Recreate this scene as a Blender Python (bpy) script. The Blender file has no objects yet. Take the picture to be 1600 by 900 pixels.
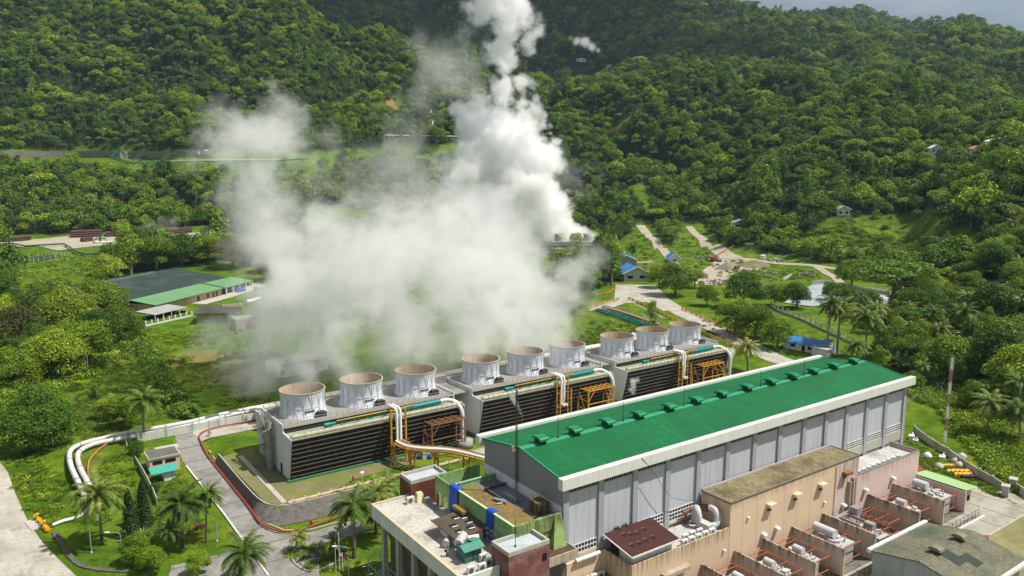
import bpy, math, random
from math import radians as R, pi, sin, cos, atan2, sqrt, hypot
from mathutils import Vector, Matrix, noise
random.seed(11)
S = bpy.context.scene
COL = S.collection

# ------------------------------------------------------------------ camera, sky, sun, exposure
FOC, PITCH, HEAD, CAM_H = 1213.0, R(9.105), R(34.87), 66.0
cam = bpy.data.objects.new('camera', bpy.data.cameras.new('camera'))
COL.objects.link(cam); S.camera = cam
cam.location = (0, 0, CAM_H)
cam.rotation_euler = (R(90) - PITCH, 0, -HEAD)
cam.data.sensor_width = 36.0
cam.data.lens = 36.0 * FOC / 1600.0
cam.data.clip_start = 1.0
cam.data.clip_end = 30000.0

SUN_DIR = Vector((1.2, -1.0, 2.6)).normalized()
world = bpy.data.worlds.new('World'); S.world = world
world.use_nodes = True
_t = world.node_tree
_bg = _t.nodes['Background']
_sky = _t.nodes.new('ShaderNodeTexSky'); _sky.sky_type = 'NISHITA'; _sky.sun_disc = False
_sky.sun_elevation = math.asin(SUN_DIR.z)
_sky.sun_rotation = atan2(SUN_DIR.x, SUN_DIR.y)
_sky.air_density = 1.0; _sky.dust_density = 1.5
_tc = _t.nodes.new('ShaderNodeTexCoord')
_mp = _t.nodes.new('ShaderNodeMapping'); _mp.inputs['Scale'].default_value = (1, 1, 5)
_n = _t.nodes.new('ShaderNodeTexNoise'); _n.inputs['Scale'].default_value = 2.4; _n.inputs['Detail'].default_value = 6
_cr = _t.nodes.new('ShaderNodeValToRGB')
_cr.color_ramp.elements[0].position = .34; _cr.color_ramp.elements[1].position = .62
_mx = _t.nodes.new('ShaderNodeMix'); _mx.data_type = 'RGBA'
_mx.inputs[7].default_value = (9.2, 9.5, 9.9, 1)
_t.links.new(_tc.outputs['Generated'], _mp.inputs[0]); _t.links.new(_mp.outputs[0], _n.inputs[0])
_t.links.new(_n.outputs[0], _cr.inputs[0]); _t.links.new(_cr.outputs[0], _mx.inputs[0])
_t.links.new(_sky.outputs[0], _mx.inputs[6]); _t.links.new(_mx.outputs[2], _bg.inputs[0])
_bg.inputs[1].default_value = .05

sun = bpy.data.objects.new('sun', bpy.data.lights.new('sun', 'SUN'))
COL.objects.link(sun)
sun.data.energy = 5.0; sun.data.angle = R(.53); sun.data.color = (1, .955, .87)
sun.rotation_euler = SUN_DIR.to_track_quat('Z', 'Y').to_euler()
sun.location = (0, 0, 400)
S.view_settings.view_transform = 'Standard'
S.view_settings.look = 'None'
S.view_settings.exposure = 0.36
S.view_settings.gamma = 1.0
S.cycles.volume_bounces = 14
S.cycles.max_bounces = 16
S.cycles.diffuse_bounces = 3
S.cycles.transparent_max_bounces = 8
S.cycles.volume_max_steps = 512
HAZE = .00004

# ------------------------------------------------------------------ where things stand: pixel <-> place
_cp, _sp, _c, _s = cos(PITCH), sin(PITCH), cos(HEAD), sin(HEAD)
def ray(u, v):
    x = (u - 800) / FOC; y = -(v - 450) / FOC
    fx, fy, fz = x, _cp + _sp * y, -_sp + _cp * y
    return Vector((_c * fx + _s * fy, -_s * fx + _c * fy, fz))
def at(u, v, z=0.0, X=None, Y=None):
    r = ray(u, v)
    t = X / r.x if X is not None else Y / r.y if Y is not None else (z - CAM_H) / r.z
    return Vector((0, 0, CAM_H)) + r * t
def pix(p):
    U, D = ud(p[0], p[1]); z = p[2] - CAM_H
    d = _cp * D - _sp * z
    if d < 1: return (-9999, -9999)
    return (800 + FOC * U / d, 450 - FOC * (_sp * D + _cp * z) / d)
def ud(x, y): return (_c * x - _s * y, _s * x + _c * y)
def xy(U, D): return (_c * U + _s * D, -_s * U + _c * D)
def sm(t): t = min(1.0, max(0.0, t)); return t * t * (3 - 2 * t)

PROFILE = [  # ground height along the view at columns of the picture: (distance, height)
 (-300, [(0,0),(440,3),(560,18),(740,62),(800,74),(1300,430),(1800,640),(2600,800),(3300,900)]),
 (0,    [(0,0),(330,0),(440,2),(500,11),(560,14),(740,62),(790,73),(830,75),(1350,425),(1800,600),(2600,780),(3300,900)]),
 (400,  [(0,0),(400,0),(490,9),(560,13),(680,42),(770,70),(820,72),(1250,352),(1700,430),(2400,700),(3300,950)]),
 (600,  [(0,0),(420,0),(560,10),(700,38),(800,66),(840,68),(1180,258),(1400,215),(2200,520),(3300,1000)]),
 (700,  [(0,0),(430,0),(600,10),(760,48),(850,66),(1150,228),(1380,170),(2200,470),(3300,1000)]),
 (800,  [(0,0),(440,0),(620,3),(800,40),(950,110),(1150,208),(1350,150),(2200,440),(3300,980)]),
 (900,  [(0,0),(440,0),(640,0),(760,25),(900,90),(1100,198),(1300,150),(2200,470),(3000,850)]),
 (1000, [(0,0),(450,0),(600,0),(690,8),(800,55),(1020,188),(1200,150),(2100,480),(2700,700)]),
 (1100, [(0,0),(450,0),(560,1),(680,8),(800,70),(980,178),(1150,150),(2100,470),(2500,530)]),
 (1200, [(0,0),(430,0),(530,2),(600,26),(720,74),(900,168),(1100,150),(2000,435),(2400,482)]),
 (1300, [(0,0),(420,0),(500,6),(600,44),(720,92),(860,154),(1080,150),(2000,440),(2500,498)]),
 (1400, [(0,0),(380,0),(440,2),(530,20),(610,48),(750,118),(840,148),(1060,150),(2000,388),(2600,452)]),
 (1480, [(0,0),(300,0),(360,8),(450,27),(600,74),(720,120),(820,138),(1050,140),(2000,444),(2600,465)]),
 (1600, [(0,0),(170,0),(250,5),(330,16),(420,42),(500,72),(650,100),(750,112),(950,118),(1900,380),(2600,428)]),
 (1750, [(0,0),(170,0),(250,9),(330,24),(420,56),(500,88),(650,110),(750,112),(950,125),(1900,380),(2600,428)]),
 (2100, [(0,0),(170,0),(250,20),(500,110),(750,125),(1900,430),(2600,480)]),
]
def _prof(tab, D):
    if D <= tab[0][0]: return tab[0][1]
    for (d0, z0), (d1, z1) in zip(tab, tab[1:]):
        if D < d1:
            return z0 + (z1 - z0) * (D - d0) / (d1 - d0)
    return tab[-1][1]
def _raw(u, D):
    if u <= PROFILE[0][0]: return _prof(PROFILE[0][1], D)
    for (u0, a), (u1, b) in zip(PROFILE, PROFILE[1:]):
        if u < u1:
            t = sm((u - u0) / (u1 - u0))
            return _prof(a, D) * (1 - t) + _prof(b, D) * t
    return _prof(PROFILE[-1][1], D)
def hgt(x, y):
    U, D = ud(x, y)
    u = 800 + FOC * U / max(D, 30) / 1.01
    w = 6 + D * .03
    z = (_raw(u, D - w) + _raw(u, D) * 2 + _raw(u, D + w)) / 4 if D > 170 else _raw(u, D)
    if D > 450:
        k = sm((D - 450) / 500)
        z += k * 20 * noise.noise(Vector((x / 190, y / 190, 3.1))) + k * 13 * noise.noise(Vector((x / 75, y / 75, 7.7)))
        z -= k * 26 * (1 - min(1, abs(noise.noise(Vector((x / 150 + 3, y / 150, 11)))) * 3.2)) ** 2
        if D > 1300: z += sm((D - 1300) / 600) * 70 * noise.noise(Vector((x / 420, y / 420, 1.3)))
    elif D > 230 and z > .5:
        z += .8 * noise.noise(Vector((x / 40, y / 40, .7))) * sm(z / 3)
    low = max(sm((43.4 - x) / 1.5) * sm((196 - y) / 14), sm((142.2 - y) / 2.6) * sm((66 - x) / 2))
    return z - 2 * low
def ground(u, v):
    r = ray(u, v); d = 40.0; o = Vector((0, 0, CAM_H)); last = 40.0
    while d < 5000:
        p = o + r * d
        if p.z < hgt(p.x, p.y):
            a, b = last, d
            for _ in range(14):
                m = (a + b) / 2; q = o + r * m
                if q.z < hgt(q.x, q.y): b = m
                else: a = m
            q = o + r * b
            return Vector((q.x, q.y, hgt(q.x, q.y)))
        last = d; d += 2 + d * .01
    return Vector((p.x, p.y, hgt(p.x, p.y)))

# ------------------------------------------------------------------ materials
def srgb(r, g, b):
    return tuple(((c / 255) / 12.92 if c / 255 <= .04045 else ((c / 255 + .055) / 1.055) ** 2.4) for c in (r, g, b))
_mats = {}
def mat(name, col, rough=.75, var=.25, scale=.35, dirt=None, dirt_amt=.5, streak=False, metal=0.0, ribs=None, bump=.15, fine=None, planks=None, drip=None):
    """A surface with cloudy tone changes, optional dirt (patches, or runs down the wall), ribs (axis, pitch)."""
    if name in _mats: return _mats[name]
    m = bpy.data.materials.new(name); m.use_nodes = True
    t = m.node_tree; N = t.nodes.new; L = t.links.new
    b = t.nodes['Principled BSDF']
    b.inputs['Roughness'].default_value = rough; b.inputs['Metallic'].default_value = metal; b.inputs['Specular IOR Level'].default_value = .22
    geo = N('ShaderNodeNewGeometry')
    def nz(sc, det=5, st=None, rg=.6):
        n = N('ShaderNodeTexNoise'); n.inputs['Scale'].default_value = sc; n.inputs['Detail'].default_value = det
        n.inputs['Roughness'].default_value = rg
        if st:
            mp = N('ShaderNodeMapping'); mp.inputs['Scale'].default_value = st
            L(geo.outputs['Position'], mp.inputs[0]); L(mp.outputs[0], n.inputs[0])
        else: L(geo.outputs['Position'], n.inputs[0])
        return n.outputs[0]
    def ramp(v, a, c):
        mr = N('ShaderNodeMapRange'); mr.inputs[1].default_value = a; mr.inputs[2].default_value = c
        L(v, mr.inputs[0]); return mr.outputs[0]
    def mix(f, c1, c2):
        x = N('ShaderNodeMix'); x.data_type = 'RGBA'
        if isinstance(f, float): x.inputs[0].default_value = f
        else: L(f, x.inputs[0])
        for k, c in ((6, c1), (7, c2)):
            if isinstance(c, tuple): x.inputs[k].default_value = (*c[:3], 1)
            else: L(c, x.inputs[k])
        return x.outputs[2]
    lo = tuple(c * (1 - var) for c in col); hi = tuple(min(.92, c * (1 + var * .6)) for c in col)
    c = mix(ramp(nz(scale), .3, .7), lo, hi)
    f2 = nz(scale * 9, 4)
    c = mix(ramp(f2, .35, .85), c, tuple(x * (1 - var * .9) for x in col)) if fine is None else mix(ramp(f2, .42, .62), c, fine)
    if dirt is not None:
        d = nz(1.0, 5, streak if isinstance(streak, tuple) else (1.3, 1.3, .07)) if streak else nz(scale * .8 + .05, 7, None, .7)
        k = N('ShaderNodeMath'); k.operation = 'MULTIPLY'; L(ramp(d, .48, .66), k.inputs[0]); k.inputs[1].default_value = dirt_amt
        c = mix(k.outputs[0], c, dirt)
    if drip:  # dark runs below an edge at height drip[0], reaching drip[1] down
        d = nz(1.0, 4, (2.2, 2.2, .10)); sx = N('ShaderNodeSeparateXYZ'); L(geo.outputs['Position'], sx.inputs[0])
        k = N('ShaderNodeMath'); k.operation = 'MULTIPLY'; L(ramp(d, .42, .62), k.inputs[0]); L(ramp(sx.outputs[2], drip[0] - drip[1], drip[0]), k.inputs[1])
        c = mix(k.outputs[0], c, drip[2])
    hgt_out = f2
    if ribs:
        ax, pitch, depth = ribs
        sx = N('ShaderNodeSeparateXYZ'); L(geo.outputs['Position'], sx.inputs[0])
        a = N('ShaderNodeMath'); a.operation = 'MULTIPLY'; L(sx.outputs[ax], a.inputs[0]); a.inputs[1].default_value = 2 * pi / pitch
        w = N('ShaderNodeMath'); w.operation = 'SINE'; L(a.outputs[0], w.inputs[0])
        hgt_out = w.outputs[0]
    if planks:
        ax, pitch, dark = planks
        sx = N('ShaderNodeSeparateXYZ'); L(geo.outputs['Position'], sx.inputs[0])
        a = N('ShaderNodeMath'); a.operation = 'MODULO'; L(sx.outputs[ax], a.inputs[0]); a.inputs[1].default_value = pitch
        g = N('ShaderNodeMath'); g.operation = 'LESS_THAN'; L(a.outputs[0], g.inputs[0]); g.inputs[1].default_value = pitch * .06
        c = mix(g.outputs[0], c, dark)
    L(c, b.inputs['Base Color'])
    bp = N('ShaderNodeBump'); bp.inputs['Strength'].default_value = bump; bp.inputs['Distance'].default_value = ribs[2] if ribs else .05
    L(hgt_out, bp.inputs['Height']); L(bp.outputs[0], b.inputs['Normal'])
    _mats[name] = m
    return m
def leafmat(name, c1, c2, c3=None, trans=.30):
    """Foliage: tone differs from plant to plant and from clump to clump."""
    if name in _mats: return _mats[name]
    m = bpy.data.materials.new(name); m.use_nodes = True
    t = m.node_tree; N = t.nodes.new; L = t.links.new
    b = t.nodes['Principled BSDF']; b.inputs['Roughness'].default_value = .6; b.inputs['Specular IOR Level'].default_value = .3
    oi = N('ShaderNodeObjectInfo'); geo = N('ShaderNodeNewGeometry')
    n = N('ShaderNodeTexNoise'); n.inputs['Scale'].default_value = .55; n.inputs['Detail'].default_value = 4
    L(geo.outputs['Position'], n.inputs[0])
    cr = N('ShaderNodeValToRGB'); e = cr.color_ramp.elements
    e[0].position = 0; e[0].color = (*c1, 1); e[1].position = 1; e[1].color = (*(c3 or c2), 1)
    if c3: k = e.new(.55); k.color = (*c2, 1)
    ad = N('ShaderNodeMath'); ad.operation = 'MULTIPLY_ADD'; L(n.outputs[0], ad.inputs[0]); ad.inputs[1].default_value = 1.1
    hf = N('ShaderNodeMath'); hf.operation = 'MULTIPLY_ADD'; L(oi.outputs['Random'], hf.inputs[0]); hf.inputs[1].default_value = .9; hf.inputs[2].default_value = -.5
    L(hf.outputs[0], ad.inputs[2]); L(ad.outputs[0], cr.inputs[0])
    rp = N('ShaderNodeMath'); rp.operation = 'MULTIPLY_ADD'; L(geo.outputs['Random Per Island'], rp.inputs[0]); rp.inputs[1].default_value = 1.0; rp.inputs[2].default_value = .5
    vm = N('ShaderNodeVectorMath'); vm.operation = 'SCALE'; L(cr.outputs[0], vm.inputs[0]); L(rp.outputs[0], vm.inputs['Scale'])
    L(vm.outputs[0], b.inputs['Base Color'])
    tr = N('ShaderNodeBsdfTranslucent'); L(vm.outputs[0], tr.inputs[0])
    ms = N('ShaderNodeMixShader'); ms.inputs[0].default_value = trans
    L(b.outputs[0], ms.inputs[1]); L(tr.outputs[0], ms.inputs[2]); L(ms.outputs[0], t.nodes['Material Output'].inputs[0])
    _mats[name] = m
    return m

# ------------------------------------------------------------------ mesh tools
class MB:
    def __init__(s): s.v = []; s.f = []; s.sm = []
    def add(s, vs, fs, smooth=False):
        b = len(s.v); s.v += [tuple(p) for p in vs]
        for f in fs: s.f.append(tuple(b + i for i in f)); s.sm.append(smooth)
        return s
    def box(s, x0, x1, y0, y1, z0, z1):
        return s.add([(x0,y0,z0),(x1,y0,z0),(x1,y1,z0),(x0,y1,z0),(x0,y0,z1),(x1,y0,z1),(x1,y1,z1),(x0,y1,z1)],
                     [(3,2,1,0),(4,5,6,7),(0,1,5,4),(1,2,6,5),(2,3,7,6),(3,0,4,7)])
    def obox(s, c, size, rz=0.0, tilt=None):
        m = Matrix.Translation(Vector(c)) @ Matrix.Rotation(rz, 4, 'Z')
        if tilt: m = m @ Matrix.Rotation(tilt[1], 4, tilt[0])
        a, b, h = [q / 2 for q in size]
        vs = [m @ Vector(p) for p in ((-a,-b,-h),(a,-b,-h),(a,b,-h),(-a,b,-h),(-a,-b,h),(a,-b,h),(a,b,h),(-a,b,h))]
        return s.add(vs, [(3,2,1,0),(4,5,6,7),(0,1,5,4),(1,2,6,5),(2,3,7,6),(3,0,4,7)])
    def tube(s, p, q, r, n=8, r2=None, caps=True):
        p, q = Vector(p), Vector(q); d = (q - p)
        if d.length < 1e-6: return s
        d.normalize(); a = d.orthogonal().normalized(); b = d.cross(a); r2 = r if r2 is None else r2
        vs = [p + (a * cos(2*pi*i/n) + b * sin(2*pi*i/n)) * r for i in range(n)] + [q + (a * cos(2*pi*i/n) + b * sin(2*pi*i/n)) * r2 for i in range(n)]
        s.add(vs, [(i, (i+1) % n, n + (i+1) % n, n + i) for i in range(n)], n > 4)
        if caps: s.add(vs, [tuple(range(n-1, -1, -1)), tuple(range(n, 2*n))])
        return s
    def bar(s, p, q, w=.1):
        return s.tube(p, q, w * .7071, 4)
    def path(s, pts, r, n=8, rs=None):
        pts = [Vector(p) for p in pts]; rings = []; m = len(pts); up = None
        for i, p in enumerate(pts):
            d = (pts[min(i+1, m-1)] - pts[max(i-1, 0)]).normalized()
            a = (up - d * up.dot(d)).normalized() if up and (up - d * up.dot(d)).length > .05 else d.orthogonal().normalized()
            up = a; b = d.cross(a); rr = rs[i] if rs else r
            rings.append([p + (a * cos(2*pi*k/n) + b * sin(2*pi*k/n)) * rr for k in range(n)])
        vs = [q for g in rings for q in g]
        fs = [(i*n+k, i*n+(k+1) % n, (i+1)*n+(k+1) % n, (i+1)*n+k) for i in range(m-1) for k in range(n)]
        s.add(vs, fs, n > 4)
        return s.add(rings[0] + rings[-1], [tuple(range(n-1, -1, -1)), tuple(range(n, 2*n))])
    def lathe(s, prof, c, n=24, smooth=True, a0=0.0):
        cx, cy = c[0], c[1]; cz = c[2] if len(c) > 2 else 0
        vs = [(cx + r * cos(a0 + 2*pi*k/n), cy + r * sin(a0 + 2*pi*k/n), cz + z) for r, z in prof for k in range(n)]
        m = len(prof)
        return s.add(vs, [(i*n+k, i*n+(k+1) % n, (i+1)*n+(k+1) % n, (i+1)*n+k) for i in range(m-1) for k in range(n)], smooth)
    def poly(s, pts): return s.add(pts, [tuple(range(len(pts)))])
    def prism(s, base, top):
        n = len(base)
        return s.add(list(base) + list(top), [tuple(range(n-1, -1, -1)), tuple(range(n, 2*n))] + [(i, (i+1) % n, n + (i+1) % n, n + i) for i in range(n)])
    def slab(s, p4, th):
        """Thick plate: quad p4 (top) extruded down along its normal."""
        p = [Vector(q) for q in p4]; nrm = (p[1]-p[0]).cross(p[2]-p[0]).normalized() * th
        if nrm.z > 0: nrm = -nrm
        return s.prism([q + nrm for q in p], p)
    def mesh(s, name, m, off=Vector((0, 0, 0))):
        me = bpy.data.meshes.new(name)
        me.from_pydata([(a - off.x, b - off.y, c - off.z) for a, b, c in s.v], [], s.f)
        me.polygons.foreach_set('use_smooth', s.sm)
        me.materials.append(m); me.update()
        return me
    def build(s, name, m, parent=None, label=None):
        off = Vector((0, 0, 0)); q = parent
        while q is not None: off += Vector(q.location); q = q.parent
        o = bpy.data.objects.new(name, s.mesh(name, m, off)); COL.objects.link(o)
        if parent is not None: o.parent = parent
        if label: o['label'] = label
        return o
def each(mbs, name, m, parent):
    for b in mbs: b.build(name, m, parent)
def tag(o, label, cat, group=None, kind=None):
    if label: o['label'] = label
    if cat: o['category'] = cat
    if group: o['group'] = group
    if kind: o['kind'] = kind
    return o
def thing(name, label, cat, loc=(0, 0, 0), group=None):
    o = bpy.data.objects.new(name, None); COL.objects.link(o); o.location = loc; o.empty_display_size = .5
    return tag(o, label, cat, group)
def single(name, mb, m, label, cat, loc=None, group=None, kind=None):
    """A thing that is one mesh, its origin at its base."""
    if loc is None:
        xs = [v[0] for v in mb.v]; ys = [v[1] for v in mb.v]
        loc = ((min(xs)+max(xs))/2, (min(ys)+max(ys))/2, min(v[2] for v in mb.v))
    loc = Vector(loc)
    o = bpy.data.objects.new(name, mb.mesh(name, m, loc)); COL.objects.link(o); o.location = loc
    return tag(o, label, cat, group, kind)
def structure(name, mb, m):
    o = mb.build(name, m); o['kind'] = 'structure'; return o
_kids = {}
def copy_thing(o, loc=None, rz=None, scale=None, label=None, group=None):
    c = o.copy(); COL.objects.link(c)
    if loc is not None: c.location = loc
    if rz is not None: c.rotation_euler = (0, 0, rz)
    if scale is not None: c.scale = scale if isinstance(scale, tuple) else (scale,) * 3
    if label: c['label'] = label
    if group: c['group'] = group
    for ch in o.children:
        d = ch.copy(); COL.objects.link(d); d.parent = c
        for g in ch.children:
            e = g.copy(); COL.objects.link(e); e.parent = d
    return c
ORD = 'first second third fourth fifth sixth seventh eighth ninth tenth eleventh twelfth thirteenth fourteenth fifteenth'.split()

# palette
WHITE = (.74, .74, .72); CONC = (.36, .35, .32)
M_white = mat('white_paint', (.7, .7, .68), .5, .1, .4, (.3, .27, .22), .35, True)
M_white_clean = mat('white_sheet', (.74, .74, .72), .45, .06, .3)
M_concrete = mat('concrete', (.34, .33, .30), .9, .22, .3, (.14, .13, .11), .6)
M_conc_lt = mat('pale_concrete', (.46, .44, .39), .9, .2, .25, (.2, .18, .15), .55)
M_tanwall = mat('tan_render', (.65, .49, .34), .85, .07, .25, (.40, .29, .20), .25, planks=(0, 3.6, (.50, .37, .25)), drip=(13.0, 1.4, (.34, .25, .17)))
M_wingwall = mat('streaked_tan_render', (.60, .45, .30), .85, .08, .25, (.40, .29, .2), .25, drip=(9.2, 2.4, (.16, .12, .08)))
M_pinkwall = mat('pink_render', (.64, .49, .44), .85, .08, .25, (.42, .32, .27), .3, drip=(9.5, 2.6, (.30, .23, .18)))
M_fire = mat('stained_render', (.47, .375, .29), .9, .2, .4, (.13, .1, .08), .65, True)
M_firewall = mat('fire_wall_render', (.55, .455, .36), .9, .15, .4, (.26, .2, .15), .4, drip=(4.9, 1.9, (.09, .07, .055)))
M_green = mat('green_steel', (.012, .16, .14), .4, .2, .6)
M_yellow = mat('yellow_steel', (.55, .28, .025), .5, .2, .7, (.16, .08, .03), .5)
M_rust = mat('rusty_steel', (.26, .12, .05), .8, .35, .8, (.12, .05, .02), .6)
M_red = mat('red_pipe', (.33, .04, .025), .45, .15, .6)
M_orange = mat('orange_pipe', (.37, .12, .06), .5, .2, .9)
M_grey = mat('grey_paint', (.42, .44, .45), .5, .15, .5)
M_steel = mat('galvanised_steel', (.40, .41, .42), .45, .2, .8, metal=.4)
M_dark = mat('dark_metal', (.05, .05, .05), .6, .3, .6)
M_black = mat('dark_opening', (.012, .012, .013), .7, .3, .5)
M_glass = mat('dark_glass', (.03, .04, .05), .15, .2, .3)
M_trunk = mat('bark', (.17, .13, .09), .95, .3, 1.2)
M_palmtrunk = mat('palm_bark', (.27, .22, .17), .95, .25, 1.5, planks=(2, .35, (.1, .08, .06)))

# ------------------------------------------------------------------ where woods grow and where they do not
TRACKS = []
def inside(poly, x, y):
    r = False; n = len(poly)
    for i in range(n):
        x0, y0 = poly[i]; x1, y1 = poly[i-1]
        if (y0 > y) != (y1 > y) and x < (x1 - x0) * (y - y0) / (y1 - y0) + x0: r = not r
    return r
TAKEN = []
CLEAR = [
 [(22,438),(188,438),(188,478),(22,478)],
 [(165,436),(345,405),(430,425),(430,520),(215,512)],
 [(0,366),(100,366),(330,352),(400,372),(400,396),(205,398),(175,412),(140,440),(30,446),(0,405)],
 [(-130,232),(330,234),(480,238),(740,222),(760,238),(520,256),(330,268),(240,272),(180,266),(0,264),(-130,262)],
 [(480,320),(700,335),(870,400),(880,520),(480,520)],
 [(862,360),(945,360),(940,420),(862,420)],
 [(960,390),(1000,345),(1012,345),(1050,385),(1068,345),(1095,345),(1135,385),(1240,400),(1360,424),(1396,440),(1396,490),(1340,560),(1220,570),(1150,530),(1090,490),(1000,510),(900,500),(900,465),(960,440)],
 [(1250,365),(1330,345),(1440,368),(1466,395),(1350,412),(1240,392)],
 [(980,290),(1010,285),(1040,320),(1010,330)],
]
THIN = [[(330,262),(520,256),(510,300),(480,312),(400,306),(330,290)], [(925,205),(965,192),(998,172),(1005,185),(968,215),(940,222)], [(1250,340),(1480,330),(1560,400),(1350,420)], [(560,140),(625,140),(630,180),(580,170)]]
def wooded(x, y):
    U, D = ud(x, y)
    if D < 150: return 0.0
    if 12 < x < 215 and 20 < y < 215: return 0.0
    u, v = pix((x, y, hgt(x, y)))
    if D < 335 and u < 1330: return 0.0
    if u > 1300 and D < 335:
        # the wooded slope on the right, beyond the boundary fence
        if v > 610 and u < 1490 + (v - 610) * .75: return 0.0
        if v > 500 and u < 1350 + (v - 500) * .55: return 0.0
        return 1.0
    if any(inside(p, u, v) for p in CLEAR): return 0.0
    if any(inside(p, u, v) for p in THIN): return .25
    return 1.0

# ------------------------------------------------------------------ the ground
def terrain():
    ds = []; d = -80.0
    while d < 3500:
        ds.append(d); d += 2.2 if d < 300 else 2.2 + (d - 300) * .016
    n = 330; vs = []; at_f = []
    for d in ds:
        for k in range(n + 1):
            s = -1 + 2 * k / n
            s = s * .45 + s * abs(s) * .55
            U = s * (max(d, 0) + 190) * 1.05
            x, y = xy(U, d)
            vs.append((x, y, hgt(x, y)))
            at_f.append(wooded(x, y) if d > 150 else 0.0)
    fs = [(i*(n+1)+k, i*(n+1)+k+1, (i+1)*(n+1)+k+1, (i+1)*(n+1)+k) for i in range(len(ds)-1) for k in range(n)]
    m = bpy.data.materials.new('grassland'); m.use_nodes = True
    t = m.node_tree; N = t.nodes.new; L = t.links.new; b = t.nodes['Principled BSDF']; b.inputs['Roughness'].default_value = .95; b.inputs['Specular IOR Level'].default_value = .1
    geo = N('ShaderNodeNewGeometry')
    def nz(sc, det=6, rg=.62):
        q = N('ShaderNodeTexNoise'); q.inputs['Scale'].default_value = sc; q.inputs['Detail'].default_value = det; q.inputs['Roughness'].default_value = rg
        L(geo.outputs['Position'], q.inputs[0]); return q.outputs[0]
    def rampc(v, stops):
        c = N('ShaderNodeValToRGB'); L(v, c.inputs[0]); e = c.color_ramp.elements
        e[0].position, e[0].color = stops[0][0], (*stops[0][1], 1); e[1].position, e[1].color = stops[-1][0], (*stops[-1][1], 1)
        for p, col in stops[1:-1]: k = e.new(p); k.color = (*col, 1)
        return c.outputs[0]
    def mix(f, a, c):
        x = N('ShaderNodeMix'); x.data_type = 'RGBA'; L(f, x.inputs[0])
        for k, q in ((6, a), (7, c)):
            if isinstance(q, tuple): x.inputs[k].default_value = (*q, 1)
            else: L(q, x.inputs[k])
        return x.outputs[2]
    big = nz(.03); mid = nz(.16); fine = nz(1.5, 4)
    c = rampc(big, [(.3, (.075, .145, .006)), (.48, (.125, .20, .008)), (.66, (.20, .235, .016))])
    c = mix(rampc(mid, [(.36, (0, 0, 0)), (.62, (1, 1, 1))]), c, (.045, .10, .005))
    c = mix(rampc(nz(.06, 7, .7), [(.56, (0, 0, 0)), (.70, (.8, .8, .8))]), c, (.18, .14, .05))
    c = mix(rampc(fine, [(.42, (0, 0, 0)), (.72, (.7, .7, .7))]), c, (.04, .085, .005))
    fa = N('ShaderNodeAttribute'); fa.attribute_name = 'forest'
    c = mix(fa.outputs['Fac'], c, (.014, .024, .006))  # dark undergrowth, deepened further: shade between the crowns is put into its colour
    L(c, b.inputs['Base Color'])
    bp = N('ShaderNodeBump'); bp.inputs['Strength'].default_value = .8; bp.inputs['Distance'].default_value = .5; L(fine, bp.inputs['Height']); L(bp.outputs[0], b.inputs['Normal'])
    mb = MB(); mb.add(vs, fs, True)
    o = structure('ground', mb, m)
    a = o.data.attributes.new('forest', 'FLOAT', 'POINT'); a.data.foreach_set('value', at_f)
terrain()

import bmesh
def drape(name, pts, m, dz=.1, cell=4.0, flat=None):
    """A sheet on the ground inside an outline; outline points are (x, y)."""
    bm = bmesh.new()
    bm.faces.new([bm.verts.new((p[0], p[1], 0)) for p in pts])
    bmesh.ops.triangulate(bm, faces=bm.faces[:])
    for ax in (0, 1):
        lo = min(p[ax] for p in pts); hi = max(p[ax] for p in pts); q = lo + cell
        while q < hi:
            no = [0, 0, 0]; no[ax] = 1; co = [0, 0, 0]; co[ax] = q
            bmesh.ops.bisect_plane(bm, geom=bm.verts[:] + bm.edges[:] + bm.faces[:], plane_co=co, plane_no=no); q += cell
    for v in bm.verts: v.co.z = (hgt(v.co.x, v.co.y) if flat is None else flat) + dz
    for f in bm.faces:
        f.normal_update()
        if f.normal.z < 0: f.normal_flip()
    me = bpy.data.meshes.new(name); bm.to_mesh(me); bm.free(); me.materials.append(m)
    o = bpy.data.objects.new(name, me); COL.objects.link(o); o['kind'] = 'structure'
    return o
def spline(pts, step=2.0):
    P = [Vector(p) for p in pts]; out = []
    for i in range(len(P) - 1):
        a, b, c, d = P[max(i-1, 0)], P[i], P[i+1], P[min(i+2, len(P)-1)]
        n = max(2, int((c - b).length / step))
        for k in range(n):
            t = k / n
            out.append(.5 * ((2*b) + (c-a)*t + (2*a-5*b+4*c-d)*t*t + (3*b-a-3*c+d)*t**3))
    return out + [P[-1]]
def ribbon(pts, width, dz=.12, step=3.0, across=4):
    """Points of a road strip laid along (x, y) points."""
    c = spline([(p[0], p[1], 0) for p in pts], step); mb = MB(); vs = []; n = len(c)
    for i, p in enumerate(c):
        d = (c[min(i+1, n-1)] - c[max(i-1, 0)]).normalized(); nn = Vector((-d.y, d.x, 0))
        w = width if not isinstance(width, (list, tuple)) else width[0] + (width[1] - width[0]) * i / (n - 1)
        for k in range(across + 1):
            q = p + nn * (w * (k / across - .5)); vs.append((q.x, q.y, hgt(q.x, q.y) + dz))
    mb.add(vs, [(i*(across+1)+k+1, i*(across+1)+k, (i+1)*(across+1)+k, (i+1)*(across+1)+k+1) for i in range(n-1) for k in range(across)], True)
    return mb
def gpts(px, z=None):
    return [tuple((ground(*p) if z is None else at(*p, z))[:2]) for p in px]

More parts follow.
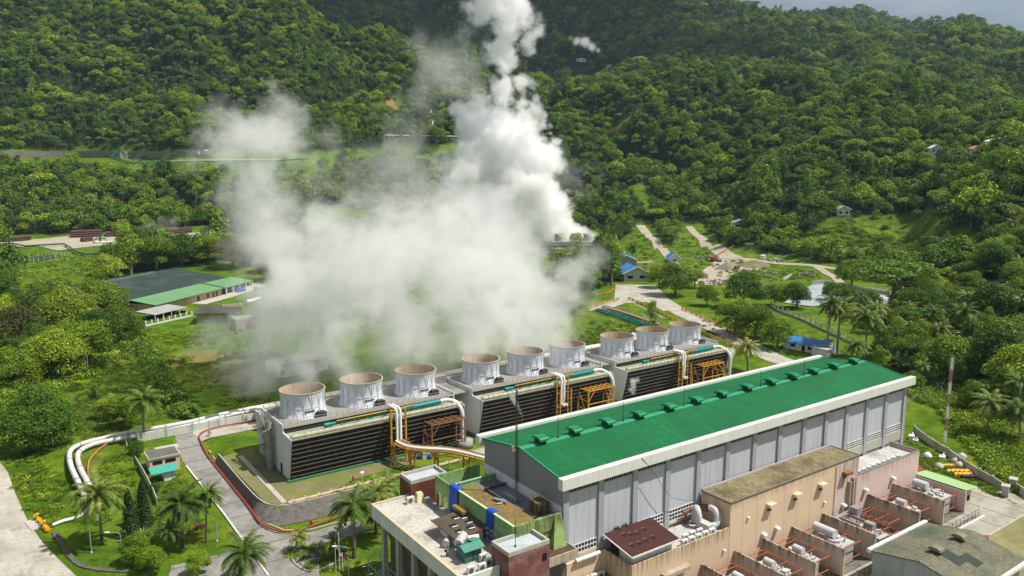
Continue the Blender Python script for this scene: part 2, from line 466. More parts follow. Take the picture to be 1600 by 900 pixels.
M_road = mat('old_concrete_road', (.42, .395, .345), .9, .25, .15, (.19, .17, .14), .8, fine=(.34, .31, .26))
M_asphalt = mat('grey_road', (.27, .26, .235), .92, .3, .2, (.12, .11, .10), .8, fine=(.2, .19, .17), planks=(1, 7.0, (.13, .12, .11)))
M_dirt = mat('pale_gravel', (.37, .325, .255), .95, .15, .1, (.22, .19, .12), .55)
M_slab = mat('yard_slab', (.36, .34, .29), .92, .25, .12, (.15, .15, .08), .8, planks=(0, 6.0, (.16, .15, .10)))
drape('left_road', gpts([(-260,720),(0,735),(14,752),(30,785),(45,818),(68,850),(95,878),(135,915),(-200,1000)], -2), M_road, .10)
drape('plant_road', [(37,206),(40.5,205),(41.0,186),(41.2,172),(40.6,150),(40.2,141),(42.5,135.4),(47,133),(56,133),(57,128),(47,126.5),(44.2,122),(42,116),(41,100),(34,100),(35.2,120),(35.5,150),(35.2,184),(36.2,196)], M_asphalt, .10, 3)
drape('wall_road', [(40.5,205.5),(40.6,190.5),(50,190.3),(90,190.5),(90,195.2),(52,196)], M_road, .12, 3)
drape('front_drive', gpts([(268,885),(340,868),(400,850),(450,882),(470,915),(260,915)], -2), M_asphalt, .13)
mb = MB()
for a, b in (((41.6,186),(41.7,172)),((41.7,172),(41.2,150)),((41.2,150),(41.0,141.5)),((41.0,141.5),(43,136.2)),((43,136.2),(47,133.9)),((47,133.9),(56,133.8))):
    p, q = Vector((*a, 0)), Vector((*b, 0)); d = (q - p)
    for k in range(int(d.length / 2) + 1):
        r0 = p + d * min(1, k * 2 / d.length); r1 = p + d * min(1, (k + 1) * 2 / d.length)
        if (r1 - r0).length < .05: continue
        z = hgt(r0.x - .5, r0.y); mb.obox(((r0.x+r1.x)/2, (r0.y+r1.y)/2, z + .1), ((r1-r0).length + .02, .22, .34), atan2(d.y, d.x))
structure('road_kerb', mb, mat('kerb', (.5, .44, .34), .9, .15, .5, (.25, .2, .14), .5))
mb = MB()
for a, b in (((35.2,180),(35.6,150)),((35.6,150),(35.4,122))):
    p, q = Vector((*a, 0)), Vector((*b, 0)); mb.obox((*((p+q)/2)[:2], -1.85), ((q-p).length, .3, .3), atan2(q.y-p.y, q.x-p.x))
structure('road_kerb', mb, M_white)

# the stone faced slope below the cooling tower terrace
M_stone = mat('rubble_stone', (.085, .075, .068), .95, .5, .9, (.04, .036, .03), .6, bump=1.0, fine=(.19, .175, .155))
mb = MB(); path = [(41.9,178),(41.8,160),(42.1,148),(43.2,144.2),(45.4,142.6),(50,142.2),(60,142.1),(66,142.1)]
c = spline([(a, b, 0) for a, b in path], 1.5); n = len(c); vs = []
for i, p in enumerate(c):
    d = (c[min(i+1, n-1)] - c[max(i-1, 0)]).normalized(); nn = Vector((d.y, -d.x, 0)) * (-1 if False else 1)
    w = 1.0 + 3.5 * sm((150 - p.y) / 8)
    for k in range(9):
        t = k / 8; q = p + Vector((nn.x, nn.y, 0)) * (-w * t if nn.x * -1 + nn.y * -1 < 0 else w * t)
        zz = .12 - 2.05 * t + (.10 * noise.noise(Vector((q.x * 1.3, q.y * 1.3, 5))) if 0 < k < 8 else 0)
        vs.append((q.x, q.y, zz + .06))
mb.add(vs, [(i*9+k, i*9+k+1, (i+1)*9+k+1, (i+1)*9+k) for i in range(n-1) for k in range(8)], True)
structure('embankment', mb, M_stone)
mb = MB(); cc = c
for i in range(len(cc) - 1):
    p, q = cc[i], cc[i+1]; mb.obox(((p.x+q.x)/2, (p.y+q.y)/2, .16), ((q-p).length + .05, .22, .22), atan2(q.y-p.y, q.x-p.x))
structure('embankment_kerb', mb, M_conc_lt)
mb = MB(); mb.box(45.2, 46.2, 144.0, 174, -.1, .14)
structure('concrete_path', mb, M_conc_lt)
drape('gravel_bed', [(42.0,176),(49.4,178),(49.6,152.5),(90,152.6),(90,149),(62,147),(55,143.6),(45.4,143.0),(42.6,146)], mat('weedy_gravel', (.19,.16,.10), .95, .35, .2, (.13,.17,.012), .95, fine=(.15,.155,.05)), .05, 3, 0)
drape('transformer_yard', [(62,40),(168,40),(168,68.5),(160,71),(152,76),(94,76),(62,80)], M_slab, .06)
drape('bay_floor', [(74,65.2),(150.8,65.2),(150.8,74.8),(74,74.8)], mat('oily_floor', (.12, .105, .09), .85, .35, .4, (.05, .045, .04), .7, fine=(.2, .18, .15)), .09)
drape('back_yard', [(90,103),(190,103),(190,147),(90,147)], M_slab, .05, 8)

# ------------------------------------------------------------------ turbine hall
M_roofgreen = mat('green_roof_sheet', (.003, .132, .038), .75, .35, .10, (.012, .062, .024), .55, (1.5, .07, .07), planks=(0, 2.2, (.002, .09, .028)), bump=.4, fine=(.002, .10, .032))
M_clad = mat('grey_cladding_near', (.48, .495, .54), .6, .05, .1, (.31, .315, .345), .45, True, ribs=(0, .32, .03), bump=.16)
M_cladend = mat('grey_cladding_end_shade', (.27, .28, .30), .55, .1, .1, (.19, .2, .21), .4, True, ribs=(1, .32, .05), bump=.5)  # darker copy of the near cladding, the gable's shade put into its grey
M_fascia = mat('white_fascia', (.66, .66, .61), .5, .05, .3, (.45, .43, .36), .25, True, ribs=(0, .4, .03), bump=.35)
M_col = mat('grey_column', (.35, .365, .40), .6, .08, .3, (.25, .26, .28), .4, True)
X0, X1, YN, YF = 65.5, 156.9, 81.4, 101.6
hall = thing('turbine_hall', 'long grey turbine hall under a bright green roof with a row of vents', 'turbine hall', (111, 91.5, 0))
RZ = 23.5; EZ = 21.9
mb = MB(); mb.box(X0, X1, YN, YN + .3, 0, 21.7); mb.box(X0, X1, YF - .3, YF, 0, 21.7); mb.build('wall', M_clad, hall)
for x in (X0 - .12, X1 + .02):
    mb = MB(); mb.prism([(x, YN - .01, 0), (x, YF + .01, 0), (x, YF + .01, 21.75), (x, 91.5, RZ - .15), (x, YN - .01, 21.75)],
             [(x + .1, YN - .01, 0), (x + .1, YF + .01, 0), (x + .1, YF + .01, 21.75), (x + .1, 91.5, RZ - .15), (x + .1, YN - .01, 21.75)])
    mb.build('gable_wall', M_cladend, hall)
mb = MB(); mb.box(X0 - .32, X0 - .13, YN, YF, 16.2, 17.75); mb.build('wall_base_band', M_white, hall)
mb = MB()
for y0, z0, y1, z1 in ((81.15, EZ, 91.5, RZ), (91.5, RZ, 101.85, EZ)):
    a = [(X0 - .35, y0, z0), (X1 + .45, y0, z0), (X1 + .45, y1, z1), (X0 - .35, y1, z1)]
    mb.slab(a, .18)
roof = mb.build('roof', M_roofgreen, hall)
mb = MB(); mb.prism([(X0-.36, 90.7, RZ-.14), (X0-.36, 91.5, RZ+.06), (X0-.36, 92.3, RZ-.14)], [(X1+.46, 90.7, RZ-.14), (X1+.46, 91.5, RZ+.06), (X1+.46, 92.3, RZ-.14)])
mb.build('ridge_cap', mat('green_ridge', (.03, .25, .13), .55, .15, .5), roof)
for x in (X0 - .36, X1 + .46):
    mb = MB(); mb.path([(x, 81.15, EZ + .03), (x, 91.5, RZ + .03), (x, 101.85, EZ + .03)], .14, 4); mb.build('verge_flashing', mat('green_flashing', (.02, .27, .16), .5, .1, .5), roof)
for y0, y1 in ((80.15, 81.2), (101.8, 102.85)):
    mb = MB(); mb.box(64.5, 158.0, y0, y1, 20.7, 22.35); mb.build('eaves_fascia', M_fascia, hall)
CX = [65.95, 72.6, 79.5, 86.5, 93.6, 100.7, 107.7, 114.7, 121.8, 128.6, 135.4, 142.3, 149.2, 156.3]
for x in CX:
    mb = MB(); mb.box(x - .5, x + .5, YN - .32, YN, 0, 20.7); mb.build('column', M_col, hall)
mb = MB(); fr = MB()
for a, b in zip(CX, CX[1:]):
    mb.box(a + .5, b - .5, YN - .1, YN, 19.55, 20.68)
    for k in range(13): q = a + .55 + (b - a - 1.1) * k / 12; fr.box(q - .05, q + .05, YN - .16, YN - .1, 19.55, 20.68)
    fr.box(a + .5, b - .5, YN - .17, YN - .1, 20.05, 20.13)
mb.build('louvre_strip', M_black, hall).name = 'louvre_strip'
fr.build('louvre_frame', M_conc_lt, hall)
for i, (z0, z1, rows) in {0: (9.9, 11.3, 2), 2: (9.6, 11.4, 3), 3: (9.5, 11.4, 3), 10: (10.7, 12.1, 3), 11: (10.9, 12.3, 3), 12: (11.1, 12.5, 3)}.items():
    a, b = CX[i] + .7, CX[i+1] - .7
    mb = MB(); mb.box(a, b, YN - .06, YN, z0, z1); w = mb.build('window', M_glass, hall)
    fr = MB(); nc = 9
    for k in range(nc + 1): q = a + (b - a) * k / nc; fr.box(q - .05, q + .05, YN - .14, YN - .06, z0, z1)
    for k in range(rows + 1): q = z0 + (z1 - z0) * k / rows; fr.box(a, b, YN - .15, YN - .06, q - .055, q + .055)
    fr.build('frame', M_white, w)
    mb = MB(); mb.box(a - .2, b + .2, YN - .22, YN, 9.0, z0 - .12); mb.build('lower_wall', M_tanwall if i < 9 else M_conc_lt, hall)
VX = [69.1, 75.9, 82.8, 89.9, 97.2, 104.1, 111.0, 118.2, 125.3, 132.2, 139.1, 146.2, 153.4]
M_vent = mat('green_vent', (.006, .185, .08), .4, .1, .6)
for i, x in enumerate(VX):
    mb = MB(); mb.box(x - .65, x + .65, 90.8, 92.2, RZ - .3, RZ + .65)
    v = mb.build('roof_vent', mat('green_vent_throat', (.006, .07, .035), .6, .1, .6), hall)
    pr = [(-1.2, .56), (-1.14, .86), (-.9, 1.04), (-.4, 1.13), (.4, 1.13), (.9, 1.04), (1.14, .86), (1.2, .56), (1.0, .6), (.7, .8), (-.7, .8), (-1.0, .6)]
    s_ = .92 + .1 * random.random()
    h = MB(); h.prism([(x - .85, 91.5 + a * s_, RZ + b * s_) for a, b in pr], [(x + .85, 91.5 + a * s_, RZ + b * s_) for a, b in pr]); h.build('hood', M_vent, v)
for u, v in ((872, 683), (973.7, 657.5), (1068.5, 632), (1188, 603), (1255.7, 585)):
    p = at(u, v, Y=91.5); mb = MB(); mb.tube((p.x, 91.5, RZ), (p.x, 91.5, RZ + 3.4), .07, 6, .04); mb.tube((p.x, 91.5, RZ), (p.x, 91.5, RZ + .3), .16, 6); mb.build('lightning_rod', M_dark, hall)
p = at(807, 767, 16.4)
mast = thing('antenna_mast', 'tall thin grey pole standing at the gable end of the green roofed hall', 'mast', (p.x, p.y, 16.4))
mb = MB(); h = 16.0
for k in range(3): a = k * 2.09; mb.tube((p.x + .22*cos(a), p.y + .22*sin(a), 16.4), (p.x + .12*cos(a), p.y + .12*sin(a), 16.4 + h), .05, 5)
for k in range(40):
    z = 16.4 + k * h / 40; a, b = k * 2.09, (k + 1) * 2.09; r = .22 - .1 * k / 40
    mb.tube((p.x + r*cos(a), p.y + r*sin(a), z), (p.x + r*cos(b), p.y + r*sin(b), z + .4), .03, 4)
mb.build('lattice_pole', M_dark, mast)
mb = MB(); mb.box(p.x - .9, p.x + .1, p.y - .15, p.y + .15, 22.9, 23.1); mb.box(p.x - .9, p.x - .5, p.y - .15, p.y + .15, 23.1, 23.7); mb.build('bracket', mat('brass_bracket', (.3, .25, .1), .5, .2, 1), mast)
mb = MB(); mb.path([(at(1003, 716, Y=80.1))] + [at(*q, Y=80.2) for q in ((1020, 735), (1035, 760), (1050, 778), (1075, 783), (1088, 781))], .035, 5)
single('cable', mb, M_dark, 'black cable hanging in a loop down the lit long wall of the grey hall', 'cable')

# ------------------------------------------------------------------ switchgear block along the hall
M_oldroof = mat('weathered_roof', (.17, .14, .075), .95, .35, .18, (.075, .06, .035), .85, bump=.3, fine=(.25, .21, .12))
M_screed = mat('pale_screed', (.46, .45, .43), .9, .2, .3, (.2, .19, .17), .7)
sw = thing('switchgear_building', 'long tan and pink rendered flat roofed block built against the grey hall', 'building', (115, 78, 0))
SY0, SY1 = 74.9, 80.9
mb = MB(); mb.box(94.2, 122.6, SY0, SY1, 0, 13.0); mb.build('tan_wall', M_tanwall, sw)
mb = MB(); mb.box(122.62, 129.8, SY0 + .003, SY1, 0, 13.0); mb.box(129.82, 151.5, SY0 + .02, SY1, 0, 8.5); mb.box(129.82, 151.5, SY0 + .02, SY0 + .3, 8.5, 9.3); mb.box(151.2, 151.5, SY0 + .3, SY1, 8.5, 9.3); mb.build('pink_wall', M_pinkwall, sw)
mb = MB(); mb.box(122.45, 122.75, SY0 - .06, SY0, 0, 12.6); mb.build('expansion_joint', mat('joint', (.36, .26, .13), .9, .2, .5), sw)
mb = MB(); mb.box(94.1, 129.9, SY0 - .06, SY1, 13.0, 13.2); mb.build('upper_roof', M_oldroof, sw)
mb = MB(); mb.box(94.05, 129.95, SY0 - .1, SY0 + .12, 13.2, 13.32); mb.box(94.05, 94.3, SY0 + .12, SY1, 13.2, 13.32); mb.box(129.7, 129.95, SY0 + .12, SY1, 13.2, 13.32); mb.build('roof_kerb', mat('dark_kerb', (.16, .15, .13), .9, .2, .6), sw)
mb = MB(); mb.box(94.3, 129.6, SY1 - .25, SY1 - .05, 13.2, 13.55); mb.build('gutter_pipe', M_conc_lt, sw)
mb = MB(); mb.box(129.85, 151.2, SY0 + .3, SY1, 8.5, 8.6); mb.build('lower_roof', M_screed, sw)
mb = MB(); mb.box(151.15, 151.55, SY0, SY1, 9.3, 9.5); mb.box(129.82, 151.15, SY0 - .02, SY0 + .34, 9.3, 9.42); mb.build('parapet_cap', mat('cap_grey', (.2, .2, .2), .8, .2, .5), sw)
mb = MB(); mb.box(73.1, 94.15, SY0 + .02, SY1, 0, 8.5); mb.box(73.1, 94.15, SY0 + .02, SY0 + .28, 8.5, 9.15); mb.box(73.1, 73.4, SY0 + .28, SY1, 8.5, 9.15); mb.build('tan_wing_wall', M_wingwall, sw)
mb = MB(); mb.box(73.4, 94.15, SY0 + .28, SY1, 8.5, 8.6); mb.build('wing_roof', M_screed, sw)
mb = MB(); mb.box(79, 84.5, 73.9, 74.9, 5.6, 6.2); mb.build('canopy', M_fire, sw)
mb = MB(); mb.box(65.6, 73.08, 78.2, 80.8, 0, 5.6); mb.box(65.6, 73.08, 80.4, 80.8, 5.6, 9.3); mb.build('recess_wall', M_tanwall, sw)
mb = MB(); mb.box(65.6, 73.08, 78.1, 80.4, 5.6, 5.75); mb.build('recess_ledge', M_oldroof, sw)
for cx in (104.0, 111.0, 118.2):
    mb = MB(); mb.box(cx - .85, cx + .85, 74.0, 74.9, 10.2, 10.75); h = mb.build('window_hood', mat('hood_render', (.66, .50, .38), .85, .08, .5), sw)
    mb = MB(); mb.box(cx - .45, cx + .55, 74.8, 74.9, 9.35, 10.1); mb.build('window', M_glass, sw)
mb = MB(); mb.box(124.6, 126.4, 73.9, 74.9, 10.7, 11.2); mb.build('window_hood', M_rust, sw, 'rusty brown window hood on the pink wall')
mb = MB(); mb.box(125.0, 126.0, 74.8, 74.9, 9.9, 10.65); mb.build('window', M_glass, sw)
M_cowl = mat('cowl_white', (.6, .6, .6), .45, .1, .5)
for u, v in ((1318.6, 791), (1290, 786), (1214.5, 827), (1194, 837), (1171, 810), (1133, 861), (1396, 748.5), (1353, 767)):
    p = at(u, v, Y=74.6); mb = MB(); r = .2 if (u, v) in ((1290, 786), (1171, 810), (1133, 861)) else .42
    pr = [(-.9 * r * 2, .0), (-.9 * r * 2, .5 * r), (-.5 * r * 2, r), (0, r), (0, -r), (-.3 * r * 2, -r)]
    mb.prism([(p.x - r, 74.9 + a, p.z + b) for a, b in pr], [(p.x + r, 74.9 + a, p.z + b) for a, b in pr]); mb.build('vent_cowl', M_cowl, sw)
for x in (126.6, 127.7, 128.3):
    mb = MB(); mb.box(x, x + .38, 74.3, 74.88, 3.2, 9.0 + (.5 if x > 127 else 0)); mb.build('cable_duct', M_fire, sw)

AC = []
def aircon_mesh():
    a = MB(); a.box(-.48, .48, -.2, .2, 0, .85)
    f = MB(); f.lathe([(.31, 0), (.31, .03)], (0, 0), 14); f2 = MB()
    f2.v = [(x - .08, -.205 - z, y + .43) for x, y, z in f.v]; f2.f = f.f; f2.sm = f.sm
    f2.add([(-.08 + .29*cos(2*pi*k/14), -.235, .43 + .29*sin(2*pi*k/14)) for k in range(14)], [tuple(range(14))])
    return a.mesh('aircon_case', mat('aircon_white', (.62, .62, .6), .5, .08, 1.2, (.3, .28, .24), .3)), f2.mesh('aircon_fan', mat('aircon_fan_grille', (.12, .12, .12), .5, .3, 2))
_ac = aircon_mesh()
def aircon(x, y, z, rz, label, group, sc=1.0):
    o = tag(bpy.data.objects.new('air_conditioner', _ac[0]), label, 'air conditioner', group); COL.objects.link(o)
    o.location = (x, y, z); o.rotation_euler = (0, 0, rz); o.scale = (sc,) * 3
    c = bpy.data.objects.new('fan', _ac[1]); COL.objects.link(c); c.parent = o
for k in range(5): aircon(84.6 + k * 1.55, 75.55, 8.6, R(180) if False else 0, ORD[k] + ' white air conditioner from the maroon shed along the tan parapet', 'air conditioners along the tan parapet', 1.25)
for k in range(3): aircon(86.0 + k * 1.6, 76.7, 8.6, 0, ORD[k] + ' white air conditioner in the inner row behind the tan parapet', 'air conditioners along the tan parapet', 1.2)
for k in range(9): aircon(131.4 + k * 1.7, 75.75, 8.6, 0, ORD[k] + ' small white air conditioner along the edge of the low pink roof', 'air conditioners on the pink roof', 1.25)
for k in range(4): aircon(67.4 + k * 1.35, 79.7, 5.75 + .0, 0, ORD[k] + ' white air conditioner on the ledge in the shaded recess beside the hall', 'air conditioners in the recess', 1.15)
aircon(96.9, 76.2, 11.0, 0, 'white air conditioner fixed to the end of the tan block above the big duct', 'air conditioners along the tan parapet', 1.1); 
# bracket frame that carries the big silver duct
mb = MB(); z = 8.6
mb.path(spline([(91.6, 79.9, z+.3), (91.6, 79.9, z+2.2), (91.3, 79.3, z+2.9), (90.9, 78.6, z+2.4), (90.9, 78.3, z+1.2)], .3), .55, 10)
mb.obox((91.2, 77.4, z+.75), (1.3, 2.6, 1.1), 0)
mb.path(spline([(91.6, 76.6, z+.8), (92.6, 76.3, z+1.0), (93.1, 76.5, z+2.0), (93.2, 77.2, z+2.9), (93.2, 78.2, z+2.9)], .3), .5, 10)
single('air_duct', mb, mat('duct_foil', (.52, .53, .54), .4, .15, 1.2, (.3, .28, .24), .3), 'big silver insulated air duct bent in a U on the tan wing roof', 'duct')
mb = MB(); mb.box(89.6, 94.1, 80.2, 80.7, 10.6, 10.9); mb.box(93.3, 94.1, 79, 80.2, 10.4, 11.2); mb.box(90, 90.3, 80.3, 80.6, 8.6, 10.6); single('duct_bracket', mb, M_rust, 'rusty steel bracket behind the silver duct on the wing roof', 'bracket')

# maroon roofed plant shed on the wing roof
sh = thing('roof_shed', 'pale shed with a maroon tiled roof full of broken holes beside the hall', 'shed', (78, 77.9, 8.6))
mb = MB(); mb.box(74.0, 81.9, 75.6, 79.9, 8.6, 10.6); mb.build('wall', M_white, sh)
rf = [(72.9, 74.7, 10.7), (82.6, 74.7, 10.7), (82.6, 80.9, 11.7), (72.9, 80.9, 11.7)]
M_maroon = mat('maroon_tiles', (.062, .02, .016), .8, .2, .4, (.05, .018, .015), .5, planks=(0, 1.0, (.06, .02, .018)))
mb = MB(); mb.slab(rf, .12); mr = mb.build('roof', M_maroon, sh)
mb = MB(); mb.box(72.85, 82.65, 74.6, 74.7, 10.45, 10.72); mb.bar((72.85, 74.7, 10.6), (72.85, 80.9, 11.6), .16); mb.build('fascia_board', M_white, sh)
mb = MB(); mb.box(73.6, 74.0, 78.6, 80.0, 8.6, 10.8); mb.build('doorway', M_black, sh)
for u, v in ((966.5, 831), (979, 826.5), (975.5, 838.5), (986, 837), (996, 834.5), (1007, 829.5), (988, 851), (999, 847.5), (1009.5, 843), (1020.5, 838.5)):
    p = at(u, v, 11.2); y = p.y; zz = 10.72 + (y - 74.7) / 6.2
    hp = MB(); hl = MB(); hp.slab([(p.x - .38, y - .3, zz + .012 - .05), (p.x + .38, y - .3, zz + .012 - .05), (p.x + .38, y + .3, zz + .012 + .05), (p.x - .38, y + .3, zz + .012 + .05)], .02)
    hl.slab([(p.x - .42, y + .3, zz + .05), (p.x + .42, y + .3, zz + .05), (p.x + .42, y + .45, zz + .22), (p.x - .42, y + .45, zz + .22)], .03); hp.build('hole', M_black, mr); hl.build('lifted_sheet', mat('lifted_sheet', (.11, .075, .05), .9, .3, 1), mr)

mb = MB()
for k in range(5): mb.tube((67.0 + k * .9, 80.1, 9.55), (67.9 + k * .9, 80.1, 9.55), .32, 10)
single('insulated_pipe', mb, M_white, 'fat white lagged pipe lying under the first windows of the hall', 'pipe')

# ------------------------------------------------------------------ office wing at the gable end
M_limewall = mat('lime_green_render', (.26, .42, .18), .8, .12, .3, (.14, .23, .09), .35, drip=(17.0, 1.6, (.12, .17, .07)))
M_mosswall = mat('mossy_green_render', (.27, .37, .13), .9, .25, .5, (.09, .11, .04), .7, drip=(17.0, 3.0, (.035, .04, .02)))
M_maroonwall = mat('maroon_tile_wall', (.13, .042, .03), .55, .3, .35, (.2, .09, .07), .45)
M_maroonwall2 = mat('maroon_peeling_wall', (.20, .075, .07), .7, .3, .45, (.36, .24, .23), .65)
M_terr = mat('weathered_screed', (.40, .37, .32), .9, .18, .22, (.18, .14, .09), .65, fine=(.5, .48, .44))
M_ponding = mat('ponded_roof', (.17, .115, .04), .9, .35, .2, (.055, .06, .068), .85, fine=(.21, .15, .05))
of = thing('office_building', 'flat roofed office wing with lime green walls, white terrace and two maroon stair towers', 'building', (56, 93, -2))
mb = MB(); mb.box(49.6, 65.2, 80.2, 104.6, -2, 11.6); mb.build('wall', mat('lobby_painted_shade', (.13, .125, .12), .8, .2, .4), of)  # wall colour darkened to hold the shade behind columns and louvres
mb = MB(); mb.box(47.7, 57.0, 79.8, 106.2, 12.3, 12.6); mb.build('terrace_floor', M_terr, of)
mb = MB(); mb.box(47.4, 47.72, 79.5, 106.5, 11.2, 13.4); mb.box(47.72, 53.88, 106.2, 106.5, 11.2, 13.4); mb.box(47.72, 53.4, 79.5, 79.8, 11.2, 13.4); mb.box(47.72, 57, 79.8, 106.2, 11.25, 12.3); mb.build('parapet', M_white, of)
mb = MB(); mb.box(47.36, 47.8, 79.46, 106.54, 13.4, 13.5); mb.box(47.8, 53.87, 106.16, 106.54, 13.4, 13.5); mb.build('parapet_cap', mat('cream_cap', (.55, .44, .3), .8, .1, .5), of)
for y in (104.5, 99.5, 94.5, 89.5, 84.5):
    mb = MB(); mb.box(48.2, 48.9, y - .4, y + .4, -2, 11.2); mb.build('column', M_conc_lt, of)
for y0 in (100, 95, 90, 85):
    mb = MB()
    for k in range(8):
        y = y0 + .3 + k * .52; mb.slab([(48.6, y, 10.8), (48.6, y + .4, 10.8), (49.5, y + .4, 7.9), (49.5, y, 7.9)], .12)
    mb.build('sun_louvre', mat('bronze_louvre', (.20, .13, .07), .6, .2, .5), of)
GX0, GX1, GY0, GY1, GZ = 57.0, 65.15, 81.5, 98.2, 17.0
mb = MB(); mb.box(GX0, GX1, GY0, GY1, 11.6, 16.2); mb.box(GX0, GX0 + .28, GY0, GY1, 16.2, GZ); mb.box(GX0 + .28, GX1, GY1 - .3, GY1, 16.2, GZ - .1); mb.build('green_wall', M_limewall, of)
mb = MB(); mb.box(GX0 + .28, GX1, GY0 + .3, GY1 - .3, 16.2, 16.32); mb.build('upper_roof', M_ponding, of)
mb = MB(); mb.prism([(62.2, 82, 16.32), (65.14, 82, 16.32), (65.14, 97.8, 16.32), (61.0, 97.8, 16.32), (61.8, 90, 16.32)], [(62.2, 82, 16.33), (65.14, 82, 16.33), (65.14, 97.8, 16.33), (61.0, 97.8, 16.33), (61.8, 90, 16.33)]); mb.build('wet_strip', mat('wet_blue_screed', (.16, .19, .23), .35, .3, .3, (.05, .05, .05), .7), of)
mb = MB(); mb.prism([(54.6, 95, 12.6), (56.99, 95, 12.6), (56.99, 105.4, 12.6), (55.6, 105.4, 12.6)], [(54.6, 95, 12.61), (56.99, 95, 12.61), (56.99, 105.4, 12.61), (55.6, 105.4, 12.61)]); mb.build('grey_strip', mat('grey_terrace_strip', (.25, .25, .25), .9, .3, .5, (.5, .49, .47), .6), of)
mb = MB(); mb.box(GX0 - .05, GX0 + .33, GY0, GY1, GZ, GZ + .08); mb.build('wall_cap', mat('pale_green_cap', (.42, .58, .32), .7, .1, .5), of)
mb = MB(); mb.box(GX0 + .28, GX1, GY0 - .25, GY0 + .3, 14.9, GZ); mb.box(59.4, 62, GY0 - .2, GY0 + .1, 11.6, 14.9)
mb.prism([(63.0, GY0 - .3, 12.6), (65.2, GY0 - .3, 12.6), (65.2, GY0 - .3, 16.9), (64.0, GY0 - .3, 16.9)], [(63.0 - .2, GY0 - 1.6, 12.4), (65.2, GY0 - 1.6, 12.4), (65.2, GY0 - .25, 16.95), (64.0, GY0 - .25, 16.95)])
mb.build('mossy_wall', M_mosswall, of)
mb = MB(); mb.box(60.3, 66.0, 78.4, 80.9, 11.2, 12.5); mb.build('planter', M_fire, of)
mb = MB(); mb.box(60.5, 65.8, 78.6, 80.7, 12.5, 12.53); mb.build('soil', mat('soil', (.09, .06, .04), .95, .3, 1), of)
# courtyard behind the green block
mb = MB(); mb.box(57.0, 57.28, 98.2, 103.2, 14.6, GZ); mb.box(57.0, 57.28, 98.2, 99.3, 11.6, 14.6); mb.box(57.0, 57.28, 100.6, 101.3, 11.6, 14.6); mb.box(57.0, 57.28, 102.6, 103.2, 11.6, 14.6)
mb.box(57.28, 65.3, 103.0, 103.25, 11.6, GZ); mb.build('courtyard_wall', M_limewall, of)
mb = MB(); mb.box(57, 65.2, 98.2, 103, 11.6, 12.6); mb.build('courtyard_floor', M_oldroof, of)
for (x0, x1, y0, y1, mm, lab) in ((53.9, 60.5, 105.55, 109.5, M_maroonwall, 'dark maroon stair tower at the back corner of the terrace'), (53.5, 60.2, 77.5, 81.6, M_maroonwall2, 'peeling maroon stair tower at the front corner of the terrace')):
    mb = MB(); mb.box(x0, x1, y0, y1, -2, 15.4)
    tw = mb.build('stair_tower', mm, of, lab)
    mb = MB(); mb.box(x0, x0 + .3, y0, y1, 15.4, 15.98); mb.box(x1 - .3, x1, y0, y1, 15.4, 15.98); mb.box(x0 + .3, x1 - .3, y0, y0 + .3, 15.4, 15.98); mb.box(x0 + .3, x1 - .3, y1 - .3, y1, 15.4, 15.98)
    mb.build('tower_parapet', M_conc_lt, tw)
    mb = MB(); mb.box(x0 + .3, x1 - .3, y0 + .3, y1 - .3, 15.4, 15.46); mb.build('tower_roof', mat('blue_grey_screed', (.42, .46, .5), .8, .15, .4, (.2, .2, .2), .5), tw)
mb = MB(); mb.box(59.0, 59.7, 77.44, 77.5, 13.2, 14.2); mb.build('window', M_black, of)
mb = MB(); mb.tube((55.8, 79.3, 15.46), (55.8, 79.3, 19.6), .05, 6, .03); mb.tube((55.8, 79.3, 15.46), (55.8, 79.3, 15.7), .14, 6); single('lightning_rod', mb, M_dark, 'thin dark rod standing on the roof of the peeling maroon stair tower', 'lightning rod')

# things on the terrace
M_tarp = mat('blue_tarpaulin', (.012, .075, .42), .5, .2, 1.2, (.03, .12, .5), .4)
def tarp(y0, y1, zb, label):
    mb = MB(); nx = 9; nzz = 9; vs = []
    prof = [(57.9, 17.12), (57.4, 17.18), (57.0, 17.16), (56.9, 17.0)] + [(56.86, 17.0 - (17 - zb) * (k + 1) / nzz) for k in range(nzz)]
    for i in range(nx + 1):
        y = y0 + (y1 - y0) * i / nx
        for j, (x, z) in enumerate(prof):
            w = .13 * sin(i * 2.1 + j * .25) * min(1, max(0, j - 2) / 4); vs.append((x - abs(w), y + .1 * sin(j * .9), z))
    m = len(prof); mb.add(vs, [(i*m+j, i*m+j+1, (i+1)*m+j+1, (i+1)*m+j) for i in range(nx) for j in range(m-1)], True)
    o = single('tarpaulin', mb, M_tarp, label, 'tarpaulin', (57, (y0+y1)/2, zb), 'blue tarpaulins over the green wall')
    s = o.modifiers.new('thick', 'SOLIDIFY'); s.thickness = .03
tarp(95.9, 98.4, 12.8, 'wide blue tarpaulin hung over the far corner of the lime green wall')
tarp(86.3, 88.0, 12.9, 'narrow blue tarpaulin strip hung down the middle of the lime green wall')
rh = thing('roof_hut', 'small white hut with a collapsed mossy brown sheet roof on the white terrace', 'hut', (54.4, 90.5, 12.6))
mb = MB(); mb.box(52.3, 56.4, 88.2, 93.3, 12.6, 14.2); mb.build('wall', M_white, rh)
mb = MB(); mb.slab([(51.5, 87.6, 14.25), (57.0, 87.6, 14.55), (57.0, 94.5, 14.75), (51.5, 94.5, 14.4)], .1); hr = mb.build('roof', mat('mossy_sheet', (.085, .08, .055), .95, .3, .4, (.14, .07, .05), .5), rh)
mb = MB(); lf = MB()
